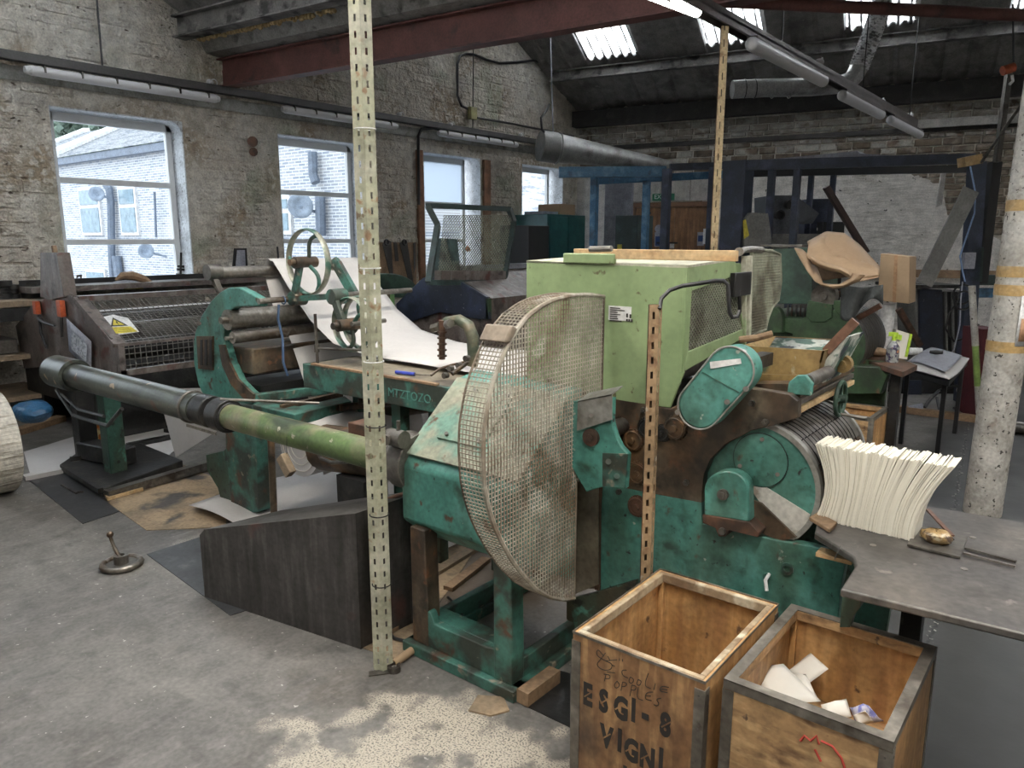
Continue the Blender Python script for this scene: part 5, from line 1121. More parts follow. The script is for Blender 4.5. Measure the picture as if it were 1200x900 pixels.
# shaft with wheels
s0, s1 = PX(303, 353, -3.55), PX(470, 338, -3.55)
build('cross_shaft', MB().cyl(s0, V(-3.55, 3.4, s0.z), .016, n=16), m_steel, wf)
m_wheel = M('worn_wheel_rim', (.27, .27, .22), .45, .4, [((.06, .13, .10), 7, .47, .58, 6)])
def wheel(cpx, Y, R, arm_to, nm, lab, twist=0):
    c = PY(cpx[0], cpx[1], Y); wv = build(nm, MB().ring(c, (0, 1, 0), R, .008, 48, 8, flat=.020), m_wheel, wf)
    h = MB(); h.cyl(c - V(0, .09, 0), c + V(0, .05, 0), .03, n=20).cyl(c - V(0, .12, 0), c - V(0, .09, 0), .018, n=12); build('hub', h, m_brownmetal, wv)
    for k in range(3):   # curved spokes
        t0 = twist + 2 * pi * k / 3; pts = []
        for q in range(9):
            f = q / 8; a = t0 + .9 * f * (1 - f) * 2.2; pts.append(c + V(cos(a) * R * f, 0, sin(a) * R * f))
        build('spoke', MB().tube(pts, .011, 8), m_tealw, wv)
    if arm_to is not None:
        build('wheel_arm', MB().bar(c - V(0, .05, .0), arm_to - V(0, .05, 0), .04, .025, up=(0, 1, 0)).cyl(arm_to - V(0, .07, 0), arm_to + V(0, .02, 0), .04, n=16), m_tealw, wf, bevel=.003)
    return wv
wheel((361, 307), 2.56, .175, V(-3.55, 2.56, s0.z), 'spoked_wheel', '', .9)
wheel((412, 380), 2.48, .135, PY(400, 347, 2.50), 'spoked_wheel', '', .2)
wheel((423, 378), 2.56, .135, None, 'spoked_wheel', '', 1.3)
q0 = PY(400, 347, 2.48); build('clamp_link', MB().bar(q0, V(-3.55, 2.48, s0.z), .03, .03), m_tealw, wf)
build('wheel_spindle', MB().cyl(PY(412, 380, 2.40), PY(412, 380, 2.40) + V(0, .22, 0), .012, n=10), m_steeld, wf)
g = MB(); p = PX(332, 352, -3.55); g.ring(p, (0, 1, 0), .02, .004, 16, 6); g.tube([p - V(0, .03, .02), p - V(0, .04, .1), PX(331, 395, -3.55), PX(332, 425, -3.5), PX(337, 440, -3.5)], .007, 8); build('blue_hose', g, M('blue_grey_hose', (.05, .09, .17), .5, var=0), wf)
# clamp arm beyond the wheels
g = MB(); g.bar(PX(394, 308, -3.7), PX(415, 345, -3.6), .05, .05).cyl(PX(388, 312, -3.75), PX(396, 306, -3.7), .03); build('rear_arm', g, m_tealw, wf)
# base rails between pillar and table
g = MB(); g.prism([PZ(295, 474, .72), PZ(345, 486, .72) - V(0, 0, 0), PZ(412, 470, .72), PZ(404, 464, .72), PZ(350, 476, .72), PZ(305, 470, .72)], (0, 0, -.06)); build('bed_rail', g, m_tealw, wf, bevel=.004)
build('bed_rail', MB().bar(PZ(297, 467, .72), PZ(392, 455, .72), .05, .05, up=(0, 0, 1)), m_tealw, wf, bevel=.004)
build('guide_rail', MB().bar(PZ(330, 478, .72), PZ(400, 462, .72), .03, .03, up=(0, 0, 1)), m_brownmetal, wf)
# web of paper: upper web
web = thing('paper_web', 'white paper web running over the top roller and down to the machine', 'paper', (-3.3, 2.9, 1.0))
g = MB(); wy0, wy1 = 2.66, 3.34
def prof_pt(t):
    pts = [(-4.05, 1.43), (-4.0, 1.475), (-3.95, 1.45), (-3.82, 1.32), (-3.62, 1.14), (-3.40, 1.03), (-3.1, .99), (-2.8, .98), (-2.4, .975), (-2.1, .97)]
    f = t * (len(pts) - 1); i = min(int(f), len(pts) - 2); f -= i; return pts[i][0] + (pts[i+1][0] - pts[i][0]) * f, pts[i][1] + (pts[i+1][1] - pts[i][1]) * f
def webf(u, v):
    x, z = prof_pt(u); ya = wy0 - .12 * max(0, u - .45); return (x, ya + (wy1 - ya) * v, z + .012 * sin(v * 5 + u * 8) * (.3 if u < .2 or u > .8 else 1))
build('upper_web', g.grid(webf, 45, 12), m_paper2, web, solid=.0008)
g = MB()
def webg(u, v):
    x = -3.80 + .28 * u; z = 1.08 - .85 * u; return (x + .05 * sin(u * 3), 2.62 + .72 * v, z + .01 * sin(v * 6))
build('lower_web', g.grid(webg, 20, 8), m_paper2, web, solid=.0008)
g = MB(); p = V(-4.1, 2.62, 1.36)
build('rear_web', MB().grid(lambda u, v: (-4.02 + .18 * u, 2.64 + .7 * v, 1.40 - .5 * u), 6, 4), m_paper2, web, solid=.0008)
# table/beam with green edge
tb_ = thing('feed_table', 'long green edged feed table with worn top in front of the main machine', 'table', (-2.8, 2.6, 0))
TA, TB_ = PY(357, 425, 2.36), PY(548, 470, 2.36)
tz = .955
build('table_top', MB().box((-3.27, 2.37, tz - .01), (-2.07, 2.70, tz)), M('grimy_table_top', (.22, .19, .14), .55, .1, [((.12, .10, .08), 6, .5, .66, 8)], (20, .2, .003)), tb_)
build('front_beam', MB().box((-3.275, 2.345, tz - .125), (-2.07, 2.375, tz + .002)), m_tealw, tb_, bevel=.004)
build('end_beam', MB().box((-3.275, 2.37, tz - .125), (-3.245, 2.7, tz)), m_tealw, tb_, bevel=.004)
g = MB()
pass
text('cast_lettering', 'MTZTOZO', m_teal, tb_, (-2.62, 2.3445, tz - .085), .058, (radians(90), 0, 0), ext=.002)
build('edge_scale', MB().bar(V(-3.2, 2.352, tz + .006), V(-2.3, 2.352, tz + .006), .022, .01, up=(0, 0, 1)), m_oldwood, tb_)
for x, y in ((-2.62, 2.42), (-3.2, 2.66), (-2.2, 2.66), (-2.5, 2.55)): build('leg', MB().bar((x, y, 0), (x, y, tz - .12), .06, .06), m_teal_dirty, tb_)
for k, (a, b_, r_) in enumerate((((398, 478), (520, 452), .02), ((380, 492), (520, 462), .035), ((420, 470), (522, 448), .016))):
    p, q = PY(*a, 2.5), None; x = p.x; build('under_roller', MB().cyl(p, V(x + .35, 3.2, p.z + .02), r_, n=14), m_brownmetal, tb_)
# fittings on the table
g = MB(); p = V(-3.22, 2.40, tz); g.cyl(p, p + V(0, 0, .26), .008, n=10).cyl(p + V(0, 0, .06), p + V(0, 0, .1), .014, n=10); gs = build('gauge_post', g, m_steeld, tb_)
build('gauge_bar', MB().cyl(p + V(0, 0, .08), PY(444, 411, 2.46), .007, n=10), m_steeld, tb_)
# C clamp on the table
g = MB(); pts = [PY(513, 384, 2.62), PY(525, 377, 2.62), PY(538, 375, 2.62), PY(549, 382, 2.62), PY(554, 395, 2.62), PY(555, 415, 2.62), PY(553, 428, 2.62)]
ck = thing('table_clamp', 'green cast C clamp with rusty screw on the feed table, before the mesh guard', 'clamp', tuple(PY(553, 428, 2.62)))
build('clamp_body', g.tube(pts, [.02, .026, .028, .03, .03, .03, .03], 10), M('greasy_green_cast', (.07, .085, .06), .5, .2, [((.14, .12, .08), 9, .5, .62, 6)]), ck)
g = MB(); a, c = PY(518, 380, 2.6), PY(518, 421, 2.6); g.cyl(a + V(0, 0, .02), c, .016, n=12)
for k in range(5): g.cyl(a + (c - a) * (.2 + k * .17), a + (c - a) * (.24 + k * .17), .024, n=12)
build('clamp_screw', g, m_rustplate, ck); build('clamp_nut', MB().cyl(PY(507, 385, 2.6), PY(516, 382, 2.6), .022, n=6).cyl(PY(524, 380, 2.57), PY(528, 379, 2.55), .02, n=12), m_steeld, ck)
g = MB(); g.tube([PY(505, 440, 2.4), PY(515, 432, 2.45), PY(528, 428, 2.48), PY(545, 424, 2.5)], .006, 8); g.cyl(PY(530, 438, 2.4), PY(548, 425, 2.5), .01, n=10); lk = thing('linkage', 'small rusty link rods on the end of the feed table', 'linkage', tuple(PY(525, 432, 2.45))); build('rods', g, m_brownmetal, lk)
for a, c in ((528, 432), (538, 428), (547, 420), (522, 440)): p = PY(a, c, 2.46); build('link_joint', MB().cyl(p - V(0, .012, 0), p + V(0, .012, 0), .014, n=10), m_steeld, lk)
sd = thing('screwdriver', 'screwdriver with blue handle lying on the feed table', 'tool', tuple(PZ(475, 437, tz))); build('handle', MB().cyl(PZ(464, 436, tz + .012), PZ(486, 438.5, tz + .012), .009, n=12), m_blue_h, sd); build('blade', MB().cyl(PZ(486, 438.5, tz + .012), PZ(507, 440, tz + .010), .003, n=8), m_steel, sd)
# long tube
lt = thing('long_roller_tube', 'long round tube, oily black at the left and green at the right', 'roller tube', (-3.6, 1.95, 0))
TYc, TZc = 1.95, .735
build('black_tube', MB().cyl((-5.15, TYc, TZc), (-3.62, TYc, TZc), .078, n=40), m_tubeblack, lt)
build('end_collar', MB().pipe((-5.42, TYc, TZc), (-5.12, TYc, TZc), .105, .082, 40), m_tubeblack, lt)
build('end_cap', MB().cyl((-5.38, TYc, TZc), (-5.34, TYc, TZc), .09, n=32), m_dark, lt)
for x, w_, r_ in ((-3.70, .02, .088), (-3.60, .11, .082), (-3.44, .1, .084), (-3.36, .03, .07)): build('collar', MB().cyl((x, TYc, TZc), (x + w_, TYc, TZc), r_, n=36), m_dark if w_ > .02 else m_steeld, lt, bevel=.004)
build('green_tube', MB().cyl((-3.36, TYc, TZc), (-2.12, TYc, TZc), .062, n=40), m_tubegreen, lt)
ch = MB()
for k in range(16): x = -3.60 + k * .018; ch.box((x, TYc - .09, TZc - .075), (x + .011, TYc - .086, TZc - .06))
build('drive_chain', ch, m_steel, lt, kind='stuff')
build('tie_rod', MB().cyl((-3.38, TYc - .02, TZc + .085), (-3.02, TYc + .3, TZc + .06), .007, n=10), m_steel, lt)
g = MB(); g.cyl(PY(317, 500, 2.1), PY(321, 600, 2.1) , .018, n=12); build('support_rod', g, m_brownmetal, lt)
g = MB(); g.tube([PY(372, 528, 2.0), PY(376, 537, 2.0), PY(388, 542, 2.0), PY(408, 541, 2.0)], .009, 8); build('hook_rod', g, m_steeld, lt)
build('tag_string', MB().cyl(PY(336, 512, 1.88), PY(336, 532, 1.88), .0015, n=6), m_dark, lt)
solo('wooden_weight', MB().bar(PY(330, 534, 1.88), PY(341, 556, 1.88), .05, .035, up=(0, 1, 0)), m_bench, 'brown block hanging on a string under the green tube', 'block', bevel=.003)
# black oily stand under the tube
sd2 = thing('oily_black_stand', 'oily black stand on a base plate carrying the left end of the long tube', 'stand', (-4.9, 2.15, 0))
z0 = .0
bp = [PZ(71, 545, .05), PZ(118, 572, .05), PZ(210, 536, .05), PZ(310, 515, .03), PZ(300, 506, .03), PZ(180, 530, .05), PZ(90, 536, .05)]
build('base_plate', MB().prism([PZ(71, 553, .0), PZ(121, 583, .0), PZ(150, 572, .0), PZ(215, 548, 0), PZ(165, 527, .0), PZ(92, 538, 0)], (0, 0, .055)), m_dark, sd2, bevel=.006)
g = MB(); g.bar(PZ(75, 548, .07), PZ(118, 575, .07), .03, .03, up=(0, 0, 1)).bar(PZ(82, 538, .07), PZ(118, 533, .07), .03, .03, up=(0, 0, 1)); build('base_rim', g, m_dark, sd2, kind='stuff')
build('long_base_bar', MB().bar(PZ(125, 580, .03), PZ(300, 528, .05), .06, .055, up=(0, 0, 1)), m_steeld, sd2)
for (a, c, w_) in ((103, 535, .12), (136, 552, .11)):
    p = PZ(a, c, .05); build('column', MB().box(p - V(w_ / 2, w_ / 2, 0), V(p.x + w_ / 2, p.y + w_ / 2, TZc - .05)), m_teal_dirty if a > 120 else m_dark, sd2, bevel=.005)
build('cross_block', MB().bar(PZ(100, 525, .12), PZ(150, 535, .12), .14, .12, up=(0, 0, 1)), m_dark, sd2, bevel=.01)
g = MB(); P_ = lambda a, c: PY(a, c, 1.86); g.tube([P_(66, 457), P_(86, 487), P_(126, 499), P_(143, 479)], .012, 6).tube([P_(72, 462), P_(92, 480), P_(122, 488)], .010, 6); build('brace', g, m_dark, sd2, kind='stuff')
solo('oil_bottle', MB().cyl(PZ(118, 520, .12), PZ(118, 520, .12) + V(0, 0, .12), .035, n=14).cyl(PZ(118, 520, .12) + V(0, 0, .12), PZ(118, 520, .12) + V(0, 0, .15), .015, n=10), M('amber_bottle', (.35, .12, .03), .2, 0, [((.5, .4, .2), 30, .5, .6, 4)]), 'amber oil bottle standing between the black columns of the oily stand', 'bottle')
g = MB(); g.bar(PZ(72, 568, .015), PZ(90, 578, .01), .012, .01, up=(0, 0, 1)).bar(PZ(88, 577, .01), PZ(98, 576, .01), .012, .01); solo('spanner', g, m_steeld, 'open spanner on the floor plate beside the oily base', 'tool')
# rails on the floor behind
for a, b_, mm, lab in (((195, 505), (245, 492), m_dark, 'black rail on the floor behind the stand, nearer the green pillar'), ((150, 522), (200, 512), m_dark, 'black rail on the floor right of the oily columns'), ((28, 560), (72, 551), m_paper2, 'white strip on the floor beside the paper roll')):
    solo('floor_rail', MB().bar(PZ(*a, .02), PZ(*b_, .02), .07, .03, up=(0, 0, 1)), mm, lab, 'rail')
# papers spilling under the feed table
g = MB(); g.grid(lambda u, v: (-4.15 + 1.6 * u, 2.12 + 1.4 * v, .02 + .02 * (1 + sin(u * 9 + v * 5)) + .25 * max(0, v - .55) ** 2), 24, 16); o = solo('spilled_paper', g, m_paper2, 'loose white paper lying in waves on the floor under the feed table', 'paper', solid=.002)
rp = thing('hanging_paper_roll', 'white paper reel with visible wound end under the green tube', 'paper roll', (-3.35, 2.5, .25))
c0 = PY(350, 522, 2.30)
build('reel', MB().cyl(c0, c0 + V(.0, .75, 0), .17, n=40), m_paper2, rp)
for k in range(3): build('wound_edge', MB().ring(c0 - V(0, .003, 0), (0, 1, 0), .14 - k * .035, .0025, 40, 4), m_paper, rp)
build('drape', MB().grid(lambda u, v: (c0.x + .12 + .33 * u, 2.30 + .6 * v, c0.z + .14 - .32 * u + .02 * sin(v * 6)), 10, 6), m_paper2, rp, solid=.002)
g = MB(); c1_ = PY(395, 528, 2.25); mo = thing('small_motor', 'dusty brown round motor on the floor behind the streaked cover', 'motor', (c1_.x, c1_.y, 0))
build('motor_body', MB().cyl(c1_ + V(-.1, 0, 0), c1_ + V(.35, .12, 0), .115, n=28).ball(c1_ + V(-.1, 0, 0), .112, 16, 8, (.35, 1, 1)), m_brownmetal, mo)
build('terminal_box', MB().box(PY(408, 508, 2.2) - V(0, 0, .04), PY(430, 500, 2.2) + V(0, .1, .0)), m_rustplate, mo, bevel=.004)
build('motor_foot', MB().box(c1_ + V(.05, -.05, -c1_.z), c1_ + V(.25, .1, -.1)), m_dark, mo)
g = MB(); g.prism([PZ(205, 490, .0) + V(0, 0, .25), PZ(258, 482, .0) + V(0, 0, .3), PZ(260, 510, 0), PZ(205, 535, 0)], (0, .004, 0)) if False else None
shp = [PY(184, 455, 2.5), PY(262, 455, 2.5), PY(262, 500, 2.5), PY(206, 536, 2.5)]
solo('hanging_paper_sheet', MB().prism(shp, (0, .002, 0)), m_paper2, 'white paper sheet hanging behind the long tube, left of the pillar', 'paper', smooth=False)
# ================================================================== MACHINE WITH WARNING SIGN (left, under the first window)
m2 = thing('printing_machine', 'brown grey printing machine with mesh guard and yellow warning sign under the first window', 'machine', (-6.6, 3.2, 0))
Y2 = 2.45; Q = lambda a, c: PY(a, c, Y2)
build('end_plate', MB().prism([Q(18, 382), Q(42, 352), Q(75, 345), Q(86, 348), Q(131, 398), Q(137, 405), Q(137, 440), Q(100, 433), Q(70, 428), Q(28, 432)], (0, .03, 0)), m_m2, m2, bevel=.004)
build('upright_plate', MB().prism([PY(47, 296, Y2 - .02), PY(66, 296, Y2 - .02), PY(75, 348, Y2 - .02), PY(58, 352, Y2 - .02), PY(47, 348, Y2 - .02)], (0, .10, 0)), m_m2, m2, bevel=.004)
build('upright_back', MB().bar(PY(63, 288, Y2 + .08), PY(75, 350, Y2 + .08), .03, .03), m_oldwood, m2)
for a in ((39, 353, 47, 368), (67, 352, 76, 371)): build('orange_block', MB().box(PY(a[0], a[3], Y2 - .05), PY(a[2], a[1], Y2 - .01)), m_orange, m2, bevel=.004)
g = MB(); g.tube([PY(46, 373, Y2 - .05), PY(52, 378, Y2 - .07), PY(64, 382, Y2 - .09)], [.02, .014, .008], 8); g.tube([PY(46, 370, Y2 - .04), PY(48, 390, Y2 - .05), PY(55, 408, Y2 - .05)], .012, 8).tube([PY(72, 372, Y2 - .04), PY(73, 395, Y2 - .05)], .012, 8); build('handle', g, m_dark, m2, kind='stuff')
ps = build('clipped_sheet', MB().grid(lambda u, v: PY(78 + 29 * u + 3 * v * (1 - u), (373 + 27 * u) * (1 - v) + (411 + 27 * u) * v, Y2 - .03 - .02 * sin(u * 3)), 4, 4), m_lgrey, m2, solid=.002, label='creased white work sheet in a plastic pocket')
build('sheet_print', MB().prism([PY(84, 388, Y2 - .056), PY(102, 404, Y2 - .056), PY(101, 424, Y2 - .056), PY(84, 409, Y2 - .056)], (0, -.001, 0)), M('faint_print', (.5, .52, .56), .7, 0, [((.25, .27, .3), 60, .5, .6, 2)]), ps)
build('edge_rim', MB().bar(PY(86, 348, Y2 - .008), PY(131, 398, Y2 - .008), .012, .02), m_steeld, m2)
build('body', MB().box((-7.6, Y2 + .03, .25), (-5.95, 5.2, .58)).box((-7.6, Y2 + .05, 0), (-7.3, 5.2, .3)).box((-6.4, Y2 + .05, 0), (-6.2, 5.2, .3)), m_dark, m2)
XF = PY(137, 405, Y2).x
zf1, zf0 = PY(137, 405, Y2).z, PY(137, 440, Y2).z
Ytop = 4.6
xb, zb = PY(90, 350, Y2).x, PY(90, 350, Y2).z
g = MB(); bs = .045
g.bar((XF, Y2, zf0 + .02), (XF, Ytop, zf0 + .02), bs, bs).bar((XF, Y2, zf1), (XF, Ytop, zf1), .02, .02).bar((XF, Y2 + .02, zf0), (XF, Y2 + .02, zf1), bs, bs)
g.bar((XF, Y2 + .02, zf1), (xb, Y2 + .02, zb), .09, .03, up=(0, 0, 1)).bar((xb, Y2, zb), (xb, Ytop, zb), .08, .04).bar((XF, Ytop, zf0), (XF, Ytop, zf1), bs, bs).bar((XF, Ytop, zf1), (xb, Ytop, zb), .05, .03, up=(0, 0, 1))
gf = build('guard_frame', g, m_m2, m2)
g = MB(); y = Y2 + .04; sp2 = .042
while y < Ytop: g.bar((XF, y, zf0), (XF, y, zf1), .0045, .0045); g.bar((XF, y, zf1), (xb, y, zb), .0045, .0045); y += sp2
z = zf0 + .03
while z < zf1: g.bar((XF, Y2, z), (XF, Ytop, z), .0045, .0045); z += sp2
n_ = 26
for k in range(n_): t = k / n_; g.bar((XF + (xb - XF) * t, Y2, zf1 + (zb - zf1) * t), (XF + (xb - XF) * t, Ytop, zf1 + (zb - zf1) * t), .0045, .0045)
build('guard_mesh', g, m_wiredark, gf, smooth=False)
# things under the guard: rollers, paper
for k, (x, z, r_, mm) in enumerate(((-6.15, .72, .08, m_dark), (-6.45, .82, .09, m_steeld), (-6.85, .86, .10, m_dark), (-7.15, .88, .08, m_steeld))): build('ink_roller', MB().cyl((x, Y2 + .05, z), (x, Ytop, z), r_, n=20), mm, m2)
build('paper_strip', MB().box((-7.1, Y2 + .3, .965), (-6.9, Ytop, .97)), m_paper2, m2)
ps_ = MB(); sl = V(XF - xb, 0, zf1 - zb); sl.normalize(); nrm = V(-sl.z, 0, sl.x)
if nrm.z < 0: nrm = -nrm
def onslope(px, py, off=.01):
    return PP(px, py, V(xb, 0, zb) + nrm * off, nrm)
sg = build('warning_sign', MB().prism([onslope(120, 372), onslope(132, 369), onslope(150, 373), onslope(163, 389), onslope(136, 393), onslope(128, 384)], nrm * .003), m_white, m2, smooth=False)
build('yellow_triangle', MB().prism([onslope(132, 372, .0145), onslope(150, 381.5, .0145), onslope(130, 382.5, .0145)], nrm * .001), m_black, sg, smooth=False)
build('triangle_fill', MB().prism([onslope(133, 374.5, .0165), onslope(146, 380.6, .0165), onslope(132.3, 381.2, .0165)], nrm * .001), m_yellow, sg, smooth=False)
build('yellow_field', MB().prism([onslope(131, 383.5, .0145), onslope(153, 382.5, .0145), onslope(161, 388.5, .0145), onslope(136, 391, .0145)], nrm * .001), m_yellow, sg, smooth=False)
build('exclamation_mark', MB().prism([onslope(135.5, 376.3, .019), onslope(137, 376.5, .019), onslope(138.3, 379, .019), onslope(137, 379.1, .019)], nrm * .001).prism([onslope(138.2, 379.6, .019), onslope(139.3, 379.6, .019), onslope(139.5, 380.2, .019), onslope(138.4, 380.3, .019)], nrm * .001), m_ink, sg, smooth=False)
g = MB()
for k in range(3): g.bar(onslope(134 + k * 2, 385.3 + k * 1.7, .0165), onslope(151 + k * 2, 384.3 + k * 1.7, .0165), .006, .001)
build('sign_lines', g, m_ink, sg, kind='stuff')
build('rear_ledge', MB().box((-8.1, Y2 + .1, 1.12), (-7.45, 5.3, 1.17)), m_m2, m2)
build('rear_bar', MB().bar((-7.7, Y2 + .1, 1.2), (-7.7, 5.3, 1.2), .03, .05), m_black, m2)
# window bench, small things on it
wbn = thing('window_bench', 'rough wooden wall bench along the left wall', 'bench', (-7.8, 2.0, 0))
zb_ = PX(20, 352, -7.5).z
build('bench_top', MB().box((-8.1, .2, zb_ - .05), (-7.4, 2.62, zb_)), m_bench, wbn, bevel=.004)
build('shelf', MB().box((-8.1, .2, zb_ - .5), (-7.35, 2.62, zb_ - .46)), m_bench, wbn); build('shelf', MB().box((-8.1, .2, zb_ - .86), (-7.35, 2.62, zb_ - .82)), m_bench, wbn)
build('apron', MB().box((-7.43, .2, zb_ - .17), (-7.40, 2.62, zb_ - .06)), m_dark, wbn)
for y in (.4, 1.5, 2.55): build('leg', MB().box((-7.48, y, 0), (-7.41, y + .07, zb_ - .05)), m_oldwood, wbn)
g = None
for k, (a, c, r_, h_) in enumerate(((6, 350, .07, .17), (16, 350, .055, .13), (37, 351, .08, .14), (1, 351, .07, .1))):
    p = PX(a, c, -7.75); p.z = zb_; t_ = thing('steel_gear_stack', ['tall dark gear stack on the bench at the left edge', 'shorter dark gear stack beside the tall one on the bench', 'dark flanged gear on the bench near the upright plate', 'dark block at the very left end of the bench'][k], 'gears', tuple(p))
    n_ = 3
    for q in range(n_): build('gear', MB().cyl(p + V(0, 0, h_ * q / n_), p + V(0, 0, h_ * (q + .9) / n_), r_ * (1 if q % 2 == 0 else .8), n=20), m_dark, t_)
solo('tool_tray', MB().box((-7.9, 1.6, zb_ - .455), (-7.45, 2.4, zb_ - .33)), m_steeld, 'grey tray of spacers on the bench shelf', 'tray', bevel=.01)
g = MB(); p = PD(38, 482, 5.6); g.ball(p + V(0, 0, .0), .13, 16, 10, (1.6, 1, .6)); g.v = [v + V(0, 0, .03 * noise.noise(v * 9)) for v in g.v]; bbz = min(v.z for v in g.v)
solo('blue_plastic_bag', g, m_bluebag, 'crumpled blue plastic bag under the bench at the left', 'bag')
solo('bench_foot_board', MB().bar(PZ(0, 512, .03), PZ(72, 490, .03), .1, .05, up=(0, 0, 1)), m_oldwood, 'long timber lying on the floor under the wall bench', 'wood')
# oddments along the window ledge
zs_ = 1.235
def ledge(px, py, x=-7.6): return PX(px, py, x)
g = MB(); pts = [ledge(135, 328), ledge(143, 323), ledge(155, 323), ledge(168, 327), ledge(179, 333)]; g.tube(pts, [.01, .035, .045, .04, .02], 8); solo('curved_wood_piece', g, m_oldwood, 'curved brown wooden piece lying on the ledge in the first window', 'wood')
g = MB(); g.ball(ledge(147, 333), .1, 12, 6, (.5, 1.6, .4)); solo('plastic_bag', g, m_lgrey, 'pale plastic bag on the ledge below the curved wood', 'bag')
solo('yellow_case', MB().box(ledge(145, 339) , ledge(165, 336) + V(.05, 0, 0)), m_yellow, 'small yellow case on the ledge behind the mesh guard', 'case')
for (a, h0_, h1_, lab) in ((93, 343, 322, 'slotted steel strip standing in the first window'), (212, 332, 296, 'dark spindle standing against the reveal of the first window')):
    p, q = ledge(a, h0_, -7.9), ledge(a, h1_, -7.9); p.z = 1.171; t_ = thing('spindle' if a > 100 else 'slotted_strip', lab, 'tool' if a > 100 else 'strip', tuple(p))
    if a > 100:
        build('rod', MB().cyl(p, q, .012, n=10), m_dark, t_)
        for f in (.1, .3, .42): build('disc', MB().cyl(p + (q - p) * f, p + (q - p) * (f + .09), .05 - f * .03, n=16), m_dark, t_)
    else:
        build('strip', MB().bar(p - V(0, .018, 0), q - V(0, .018, 0), .012, .012).bar(p + V(0, .018, 0), q + V(0, .018, 0), .012, .012).bar(p, p + V(0, 0, .03), .03, .01).bar(q - V(0, 0, .02), q, .03, .01), m_steeld, t_)
g = MB(); p, q = PX(281, 330, -7.9), PX(281, 291, -7.9); p.z = 1.171
g.prism([p - V(0, .10, 0), p + V(0, .10, 0), q + V(0, .075, 0), q - V(0, .075, 0)], (.02, 0, 0)); solo('dark_box_stand', g, m_black, 'dark tapered stand against the wall between first and second window', 'stand')
build('grey_face', MB().prism([p + V(.021, -.07, .02), p + V(.021, .07, .02), q + V(.021, .05, -.02), q + V(.021, -.05, -.02)], (.004, 0, 0)), m_lgrey, bpy.data.objects['dark_box_stand'])
solo('wall_rod', MB().cyl(PX(327, 312, -8.05), PX(325, 289, -8.05), .012), m_black, 'short black rod standing at the wall before the second window', 'rod')
# ================================================================== MACHINE 3 (navy plate, raised mesh guard)
YK = 5.5; K = lambda a, c, d=0: PY(a, c, YK + d)
m3 = thing('navy_printing_machine', 'navy printing machine with raised grey mesh guard before the third window', 'machine', (-5.3, 6.2, 0))
build('end_plate', MB().prism([K(464, 356), K(495, 326), K(500, 324), K(531, 325), K(570, 348), K(573, 374), K(560, 374), K(515, 366), K(495, 372), K(480, 378), K(466, 372)], (0, .04, 0)), m_navy, m3, bevel=.005)
build('front_cover', MB().prism([K(572, 348), K(573, 374), K(596, 370) + V(0, .5, 0), K(596, 345) + V(0, .5, 0)], (-.02, 0, 0)) if False else MB().box((K(572, 360).x - .03, YK, K(572, 374).z), (K(572, 360).x, YK + 1.6, K(572, 350).z)), m_green, m3)
build('cover_bracket', MB().prism([K(506, 279, -.05), K(526, 280, -.05), K(531, 326, -.05), K(501, 325, -.05)], (0, .12, 0)), m_navyd, m3, bevel=.004)
tpz = K(531, 325).z
build('table_body', MB().prism([W(K(520, 325).x, YK + .05, tpz + .06), W(K(572, 350).x, YK + .05, K(572, 350).z), W(K(572, 350).x, YK + .05, .25), W(K(470, 360).x, YK + .05, .25), W(K(470, 360).x, YK + .05, K(470, 360).z)], (0, 1.9, 0)), m_m2, m3)
build('top_rail', MB().box((K(520, 325).x - .1, YK + .1, tpz + .05), (K(520, 325).x + .05, YK + 1.9, tpz + .10)), m_lgrey, m3)
build('name_plate', MB().prism([K(560, 336, .4), K(572, 343, .4), K(590, 348, .55), K(578, 340, .55)], (0, .0, .01)), m_lgrey, m3)
build('under_frame', MB().box((-5.9, YK + .1, 0), (-5.75, YK + 1.8, .7)).box((-4.95, YK + .1, 0), (-4.8, YK + 1.8, .5)), m_dark, m3, kind='stuff')
build('motor', MB().cyl(K(535, 410, .3), K(535, 410, .3) + V(.5, .3, 0), .14, n=24), m_dark, m3)
for a, c, r_ in ((505, 400, .12), (490, 415, .10), (552, 402, .1)): p = K(a, c, .15); build('gear_wheel', MB().cyl(p, p + V(0, .06, 0), r_, n=28).ring(p, (0, 1, 0), r_ * .8, .01, 28, 6), m_dark, m3)
build('white_paper_edge', MB().box(K(560, 395, .5) , K(600, 388, .5) + V(0, .3, 0)), m_paper2, m3)
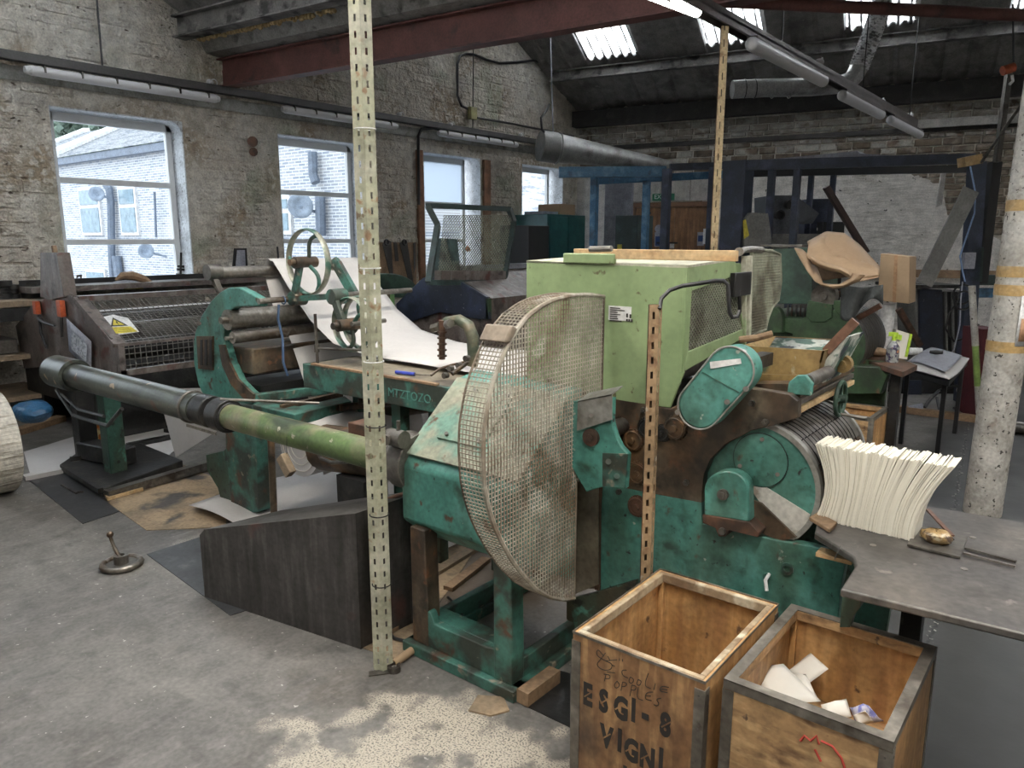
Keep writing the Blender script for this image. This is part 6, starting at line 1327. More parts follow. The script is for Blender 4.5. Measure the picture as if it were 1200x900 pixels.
# raised guard: side frame and mesh sheet
G_ = lambda a, c: PP(a, c, V(-5.15, 6, 1.5), V(1, 0, .28).normalized())
o_ = [G_(507, 243), G_(597, 246), G_(604, 262), G_(591, 330), G_(527, 331), G_(519, 300)]
outer = [G_(501, 241), G_(597, 245), G_(602, 260), G_(590, 331), G_(502, 331), G_(513, 264)]
fr = MB()
for i in range(6): fr.bar(outer[i], outer[(i + 1) % 6], .055, .05)
rg3 = build('raised_guard_frame', fr, m_navyd, m3)
b0, b1, t0, t1 = G_(513, 322), G_(589, 322), G_(520, 252), G_(600, 252)
g = MB(); N_ = 28
e1, e2 = (b1 - b0), (t0 - b0)
def Gp(u, v): return b0 * (1 - u) * (1 - v) + b1 * u * (1 - v) + t1 * u * v + t0 * (1 - u) * v
for k in range(-N_, 2 * N_):   # diagonal strands both ways
    for sgn in (1, -1):
        u0 = k / N_; pts = []
        for q in (0, 1):
            pass
        ua, ub = u0, u0 + sgn * .55; va, vb = 0.0, 1.0
        if ub != ua:
            ta = max(0, min((0 - ua) / (ub - ua), (1 - ua) / (ub - ua))); tb__ = min(1, max((0 - ua) / (ub - ua), (1 - ua) / (ub - ua)))
            if tb__ - ta > .02: g.bar(Gp(ua + (ub - ua) * ta, ta), Gp(ua + (ub - ua) * tb__, tb__), .009, .004)
build('guard_mesh', g, m_meshg, rg3, smooth=False)
build('guard_foot', MB().bar(b0 - V(0, 0, .03), b1 - V(0, 0, .03), .09, .14), m_m2, rg3)
p = G_(549, 296); build('red_knob', MB().ball(G_(565, 292) - V(.2, 0, 0), .03, 10, 8), m_orange, rg3)
# green half-round gear cover behind the wheels, green cards
gz = PX(430, 338, -6.2)
g = MB(); g.prism([PX(a, c, -6.2) for a, c in ccw((447, 342), (34, 22), 180, 360, 14) + [(481, 348), (413, 348)]], (.12, 0, 0)); solo('green_gear_cover', g, m_dgreen, 'dark green half round gear cover behind the spoked wheels', 'cover', bevel=.006)
cb = thing('wall_cabinet_bench', 'dark bench with shelves behind the wheels, below the hanging saws', 'bench', (-6.3, 5.3, 0))
zc_ = PX(450, 346, -6.1).z
build('bench_top', MB().box((-6.4, 3.9, zc_ - .04), (-5.95, 5.35, zc_)), m_m2, cb); build('bench_body', MB().box((-6.4, 3.95, 0), (-6.0, 5.3, zc_ - .04)), m_black, cb)
for k in range(2): a = 448 + k * 8; solo('green_card', MB().prism([PX(a, 345, -5.94), PX(a + 6, 345, -5.94), PX(a + 6, 366, -5.94), PX(a, 366, -5.94)], (.006, 0, 0)), M('leaf_green', (.16, .33, .12), .5), ['left pale green strip hanging on the dark bench', 'right pale green strip hanging on the dark bench'][k], 'strip')
bd = solo('saw_board', MB().prism([PX(438, 284, XW + .02), PX(487, 284, XW + .02), PX(487, 345, XW + .02), PX(438, 345, XW + .02)], (.02, 0, 0)), m_oldwood, 'brown board on the wall carrying the saws', 'board')
for k, (pts, lab) in enumerate((([(448, 286), (453, 281), (458, 283), (461, 329), (459, 332)], 'wide hand saw hanging leftmost on the wall board'), ([(468, 285), (474, 281), (477, 284), (485, 336), (481, 339), (474, 310)], 'widest hand saw hanging in the middle of the wall board'), ([(484, 285), (487, 284), (487, 312), (485, 320)], 'thin saw blade hanging at the right end of the wall board'), ([(461, 284), (465, 284), (467, 306), (463, 306)], 'narrow saw handle hanging between the two wide hand saws'))):
    t_ = thing('hand_saw', lab, 'saw', tuple(PX(*pts[0], XW + .06)), 'hand saws on the wall board')
    build('blade', MB().prism([PX(a, c, XW + .055) for a, c in pts], (.006, 0, 0)), m_saw, t_, smooth=False)
    if k < 2: h = PX(pts[1][0], pts[1][1] + 3, XW + .06); build('handle', MB().ring(h, (1, 0, 0), .035, .014, 16, 8), m_black, t_)
# timber strips beside the third window
solo('timber_strip', MB().box((XW - .0, PX(489, 200, XW + .03).y, .4), (XW + .05, PX(495, 200, XW + .03).y, PX(491, 176, XW).z)), M('orange_brown_timber', (.22, .11, .06), .7, 0, [((.13, .065, .035), 6, .5, .66, 6)]), 'tall brown timber strip on the wall left of the third window', 'timber')
solo('timber_strip', MB().box((XW - .0, PX(567, 200, XW + .03).y, .9), (XW + .05, PX(574, 200, XW + .03).y, PX(570, 188, XW).z)), bpy.data.materials['orange_brown_timber'], 'shorter brown timber strip on the wall right of the third window', 'timber')
solo('black_wall_pipe', MB().tube([PX(491, 240, XW + .05), PX(490, 160, XW + .06), PX(494, 151, XW + .08), PX(508, 150, XW + .08), PX(520, 154, XW + .08)], .022, 8), m_black, 'black cable bending along the wall up from the tall timber strip', 'cable')
# cabinets in the far corner
cab = thing('green_cabinet', 'petrol green steel cabinet in the far corner beside the last window', 'cabinet', (-7.3, 10.3, 0))
xa = -7.55; zt3 = 2.08
build('carcass', MB().box((-8.0, 10.0, 0), (-7.25, 11.1, 1.98)), m_cabinet, cab, bevel=.01)
build('door', MB().box((-7.25, 10.04, .1), (-7.225, 10.54, 1.94)), m_cabinet, cab, bevel=.004); build('door', MB().box((-7.25, 10.56, .1), (-7.225, 11.06, 1.94)), m_cabinet, cab, bevel=.004)
solo('cardboard_carton', MB().box((-7.85, 10.55, 1.98), (-7.4, 11.0, 2.16)), m_card, 'brown carton on top of the green cabinet', 'box', smooth=False)
solo('paper_pad', MB().box((-7.8, 10.1, 1.98), (-7.4, 10.5, 2.03)), m_lgrey, 'grey pad of papers lying on the green cabinet before the carton', 'papers')
solo('black_cabinet', MB().box((-7.3, 8.85, 0), (-6.75, 9.35, 1.78)), m_black, 'black upright cabinet in front of the petrol green one', 'cabinet', bevel=.01)
solo('green_bin', MB().prism([(-6.6, 8.3, 0), (-6.05, 8.3, 0), (-6.0, 8.3, 1.1), (-6.1, 8.3, 1.2), (-6.55, 8.3, 1.2), (-6.65, 8.3, 1.1)], (0, .5, 0)), m_dgreen, 'dark green metal hopper between the raised guard and green box', 'hopper', bevel=.01)
solo('tall_grey_board', MB().box((-6.9, 11.15, 0), (-6.38, 11.2, 2.62)), m_lgrey, 'tall pale grey board standing at the far corner by the blue frame', 'board')
db = solo('dark_panel_unit', MB().box((-6.35, 10.6, 0), (-5.95, 11.1, 1.95)), m_navyd, 'dark green upright cabinet right of the pale grey board', 'cabinet', bevel=.006)
build('yellow_label', MB().box((-6.3, 10.592, 1.3), (-6.22, 10.599, 1.5)), m_yellow, db, smooth=False)
# door
dr1 = bpy.data.objects.new('door_1', None); COL.objects.link(dr1); dr1.location = BW(1.9, .03, 0); dr1['kind'] = 'structure'
u0d, u1d = 1.14, 2.66
for a, b_, z0_, z1_ in ((u0d, u0d + .07, 0, 2.22), (u1d - .07, u1d, 0, 2.22), (u0d + .07, u1d - .07, 2.14, 2.22)): build('door_frame', bwbox(MB(), a, b_, 0, .07, z0_, z1_), m_doorf, dr1, bevel=.004)
um = 1.93
for a, b_ in ((u0d + .075, um - .004), (um + .004, u1d - .075)): build('door_leaf', bwbox(MB(), a, b_, .005, .045, .01, 2.135), m_door, dr1, bevel=.004)
build('push_bar', bwbox(MB(), um - .3, um + .08, .06, .085, 1.50, 1.53), m_dark, dr1); build('door_closer', bwbox(MB(), 1.36, 1.5, .05, .09, 2.02, 2.06), m_dark, dr1)
def wallsign(name, u0, u1, z0, z1, m, lab, cat='sign', s=.046): return solo(name, bwbox(MB(), u0, u1, s, s + .006, z0, z1), m, lab, cat, smooth=False)
def pbu(px, py, s=.05):
    p = PB(px, py, s) - CB; return p.dot(E2), p.z
ex = wallsign('exit_sign', pbu(764, 236)[0], pbu(790, 236)[0], pbu(775, 235)[1], pbu(775, 227)[1], m_exit, 'green emergency exit sign above the brown double door', s=.032)
u_, z_ = pbu(765, 234.5); hh = pbu(775, 228)[1] - z_
text('exit_word', 'EXIT', m_white, ex, BW(u_ + .02, .039, z_ + .02), hh * 1.15, (radians(90), 0, ang))
ru = u_ + .27
build('running_figure', bwbox(bwbox(bwbox(MB(), ru, ru + .03, .039, .042, z_ + .05, z_ + .10), ru - .03, ru + .0, .039, .042, z_ + .01, z_ + .05), ru + .025, ru + .04, .039, .042, z_ + .1, z_ + .125), m_white, ex, smooth=False)
s1_ = wallsign('fire_notice', pbu(768, 282)[0], pbu(776, 282)[0], pbu(770, 288)[1], pbu(770, 277)[1], m_signblue, 'blue notice on the left leaf of the brown door'); a, c = pbu(767, 276); build('border', bwbox(MB(), pbu(767, 282)[0], pbu(777, 282)[0], .040, .046, pbu(770, 289)[1], pbu(770, 272)[1]), m_lgrey, s1_, smooth=False)
g = MB(); c = BW(pbu(772, 268)[0], .052, pbu(772, 268)[1]); solo('round_notice', g.cyl(c, c + I2 * .006, .07, n=28), m_lgrey, 'round pale notice above the blue one on the brown door', 'sign')
s2_ = wallsign('fire_notice', pbu(817, 282)[0], pbu(825, 282)[0], pbu(820, 288)[1], pbu(820, 272)[1], m_lgrey, 'white notice with a blue panel on the right leaf of the brown door'); build('blue_panel', bwbox(MB(), pbu(818, 282)[0], pbu(824, 282)[0], .052, .055, pbu(820, 283)[1], pbu(820, 276)[1]), m_signblue, s2_, smooth=False)
wallsign('small_notice', pbu(785, 288)[0], pbu(790, 288)[0], pbu(787, 291)[1], pbu(787, 285)[1], m_white, 'small white notice low on the left door leaf')
wallsign('paper_slip', pbu(824, 280)[0], pbu(827, 280)[0], pbu(826, 286)[1], pbu(826, 268)[1], m_white, 'narrow white slip beside the right notice on the door', s=.06)
solo('red_extinguisher', MB().cyl(BW(.93, .12, 2.24), BW(.93, .12, 2.62), .05, n=14), m_rustplate, 'dusty red cylinder on the boarding left of the brown door', 'extinguisher')
# ---- blue gantry
gn = thing('blue_gantry', 'tall blue steel frame standing in front of the brown double door', 'gantry', tuple(PD(740, 400, 9.6)[:2]) + (0,))
def dpt(a, c, d): return PD(a, c, d)
def upright(name, px_, pyt, d, w_, m, par, pyb=None):
    t = PD(px_, pyt, d); z_b = 0; return build(name, MB().box((t.x - w_ / 2, t.y - w_ / 2, z_b), (t.x + w_ / 2, t.y + w_ / 2, t.z)), m, par, smooth=False)
build('top_beam', MB().bar(PD(655, 202, 9.2), PD(780, 201, 9.2), .10, .12, up=(0, 0, 1)), m_blue, gn)
build('rear_beam', MB().bar(PD(700, 212, 10), PD(880, 203, 10), .08, .09, up=(0, 0, 1)), m_blue, gn); build('rear_beam', MB().bar(PD(785, 196, 9.4), PD(850, 194, 9.4), .08, .08, up=(0, 0, 1)), m_navygantry, gn)
upright('upright', 697, 207, 9.2, .075, m_blue, gn); upright('upright', 758, 212, 9.7, .075, m_blue, gn); upright('upright', 782, 198, 9.0, .085, m_navygantry, gn)
upright('column', 866, 189, 8.8, .26, m_navygantry, gn); upright('upright', 836, 196, 9.3, .08, m_navygantry, gn)
g2 = thing('navy_gantry', 'long navy steel gantry beam on posts along the back wall', 'gantry', tuple(PD(1000, 500, 10.2)[:2]) + (0,))
bA, bB = PD(872, 194, 8.7), PD(1140, 186, 8.7)
build('top_beam', MB().bar(bA, bB, .10, .11, up=(0, 0, 1)), m_navygantry, g2)
build('rear_beam', MB().bar(PD(880, 203, 9.6), PD(1135, 198, 9.6), .08, .09, up=(0, 0, 1)), m_black, g2)
for a, t, d, w_ in ((905, 198, 8.7, .07), (935, 197, 8.7, .07), (951, 205, 9.6, .06), (977, 204, 9.6, .06)): upright('upright', a, t, d, w_, m_navygantry, g2)
solo('plastic_sheet', MB().prism([PD(897, 187, 8.9), PD(1005, 177, 8.9), PD(1008, 180, 8.9), PD(1080, 184, 8.9), PD(1079, 186, 8.9), PD(960, 188, 8.9)], (0, .3, .0)), m_lgrey, 'thin pale plastic sheet lying on top of the navy gantry', 'sheet')
hp = thing('extractor_hopper', 'dark machine hopper with two round ports behind the gantry posts', 'machine', tuple(PD(940, 300, 9.1)[:2]) + (0,))
def boxpx(name, x0, y0, x1, y1, d, dep, m, par, floor=False, **k):
    a, b_, c, e = PD(x0, y0, d), PD(x1, y0, d), PD(x1, y1, d), PD(x0, y1, d)
    if floor: c = V(c.x, c.y, 0); e = V(e.x, e.y, 0)
    return build(name, MB().prism([a, b_, c, e], V(-_sy, _cy, 0) * dep), m, par, **k)
m_slatem = M('slate_grey_metal', (.085, .095, .11), .5)
boxpx('hopper_front', 903, 229, 936, 282, 9.1, .6, m_slatem, hp); boxpx('base_cabinet', 872, 274, 960, 300, 9.0, .9, m_grey, hp, floor=True)
hf = MB(); hf.prism([PD(936, 232, 9.1), PD(960, 250, 9.3), PD(952, 262, 9.3), PD(936, 262, 9.1)], V(-_sy, _cy, 0) * .5); build('cone_side', hf, m_slatem, hp)
for a, c in ((924, 240), (912, 252)): p = PD(a, c, 9.1); q = p - V(-_sy, _cy, 0) * .08; build('port', MB().pipe(q, p, .055, .045, 20).cyl(p - V(-_sy, _cy, 0) * .02, p, .046, n=20), m_black, hp)
boxpx('dark_cabinet', 950, 233, 974, 300, 9.9, .5, m_navygantry, hp, floor=True); boxpx('low_cabinet', 965, 260, 990, 300, 9.7, .5, m_black, hp, floor=True)
skn = MB(); skn.prism([PD(873, 256, 8.6), PD(880, 249, 8.6), PD(900, 250, 8.6), PD(905, 285, 8.6), PD(885, 290, 8.6), PD(872, 290, 8.6)], V(-_sy, _cy, 0) * .4); build('side_guard', skn, m_grey, hp)
build('yellow_strip', MB().prism([PD(871, 258, 8.58), PD(874, 257, 8.58), PD(878, 276, 8.58), PD(872, 280, 8.58)], V(-_sy, _cy, 0) * .01), m_yellow, hp, smooth=False)
build('name_tag', MB().prism([PD(957, 267, 9.88), PD(968, 267, 9.88), PD(968, 270, 9.88), PD(957, 270, 9.88)], V(-_sy, _cy, 0) * -.01), m_white, hp, smooth=False)
solo('brown_prop', MB().bar(PD(968, 219, 9.2), PD(1015, 296, 9.2), .09, .06), M('brown_angle', (.055, .03, .025), .5), 'dark brown slanting prop crossing the white wall', 'prop')
# ---- second green machine behind the first
m4 = thing('green_bag_machine', 'dark green paper bag machine behind the teal one, under the brown paper', 'machine', (-1.2, 4.0, 0))
Y4 = 4.9; F4 = lambda a, c, d=0: PY(a, c, Y4 + d)
build('cover_box', MB().prism([F4(892, 292), F4(952, 290), F4(952, 356), F4(912, 356), F4(892, 352)], (0, .55, 0)), m_dgreen, m4, bevel=.004)
build('cover_top_rim', MB().box(F4(890, 289, -.01), F4(940, 287) + V(0, .3, 0)), m_steeld, m4)
build('side_plate', MB().prism([F4(902, 388), F4(960, 388), F4(975, 378), F4(1005, 370), F4(1010, 400), F4(985, 420), F4(1035, 424), F4(1040, 434), W(F4(1040, 434).x, Y4, 0), W(F4(900, 434).x, Y4, 0)], (0, .04, 0)), m_green, m4)
build('body', MB().box((F4(880, 400).x, Y4 + .05, 0), (F4(985, 400).x, Y4 + .7, F4(930, 372).z)), m_green, m4)
c = F4(968, 404, -.08); build('drum', MB().cyl(c + V(.01, 0, 0), c + V(.01, .5, 0), .22, n=48), m_dark, m4)
build('drum_face', MB().cyl(c - V(0, .01, 0) + V(.01, 0, 0), c + V(.01, .0, 0), .22, n=48), m_green, m4)
for k in range(8): build('drum_groove', MB().pipe(c + V(.01, .05 + k * .055, 0), c + V(.01, .055 + k * .055, 0), .222, .21, 48), m_steeld, m4)
for q, lab in (([(947, 352), (975, 357), (975, 372), (966, 378), (950, 377), (944, 370)], 0), ([(977, 352), (1006, 354), (1003, 365), (992, 371), (981, 367), (976, 360)], 1)):
    build('scoop_guard', MB().prism([F4(a, c_, -.10) for a, c_ in q], (0, .05, 0)), m_green, m4, bevel=.004)
p = F4(965, 347, -.09); build('pulley', MB().cyl(p, p + V(0, .06, 0), .075, n=28).cyl(p - V(0, .02, 0), p, .025, n=14), m_steeld, m4)
build('bearing_cover', MB().prism([F4(a, c_, -.06) for a, c_ in [(915, 388), (915, 378), (920, 373), (940, 373), (946, 378), (948, 392), (930, 392)]], (0, .06, 0)), m_green, m4, bevel=.006)
g = MB(); c2_ = F4(906, 378, -.1); g.prism([F4(a, c_, -.1) for a, c_ in ccw((908, 376), (9, 16), 180, 360, 10) + [(917, 390), (899, 390)]], (0, .06, 0)); build('arched_guard', g, m_green, m4, bevel=.004)
for k in range(5): a = 922 + k * 5; build('gear_tooth_bar', MB().box(F4(a, 371, -.03), F4(a + 2.5, 357, -.0)), m_brownmetal if k % 2 else m_steeld, m4)
build('top_shaft', MB().cyl(F4(977, 345), F4(1000, 345) + V(0, .1, 0), .02, n=12), m_rustplate, m4); build('roller_stub', MB().cyl(F4(1005, 373), F4(1032, 358) , .018, n=12), m_copper, m4)
build('lower_cover', MB().prism([F4(980, 428, -.12), F4(1030, 430, -.12), F4(1040, 440, -.12), F4(1032, 462, -.12), F4(980, 462, -.12)], (0, .1, 0)), m_green, m4, bevel=.006)
g = MB(); g.grid(lambda u, v: PY(985 + 50 * u, 333 + 12 * sin(u * 3) * .3 + (28 + 14 * sin(u * 5 + 1)) * v, Y4 - .14 + .03 * sin(u * 11 + v * 3)), 18, 8); o = solo('dark_cloth', g, M('dark_grey_rag', (.05, .055, .055), .8, bump=(12, .8, .02)), 'dark grey cloth hanging below the brown paper on the green machine', 'cloth', solid=.004)
# brown kraft paper folded over the machine
kr = thing('kraft_paper', 'large creased brown kraft paper thrown over the green machine', 'paper', tuple(PY(980, 335, Y4 - .1)))
YP = Y4 - .16
def strip2(top, bot, dt, db, name, m=None, nv=8, wob=.012):
    def at(L, u):
        f = u * (len(L) - 1); i = min(int(f), len(L) - 2); f -= i; return [L[i][k] + (L[i + 1][k] - L[i][k]) * f for k in range(len(L[0]))]
    def fn(u, v):
        t, b_ = at(top, u), at(bot, u); d1 = t[2] if len(t) > 2 else dt; d2 = b_[2] if len(b_) > 2 else db
        return PY(t[0] * (1 - v) + b_[0] * v, t[1] * (1 - v) + b_[1] * v, YP + d1 * (1 - v) + d2 * v - .03 * sin(v * pi) + wob * noise.noise(V(u * 5, v * 4, dt * 9)))
    build(name, MB().grid(fn, 26, nv), m or m_kraft, kr, solid=.0022)
# back sheet, then the middle leaf, then the front curl that shows its dark mouth
strip2([(946, 283), (968, 271), (989, 273), (1007, 286), (1031, 312)], [(950, 300), (972, 300), (993, 304), (1012, 316), (1030, 324)], .34, .10, 'back_leaf')
strip2([(948, 283, .26), (966, 274, .30), (990, 290, .22), (1010, 305, .16), (1030, 314, .12)], [(945, 301, .02), (958, 312, .0), (984, 319, -.02), (1003, 331, -.01), (1030, 325, .03)], .3, .0, 'middle_leaf', wob=.03)
strip2([(931, 290, .03), (940, 292, .05), (947, 298, .07), (952, 308, .09), (958, 314, .10)], [(931, 291, -.02), (937, 303, -.03), (946, 318, -.04), (955, 330, -.04), (966, 336, -.04)], .1, 0, 'front_curl', wob=.005)
strip2([(948, 298, .0), (956, 303, -.01), (968, 308, -.03), (982, 312, -.05), (994, 317, -.05)], [(952, 309, .02), (962, 314, .0), (974, 318, -.03), (986, 320, -.05), (996, 325, -.06)], .1, 0, 'second_fold', wob=.004)
build('inner_leaf', MB().grid(lambda u, v: PY(954 + 42 * u + 2 * v, 310 + 8 * u + (20 - 14 * u) * v, YP + .16 - .05 * u), 10, 6), M('kraft_inner_side', (.20, .125, .07), .7), kr, solid=.002)
strip2([(957, 329, .0), (970, 333, -.02), (984, 333, -.05), (996, 326, -.06), (999, 320, -.05)], [(962, 335, -.03), (978, 339, -.04), (992, 336, -.06), (1006, 330, -.05), (1014, 322, -.02)], 0, 0, 'lower_curl', wob=.004)
# carton
cr_ = thing('cardboard_box', 'brown cardboard box taped down the middle, standing upright beside the kraft paper', 'box', tuple(PY(1047, 356, 5.3)))
a, b_, c, e = PY(1032, 297, 5.3), PY(1066, 301, 5.3), PY(1065, 356, 5.3), PY(1028, 352, 5.3)
build('carton', MB().prism([a, b_, c, e], (0, .2, 0)), m_card, cr_, smooth=False, bevel=.003); build('tape', MB().prism([a * .52 + b_ * .48 - V(0, .002, 0), a * .40 + b_ * .60 - V(0, .002, 0), e * .40 + c * .60 - V(0, .002, 0), e * .52 + c * .48 - V(0, .002, 0)], (0, .001, 0)), M('brown_tape', (.33, .19, .10), .35), cr_, smooth=False)
p = PY(1040, 356, 5.4); solo('white_post', MB().cyl((p.x, p.y, 0), (p.x, p.y, p.z - .002), .05, n=20), m_white, 'round white post under the cardboard box', 'post')
# third chest behind the drum
c3 = chest(-1.40, 4.50, .42, .36, .6, m_woodpale, m_wood, 'ochre tea chest behind the drum, standing on the floor beyond the bags', 'metal')
p = PY(1003, 503, 4.497); g = MB(); rh = random.Random(4)
for k in range(9): x_ = PY(990 + k * 3.2, 505, 4.497); g.bar(x_, x_ + V(rh.uniform(-.008, .008), 0, rh.uniform(.012, .035)), .004, .001); g.bar(x_, x_ + V(.012, 0, rh.uniform(0, .01)), .004, .001)
build('faded_script', g, m_ink, c3, kind='stuff')
# side table with bottle, cloth, book, tape
st2 = thing('side_bench', 'small dark bench beside the green machine holding bottle and books', 'bench', tuple(PZ(1050, 560, 0)))
zb2 = PY(1045, 430, 4.75).z; 
build('bench_top', MB().prism([PZ(1003, 418, zb2), PZ(1058, 436, zb2), PZ(1075, 428, zb2), PZ(1030, 410, zb2)], (0, 0, -.03)), m_rustplate, st2)
p0_, p1_ = PZ(1052, 434, zb2 - .03), PZ(1052, 434, zb2 - .03); build('leg', MB().bar(V(p0_.x, p0_.y, 0), p0_, .05, .05), m_dark, st2); p0_ = PZ(1010, 420, zb2 - .03); build('leg', MB().bar(V(p0_.x, p0_.y, 0), p0_, .05, .05), m_dark, st2)
p = PZ(1045, 424, zb2); bt = thing('spray_bottle', 'dirty glass bottle with label and sprayer on the side bench', 'bottle', tuple(p))
build('bottle_body', MB().cyl(p, p + V(0, 0, .09), .036, n=18).cyl(p + V(0, 0, .09), p + V(0, 0, .13), .036, .012, n=18), m_glass_d, bt); build('sprayer', MB().cyl(p + V(0, 0, .13), p + V(0, 0, .17), .012, n=10).box(p + V(-.03, -.01, .155), p + V(.02, .01, .18)), m_lgp, bt)
p = PZ(1052, 420, zb2); dk = (-p.x * _sy + p.y * _cy); bk2 = solo('upright_carton', MB().prism([PD(1050, 386, dk), PD(1069, 392, dk), PD(1063, 421, dk), PD(1046, 419, dk)], V(-_sy, _cy, 0) * .04), m_paper, 'white carton with bright green edge behind the bottle', 'carton', smooth=False)
build('green_edge', MB().prism([PD(1067, 391, dk - .01), PD(1069.5, 392, dk - .01), PD(1063.5, 418, dk - .01), PD(1061, 418, dk - .01)], V(-_sy, _cy, 0) * .05), m_lgp, bk2, smooth=False); build('green_patch', MB().prism([PD(1051, 391, dk - .01), PD(1057, 393, dk - .01), PD(1056, 399, dk - .01), PD(1050, 397, dk - .01)], V(-_sy, _cy, 0) * -.003), m_lgp, bk2, smooth=False)
p = PZ(1029, 418, zb2); g = MB(); g.ball(p + V(0, 0, .03), .05, 14, 8, (1.2, .8, .6)); solo('brown_wad', g, m_oldwood, 'brown wad of material on the side bench left of the bottle', 'wad')
g = MB(); g.tube([PZ(1022, 415, zb2) + V(0, 0, t_) for t_ in (.0,)] + [PD(1026, 400, 5.5), PD(1034, 395, 5.5), PD(1041, 404, 5.5)], .008, 8); solo('bent_wire', g, m_black, 'curved black wire handle on the side bench', 'handle')
# trolley with draped white paper
wt = thing('paper_trolley', 'low black trolley holding open white papers left of the column', 'trolley', tuple(PZ(1090, 520, 0)))
zt4 = PZ(1090, 440, 0).z + .62
build('trolley_top', MB().prism([PZ(1058, 433, zt4), PZ(1112, 448, zt4), PZ(1134, 424, zt4), PZ(1085, 412, zt4)], (0, 0, -.03)), m_black, wt)
for a, c in ((1064, 434), (1108, 445), (1128, 426)): p0_ = PZ(a, c, zt4 - .03); build('leg', MB().bar(V(p0_.x, p0_.y, 0), p0_, .03, .03), m_black, wt)
g = MB()
q_ = [PZ(1056, 431, zt4 + .01), PZ(1112, 446, zt4 + .01), PZ(1136, 421, zt4 + .05), PZ(1088, 410, zt4 + .02)]
def pfn(u, v, dz=0, s_=1): p = q_[0] * (1 - u) * (1 - v) + q_[1] * u * (1 - v) + q_[2] * u * v + q_[3] * (1 - u) * v; return p + V(0, 0, dz + .03 * sin(u * pi * 1.2 + .5) * sin(v * 3))
solo('open_papers', g.grid(lambda u, v: pfn(u, v, .01), 14, 10), m_paper2, 'open white paper draped over the black trolley', 'paper', solid=.006)
solo('upper_papers', MB().grid(lambda u, v: pfn(.1 + .75 * u, .15 + .8 * v, .03), 14, 10), m_lgrey, 'greyish top sheet lying on the draped white paper', 'paper', solid=.003)
p = pfn(.45, .5, .06); ht = solo('tape_gun', MB().tube([p + V(-.04, 0, 0), p, p + V(.05, 0, .005)], [.012, .018, .014], 8), m_dark, 'small dark tool lying on the grey top sheet', 'tool')
p = pfn(.02, .5, .04); solo('tape_roll', MB().pipe(p + V(-.06, -.02, 0), p + V(.03, .02, 0), .03, .018, 18), m_white, 'roll of white tape with red mark on the trolley edge', 'tape')
# right side rack
rk_ = thing('blue_rack', 'blue and dark steel rack post with cables left of the white column', 'rack', tuple(PZ(1135, 560, 0)))
def bpx(name, a, b_, d, w_, h_, m, par): return build(name, MB().bar(PD(*a, d), PD(*b_, d), w_, h_, up=tuple(V(-_sy, _cy, 0))), m, par, smooth=False)
bpx('post', (1145, 190), (1128, 470), 7.3, .13, .10, m_navygantry, rk_); bpx('post', (1166, 190), (1149, 332), 7.6, .09, .09, m_black, rk_)
bpx('brace', (1138, 222), (1083, 333), 7.0, .15, .02, m_grey, rk_); bpx('slotted_upper', (1183, 80), (1168, 190), 7.5, .05, .05, m_steeld, rk_)
build('slots', MB().bar(PD(1183, 80, 7.47), PD(1168, 190, 7.47), .012, .004), m_black, rk_)
bpx('control_box', (1136, 296), (1134, 315), 7.15, .10, .05, m_lgrey, rk_); bpx('dark_box', (1143, 290), (1141, 330), 7.3, .10, .1, m_navyd, rk_)
bpx('shelf_beam', (1145, 343), (1173, 343), 7.4, .09, .08, m_blue, rk_); bpx('shelf_beam', (1145, 328), (1175, 328), 7.6, .10, .08, m_navyd, rk_)
g = MB(); g.tube([PD(a, c, 7.1) for a, c in ((1137, 195), (1143, 225), (1142, 250), (1130, 285), (1125, 300), (1128, 318), (1131, 330))], .008, 6); build('blue_cable', g, M('pale_blue_cable', (.2, .3, .5), .5), rk_)
g = MB(); g.ring(PD(1128, 345, 7.05), V(-_sy, _cy, 0), .09, .010, 28, 6).ring(PD(1129, 352, 7.0), V(-_sy, _cy, 0), .085, .010, 28, 6); build('cable_coil', g, m_black, rk_, kind='stuff')
g = MB(); g.tube([PD(a, c, 7.05) for a, c in ((1125, 350), (1112, 368), (1108, 385), (1118, 400), (1135, 395), (1147, 380))], .010, 8); build('hanging_cable', g, m_black, rk_)
g = MB(); g.tube([PD(a, c, 7.0) for a, c in ((1128, 330), (1126, 350), (1125, 380), (1118, 410), (1110, 418))], .006, 6); build('grey_cable', g, m_lgrey, rk_)
bpx('tape_wrap', (1136, 183), (1137, 194), 7.25, .16, .13, m_tape, rk_)
sp_ = thing('green_white_pole', 'thin pole, white paint above and green below, leaning by the blue rack', 'pole', tuple(PD(1146, 480, 6.4)))
build('white_part', MB().cyl(PD(1139, 335, 6.4), PD(1143, 405, 6.4), .028, n=14), m_column, sp_); build('green_part', MB().cyl(PD(1143, 405, 6.4), PD(1145.5, 452, 6.4), .026, n=14), M('lime_pole_paint', (.20, .30, .08), .4), sp_)
pb_ = PD(1145.5, 452, 6.4); ft = PD(1147, 484, 6.4); build('white_foot', MB().cyl(pb_, ft, .024, n=14), m_column, sp_)
nb = thing('navy_lockers', 'navy locker block standing at the back below the white wall', 'locker', tuple(PD(1100, 470, 8.2)[:2]) + (0,))
boxpx('locker_body', 1078, 340, 1104, 470, 8.2, .5, m_navy, nb, floor=True); boxpx('grey_side', 1072, 332, 1080, 470, 8.25, .4, m_grey, nb, floor=True)
boxpx('worktop', 1062, 334, 1130, 338, 8.1, .7, m_dark, nb); boxpx('inner_dark', 1104, 342, 1140, 470, 8.3, .5, m_black, nb, floor=True)
for k in range(3): boxpx('upright_strip', 1108 + k * 8, 342, 1110 + k * 8, 465, 8.2, .03, m_grey, nb, floor=True)
solo('dark_brace', MB().bar(PD(1053, 362, 7.6), PD(1078, 405, 7.6), .06, .05), m_rustplate, 'dark red brown strut leaning below the cardboard box', 'strut')
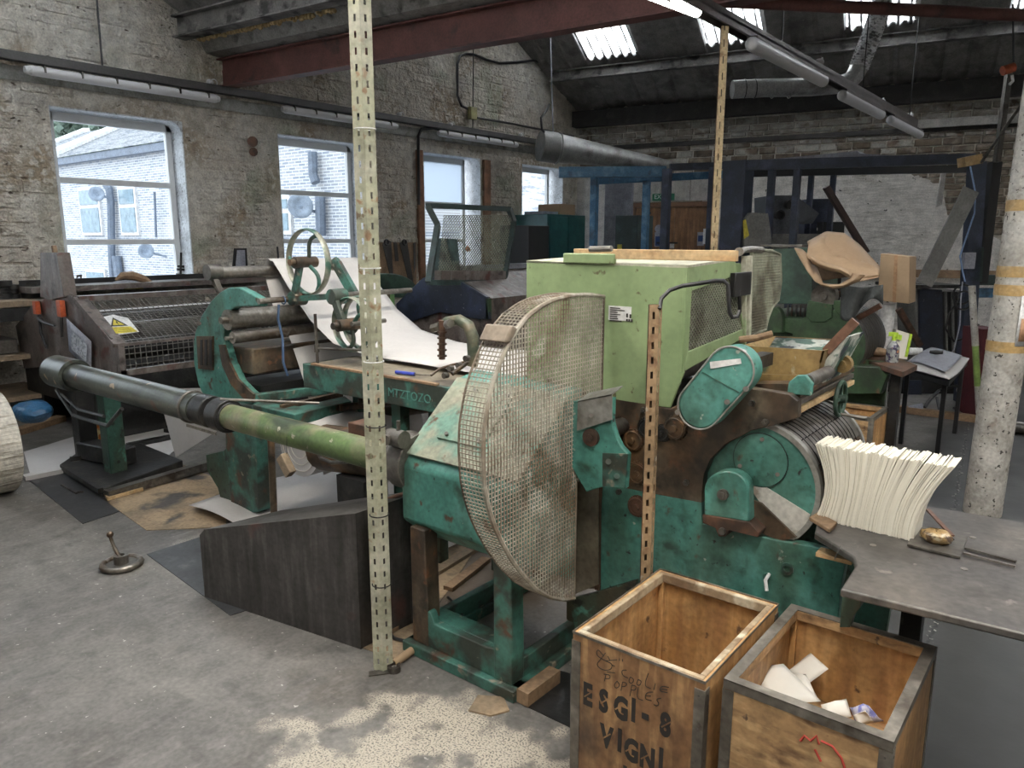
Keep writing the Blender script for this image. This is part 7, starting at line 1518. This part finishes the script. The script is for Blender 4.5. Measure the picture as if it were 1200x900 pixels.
rd = thing('red_bin', 'dark red bin partly behind the white column', 'bin', tuple(PD(1165, 470, 6.6)[:2]) + (0,)); boxpx('bin_body', 1152, 386, 1176, 436, 6.6, .3, m_redp, rd, floor=True)
solo('grey_loose_strip', MB().prism([PD(1103, 203, 9.9), PD(1110, 194, 9.9), PD(1104, 240, 9.9), PD(1097, 243, 9.9)], V(-_sy, _cy, 0) * .02), m_panelw, 'loose pale strip hanging on the back wall below the gantry beam', 'strip')
g = MB(); g.cyl(PD(1175, 83, 6.6), PD(1188, 79, 6.6), .04, n=10); hk = solo('orange_strap_hook', g, m_orange, 'orange hook block hanging by the rack at top right', 'hook'); build('hook', MB().tube([PD(1186, 88, 6.6), PD(1187, 95, 6.6), PD(1183, 99, 6.6)], .012, 6), m_white, hk)
solo('hoist_cable', MB().cyl(PD(1188, 80, 6.6), PD(1187, 5, 6.6), .008, n=6), m_black, 'black cable carrying the orange hook block', 'cable')
solo('grey_stay_wire', MB().cyl(PD(1150, 190, 7.0), PD(1200, 118, 6.2), .012, n=8), m_steeld, 'thin grey stay running up to the right over the rack', 'wire')
# timber along the floor before the lockers, cables
solo('floor_batten', MB().bar(PZ(1046, 478, .03), PZ(1146, 491, .03), .07, .06, up=(0, 0, 1)), m_oldwood, 'long pale timber batten on the floor before the lockers', 'timber')
g = MB(); g.tube([PZ(1098, 466, .12), PZ(1101, 480, .05), PZ(1108, 487, .02), PZ(1120, 489, .02), PZ(1124, 483, .03), PZ(1118, 478, .05)], .014, 8); solo('floor_cable', g, m_black, 'black cable looping over the floor batten', 'cable')
g = MB(); g.tube([PZ(1083, 478, .05), PZ(1090, 468, .1), PD(1100, 458, 7.2), PD(1113, 454, 7.2), PD(1124, 452, 7.2)], .016, 8); solo('red_black_lead', g, m_dark, 'thick dark lead rising from the pale plug by the batten', 'cable')
p = PZ(1072, 480, .04); solo('pale_plug', MB().cyl(p + V(-.05, 0, 0), p + V(.06, .03, .02), .03, .045, n=12), m_lgrey, 'pale plug lying on the floor near the batten', 'plug')
boxpx_m = thing('black_machine_base', 'black machinery in shadow under the trolley at the right', 'machine', tuple(PD(1110, 480, 7.7)[:2]) + (0,)); boxpx('base_box', 1046, 440, 1150, 470, 7.7, .4, m_dark, boxpx_m, floor=True); boxpx('base_panel', 1060, 446, 1080, 468, 7.65, .03, m_navy, boxpx_m)
p = PD(1126, 457, 7.2); solo('pale_disc', MB().cyl(p, p + V(-_sy, _cy, 0) * .02, .035, n=16), m_column, 'small round pale disc on the black machinery', 'disc')
solo('steel_tubes', MB().cyl(PZ(1172, 498, .05), PZ(1240, 508, .05), .05, n=14), m_steel, 'shiny steel tube on the floor right of the column', 'tube')
# slanting dark post at the bench
solo('dark_angle_leg', MB().bar(PZ(1041, 513, 0), V(PZ(1041, 513, 0).x, PZ(1041, 513, 0).y, zb2 - .03), .045, .045), m_dark, 'dark steel angle leg standing right of the ochre chest', 'leg')
# ================================================================== OVERHEAD
tk = thing('cable_trunking', 'dark cable trunking fixed high along the left wall above the windows', 'trunking', (XW + .1, 6.5, 3.2))
build('channel', MB().box((XW + .08, -1, 3.17), (XW + .17, 10.95, 3.25)), m_conduit, tk, bevel=.004)
build('backing_strip', MB().box((XW, 2, 3.02), (XW + .02, 10.8, 3.15)), m_galv, tk)
for k, (a, b_) in enumerate(((2.92, 4.72), (5.62, 7.35), (8.25, 10.0))):
    t_ = thing('fluorescent_light', ['unlit fluorescent light above the first window', 'unlit fluorescent light above the second window', 'unlit fluorescent light above the third window'][k], 'light', (XW + .2, (a + b_) / 2, 3.05), 'lights along the left wall')
    x = XW + .22
    g = MB(); g.cyl((x, a, 3.09), (x, b_, 3.09), .045, n=16); build('diffuser', g, m_diff, t_)
    build('end_cap', MB().cyl((x, a - .05, 3.09), (x, a, 3.09), .03, .045, n=16), m_white, t_); build('end_cap', MB().cyl((x, b_, 3.09), (x, b_ + .05, 3.09), .045, .03, n=16), m_white, t_)
    for q in range(6): y = a + .1 + (b_ - a - .2) * q / 5; build('clip', MB().box((x - .05, y, 3.08), (x + .052, y + .015, 3.14)), m_steeld, t_)
for k, (a, c) in enumerate(((246, 96), (468, 134), (528, 146), (610, 158))):
    p = PX(a, c, XW + .14); solo('cable_gland', MB().ball(p, .04, 10, 8, (1, 1, .7)).ring(p + V(0, .05, .0), (1, 0, 0), .035, .007, 14, 6), m_white, 'white socket with looped flex on the trunking, %s from the left' % ['first', 'second', 'third', 'fourth'][k], 'socket')
solo('hanger_rod', MB().cyl(PX(113, -5, XW + .12), PX(120, 78, XW + .12), .010, n=8), m_black, 'thin black hanger rod above the first window light', 'rod')
solo('hanger_rod', MB().cyl(PX(555, 40, XW + .12), PX(554, 150, XW + .12), .008, n=8), m_black, 'thin hanger rod with junction box on the gable wall', 'rod')
p = PX(553, 133, XW + .08); solo('junction_box', MB().box(p - V(.03, .07, .09), p + V(.05, .07, .09)), M('yellow_grey_box', (.30, .28, .13), .5), 'small yellow grey junction box high on the gable wall', 'box', bevel=.006)
solo('looped_cable', MB().tube([PX(a, c, XW + .05) for a, c in ((549, 128), (541, 124), (536, 112), (536, 75), (539, 66), (546, 63), (556, 64), (570, 70), (585, 74), (605, 73), (625, 71), (636, 74), (642, 80))], .020, 8), m_black, 'thick black cable looping up the gable wall from the junction box', 'cable')
solo('straight_cable', MB().tube([PX(a, c, XW + .05) for a, c in ((559, 138), (600, 145), (640, 153), (672, 160))], .018, 8), m_black, 'black cable running right from the junction box to the corner', 'cable')
solo('wall_bracket', MB().cyl(PX(296, 166, XW), PX(296, 166, XW + .12), .06, n=12).cyl(PX(297, 178, XW), PX(297, 178, XW + .08), .05, n=10), m_rustplate, 'rusty pipe stub on the wall between first and second window', 'bracket')
# lighting tray
ty_ = thing('lighting_tray', 'brown steel tray hanging from the roof, running back over the machines', 'lighting tray', (-2.37, 7.5, 3.1))
build('tray_side', MB().box((-2.42, 3.0, 3.06), (-2.405, 11.6, 3.15)), m_tray, ty_); build('tray_side', MB().box((-2.335, 3.0, 3.06), (-2.32, 11.6, 3.15)), m_tray, ty_); build('tray_bed', MB().box((-2.42, 3.0, 3.10), (-2.32, 11.6, 3.115)), m_tray, ty_)
for y in (6.5, 9.0, 11.3): build('hanger', MB().cyl((-2.37, y, 3.12), (-2.37, y, 4.4), .006, n=6), m_black, ty_)
for k, (a, b_, lab) in enumerate((((880, 52), (958, 96), 'unlit tube light under the tray, nearest the tan post'), ((986, 112), (1030, 135), 'unlit tube light under the tray, second along'), ((1039, 141), (1078, 158), 'unlit tube light at the far end of the tray'))):
    p, q = PZ(*a, 3.0), PZ(*b_, 3.0); y0_, y1_ = p.y, q.y; x = -2.30 if k == 0 else -2.36
    t_ = thing('tube_light', lab, 'light', (x, (y0_ + y1_) / 2, 2.96), 'lights under the tray'); build('diffuser', MB().cyl((x, y0_, 3.0), (x, y1_, 3.0), .052, n=18).ball((x, y0_, 3.0), .052, 12, 8), m_diff, t_)
    build('housing', MB().box((x - .04, y0_, 3.03), (x + .04, y1_, 3.058)), m_tray, t_)
for k, (a, c) in enumerate(((960, 73), (1033, 119), (1066, 135))): p = PX(a, c, -2.38); solo('flex_socket', MB().ball(p, .045, 10, 8, (1, 1, .7)).tube([p + V(0, .03, .02), p + V(0, .08, .05), p + V(0, .1, -.01)], .008, 6), m_white, 'white flex socket on top of the tray, %s from the camera' % ['first', 'second', 'third'][k], 'socket')
tl_ = thing('lit_tube_light', 'glowing fluorescent tube at the top edge beside the red beam', 'light', tuple(PZ(790, 3, 3.05)))
p, q = PZ(735, -18, 3.08), PZ(817, 14, 3.08); build('glowing_tube', MB().cyl(p, q, .035, n=16), m_lit, tl_); build('housing', MB().bar(p + V(0, 0, .06), q + V(0, 0, .06), .09, .05, up=(0, 0, 1)), m_tray, tl_)
# ducts
du = thing('ceiling_duct', 'dull grey tapering duct hanging in the far corner above the blue frame', 'duct', tuple(PX(648, 173, -7.3)))
p = PX(648, 173, -7.2); q = PY(800, 196, 12.0)
dd = (q - p).normalized(); build('capped_end', MB().cyl(p - dd * .22, p + dd * .05, .235, n=28), m_grey, du); build('taper', MB().cyl(p + dd * .03, q, .23, .06, n=28), m_duct, du); build('joint_ring', MB().ring(p + dd * .08, dd, .235, .012, 28, 6), m_duct, du)
solo('duct_wire', MB().cyl(PX(645, 45, -7.2), p + V(0, 0, .22), .010, n=6), m_lgrey, 'thin wire holding up the tapering duct', 'wire')
solo('duct_flex', MB().tube([PX(644, 122, -7.2), PX(640, 130, -7.2), PX(634, 138, -7.2), PX(635, 152, -7.2), PX(641, 158, -7.2)], .018, 8), m_black, 'short black flex curling down beside the duct wire', 'cable')
sd_ = thing('spiral_duct', 'shiny spiral duct turning up through the roof into a foil hose', 'duct', tuple(PD(930, 103, 9.5)))
g = MB(); pts = [PD(a, c, 9.5) for a, c in ((858, 105), (900, 103), (950, 102), (985, 99), (996, 95), (1002, 88), (1006, 80))]; g.tube(pts, .105, 20); build('spiral_pipe', g, m_duct, sd_)
for a in (872, 884, 905, 925): p = PD(a, 104, 9.5); build('seam_ring', MB().ring(p, (PD(900, 103, 9.5) - PD(880, 104, 9.5)), .107, .006, 24, 6), m_dark if a < 890 else m_duct, sd_)
fp2 = [(1006, 80), (1013, 62), (1021, 42), (1028, 22), (1033, 5), (1036, -20)]; g = MB(); pts = []; rr = []
for i in range(len(fp2) - 1):
    for q in range(12): t_ = q / 12; pts.append(PD(fp2[i][0] + (fp2[i+1][0] - fp2[i][0]) * t_, fp2[i][1] + (fp2[i+1][1] - fp2[i][1]) * t_, 9.5)); rr.append(.118 if q % 2 else .098)
g.tube(pts, rr, 16); build('foil_hose', g, m_foil, sd_, smooth=False)
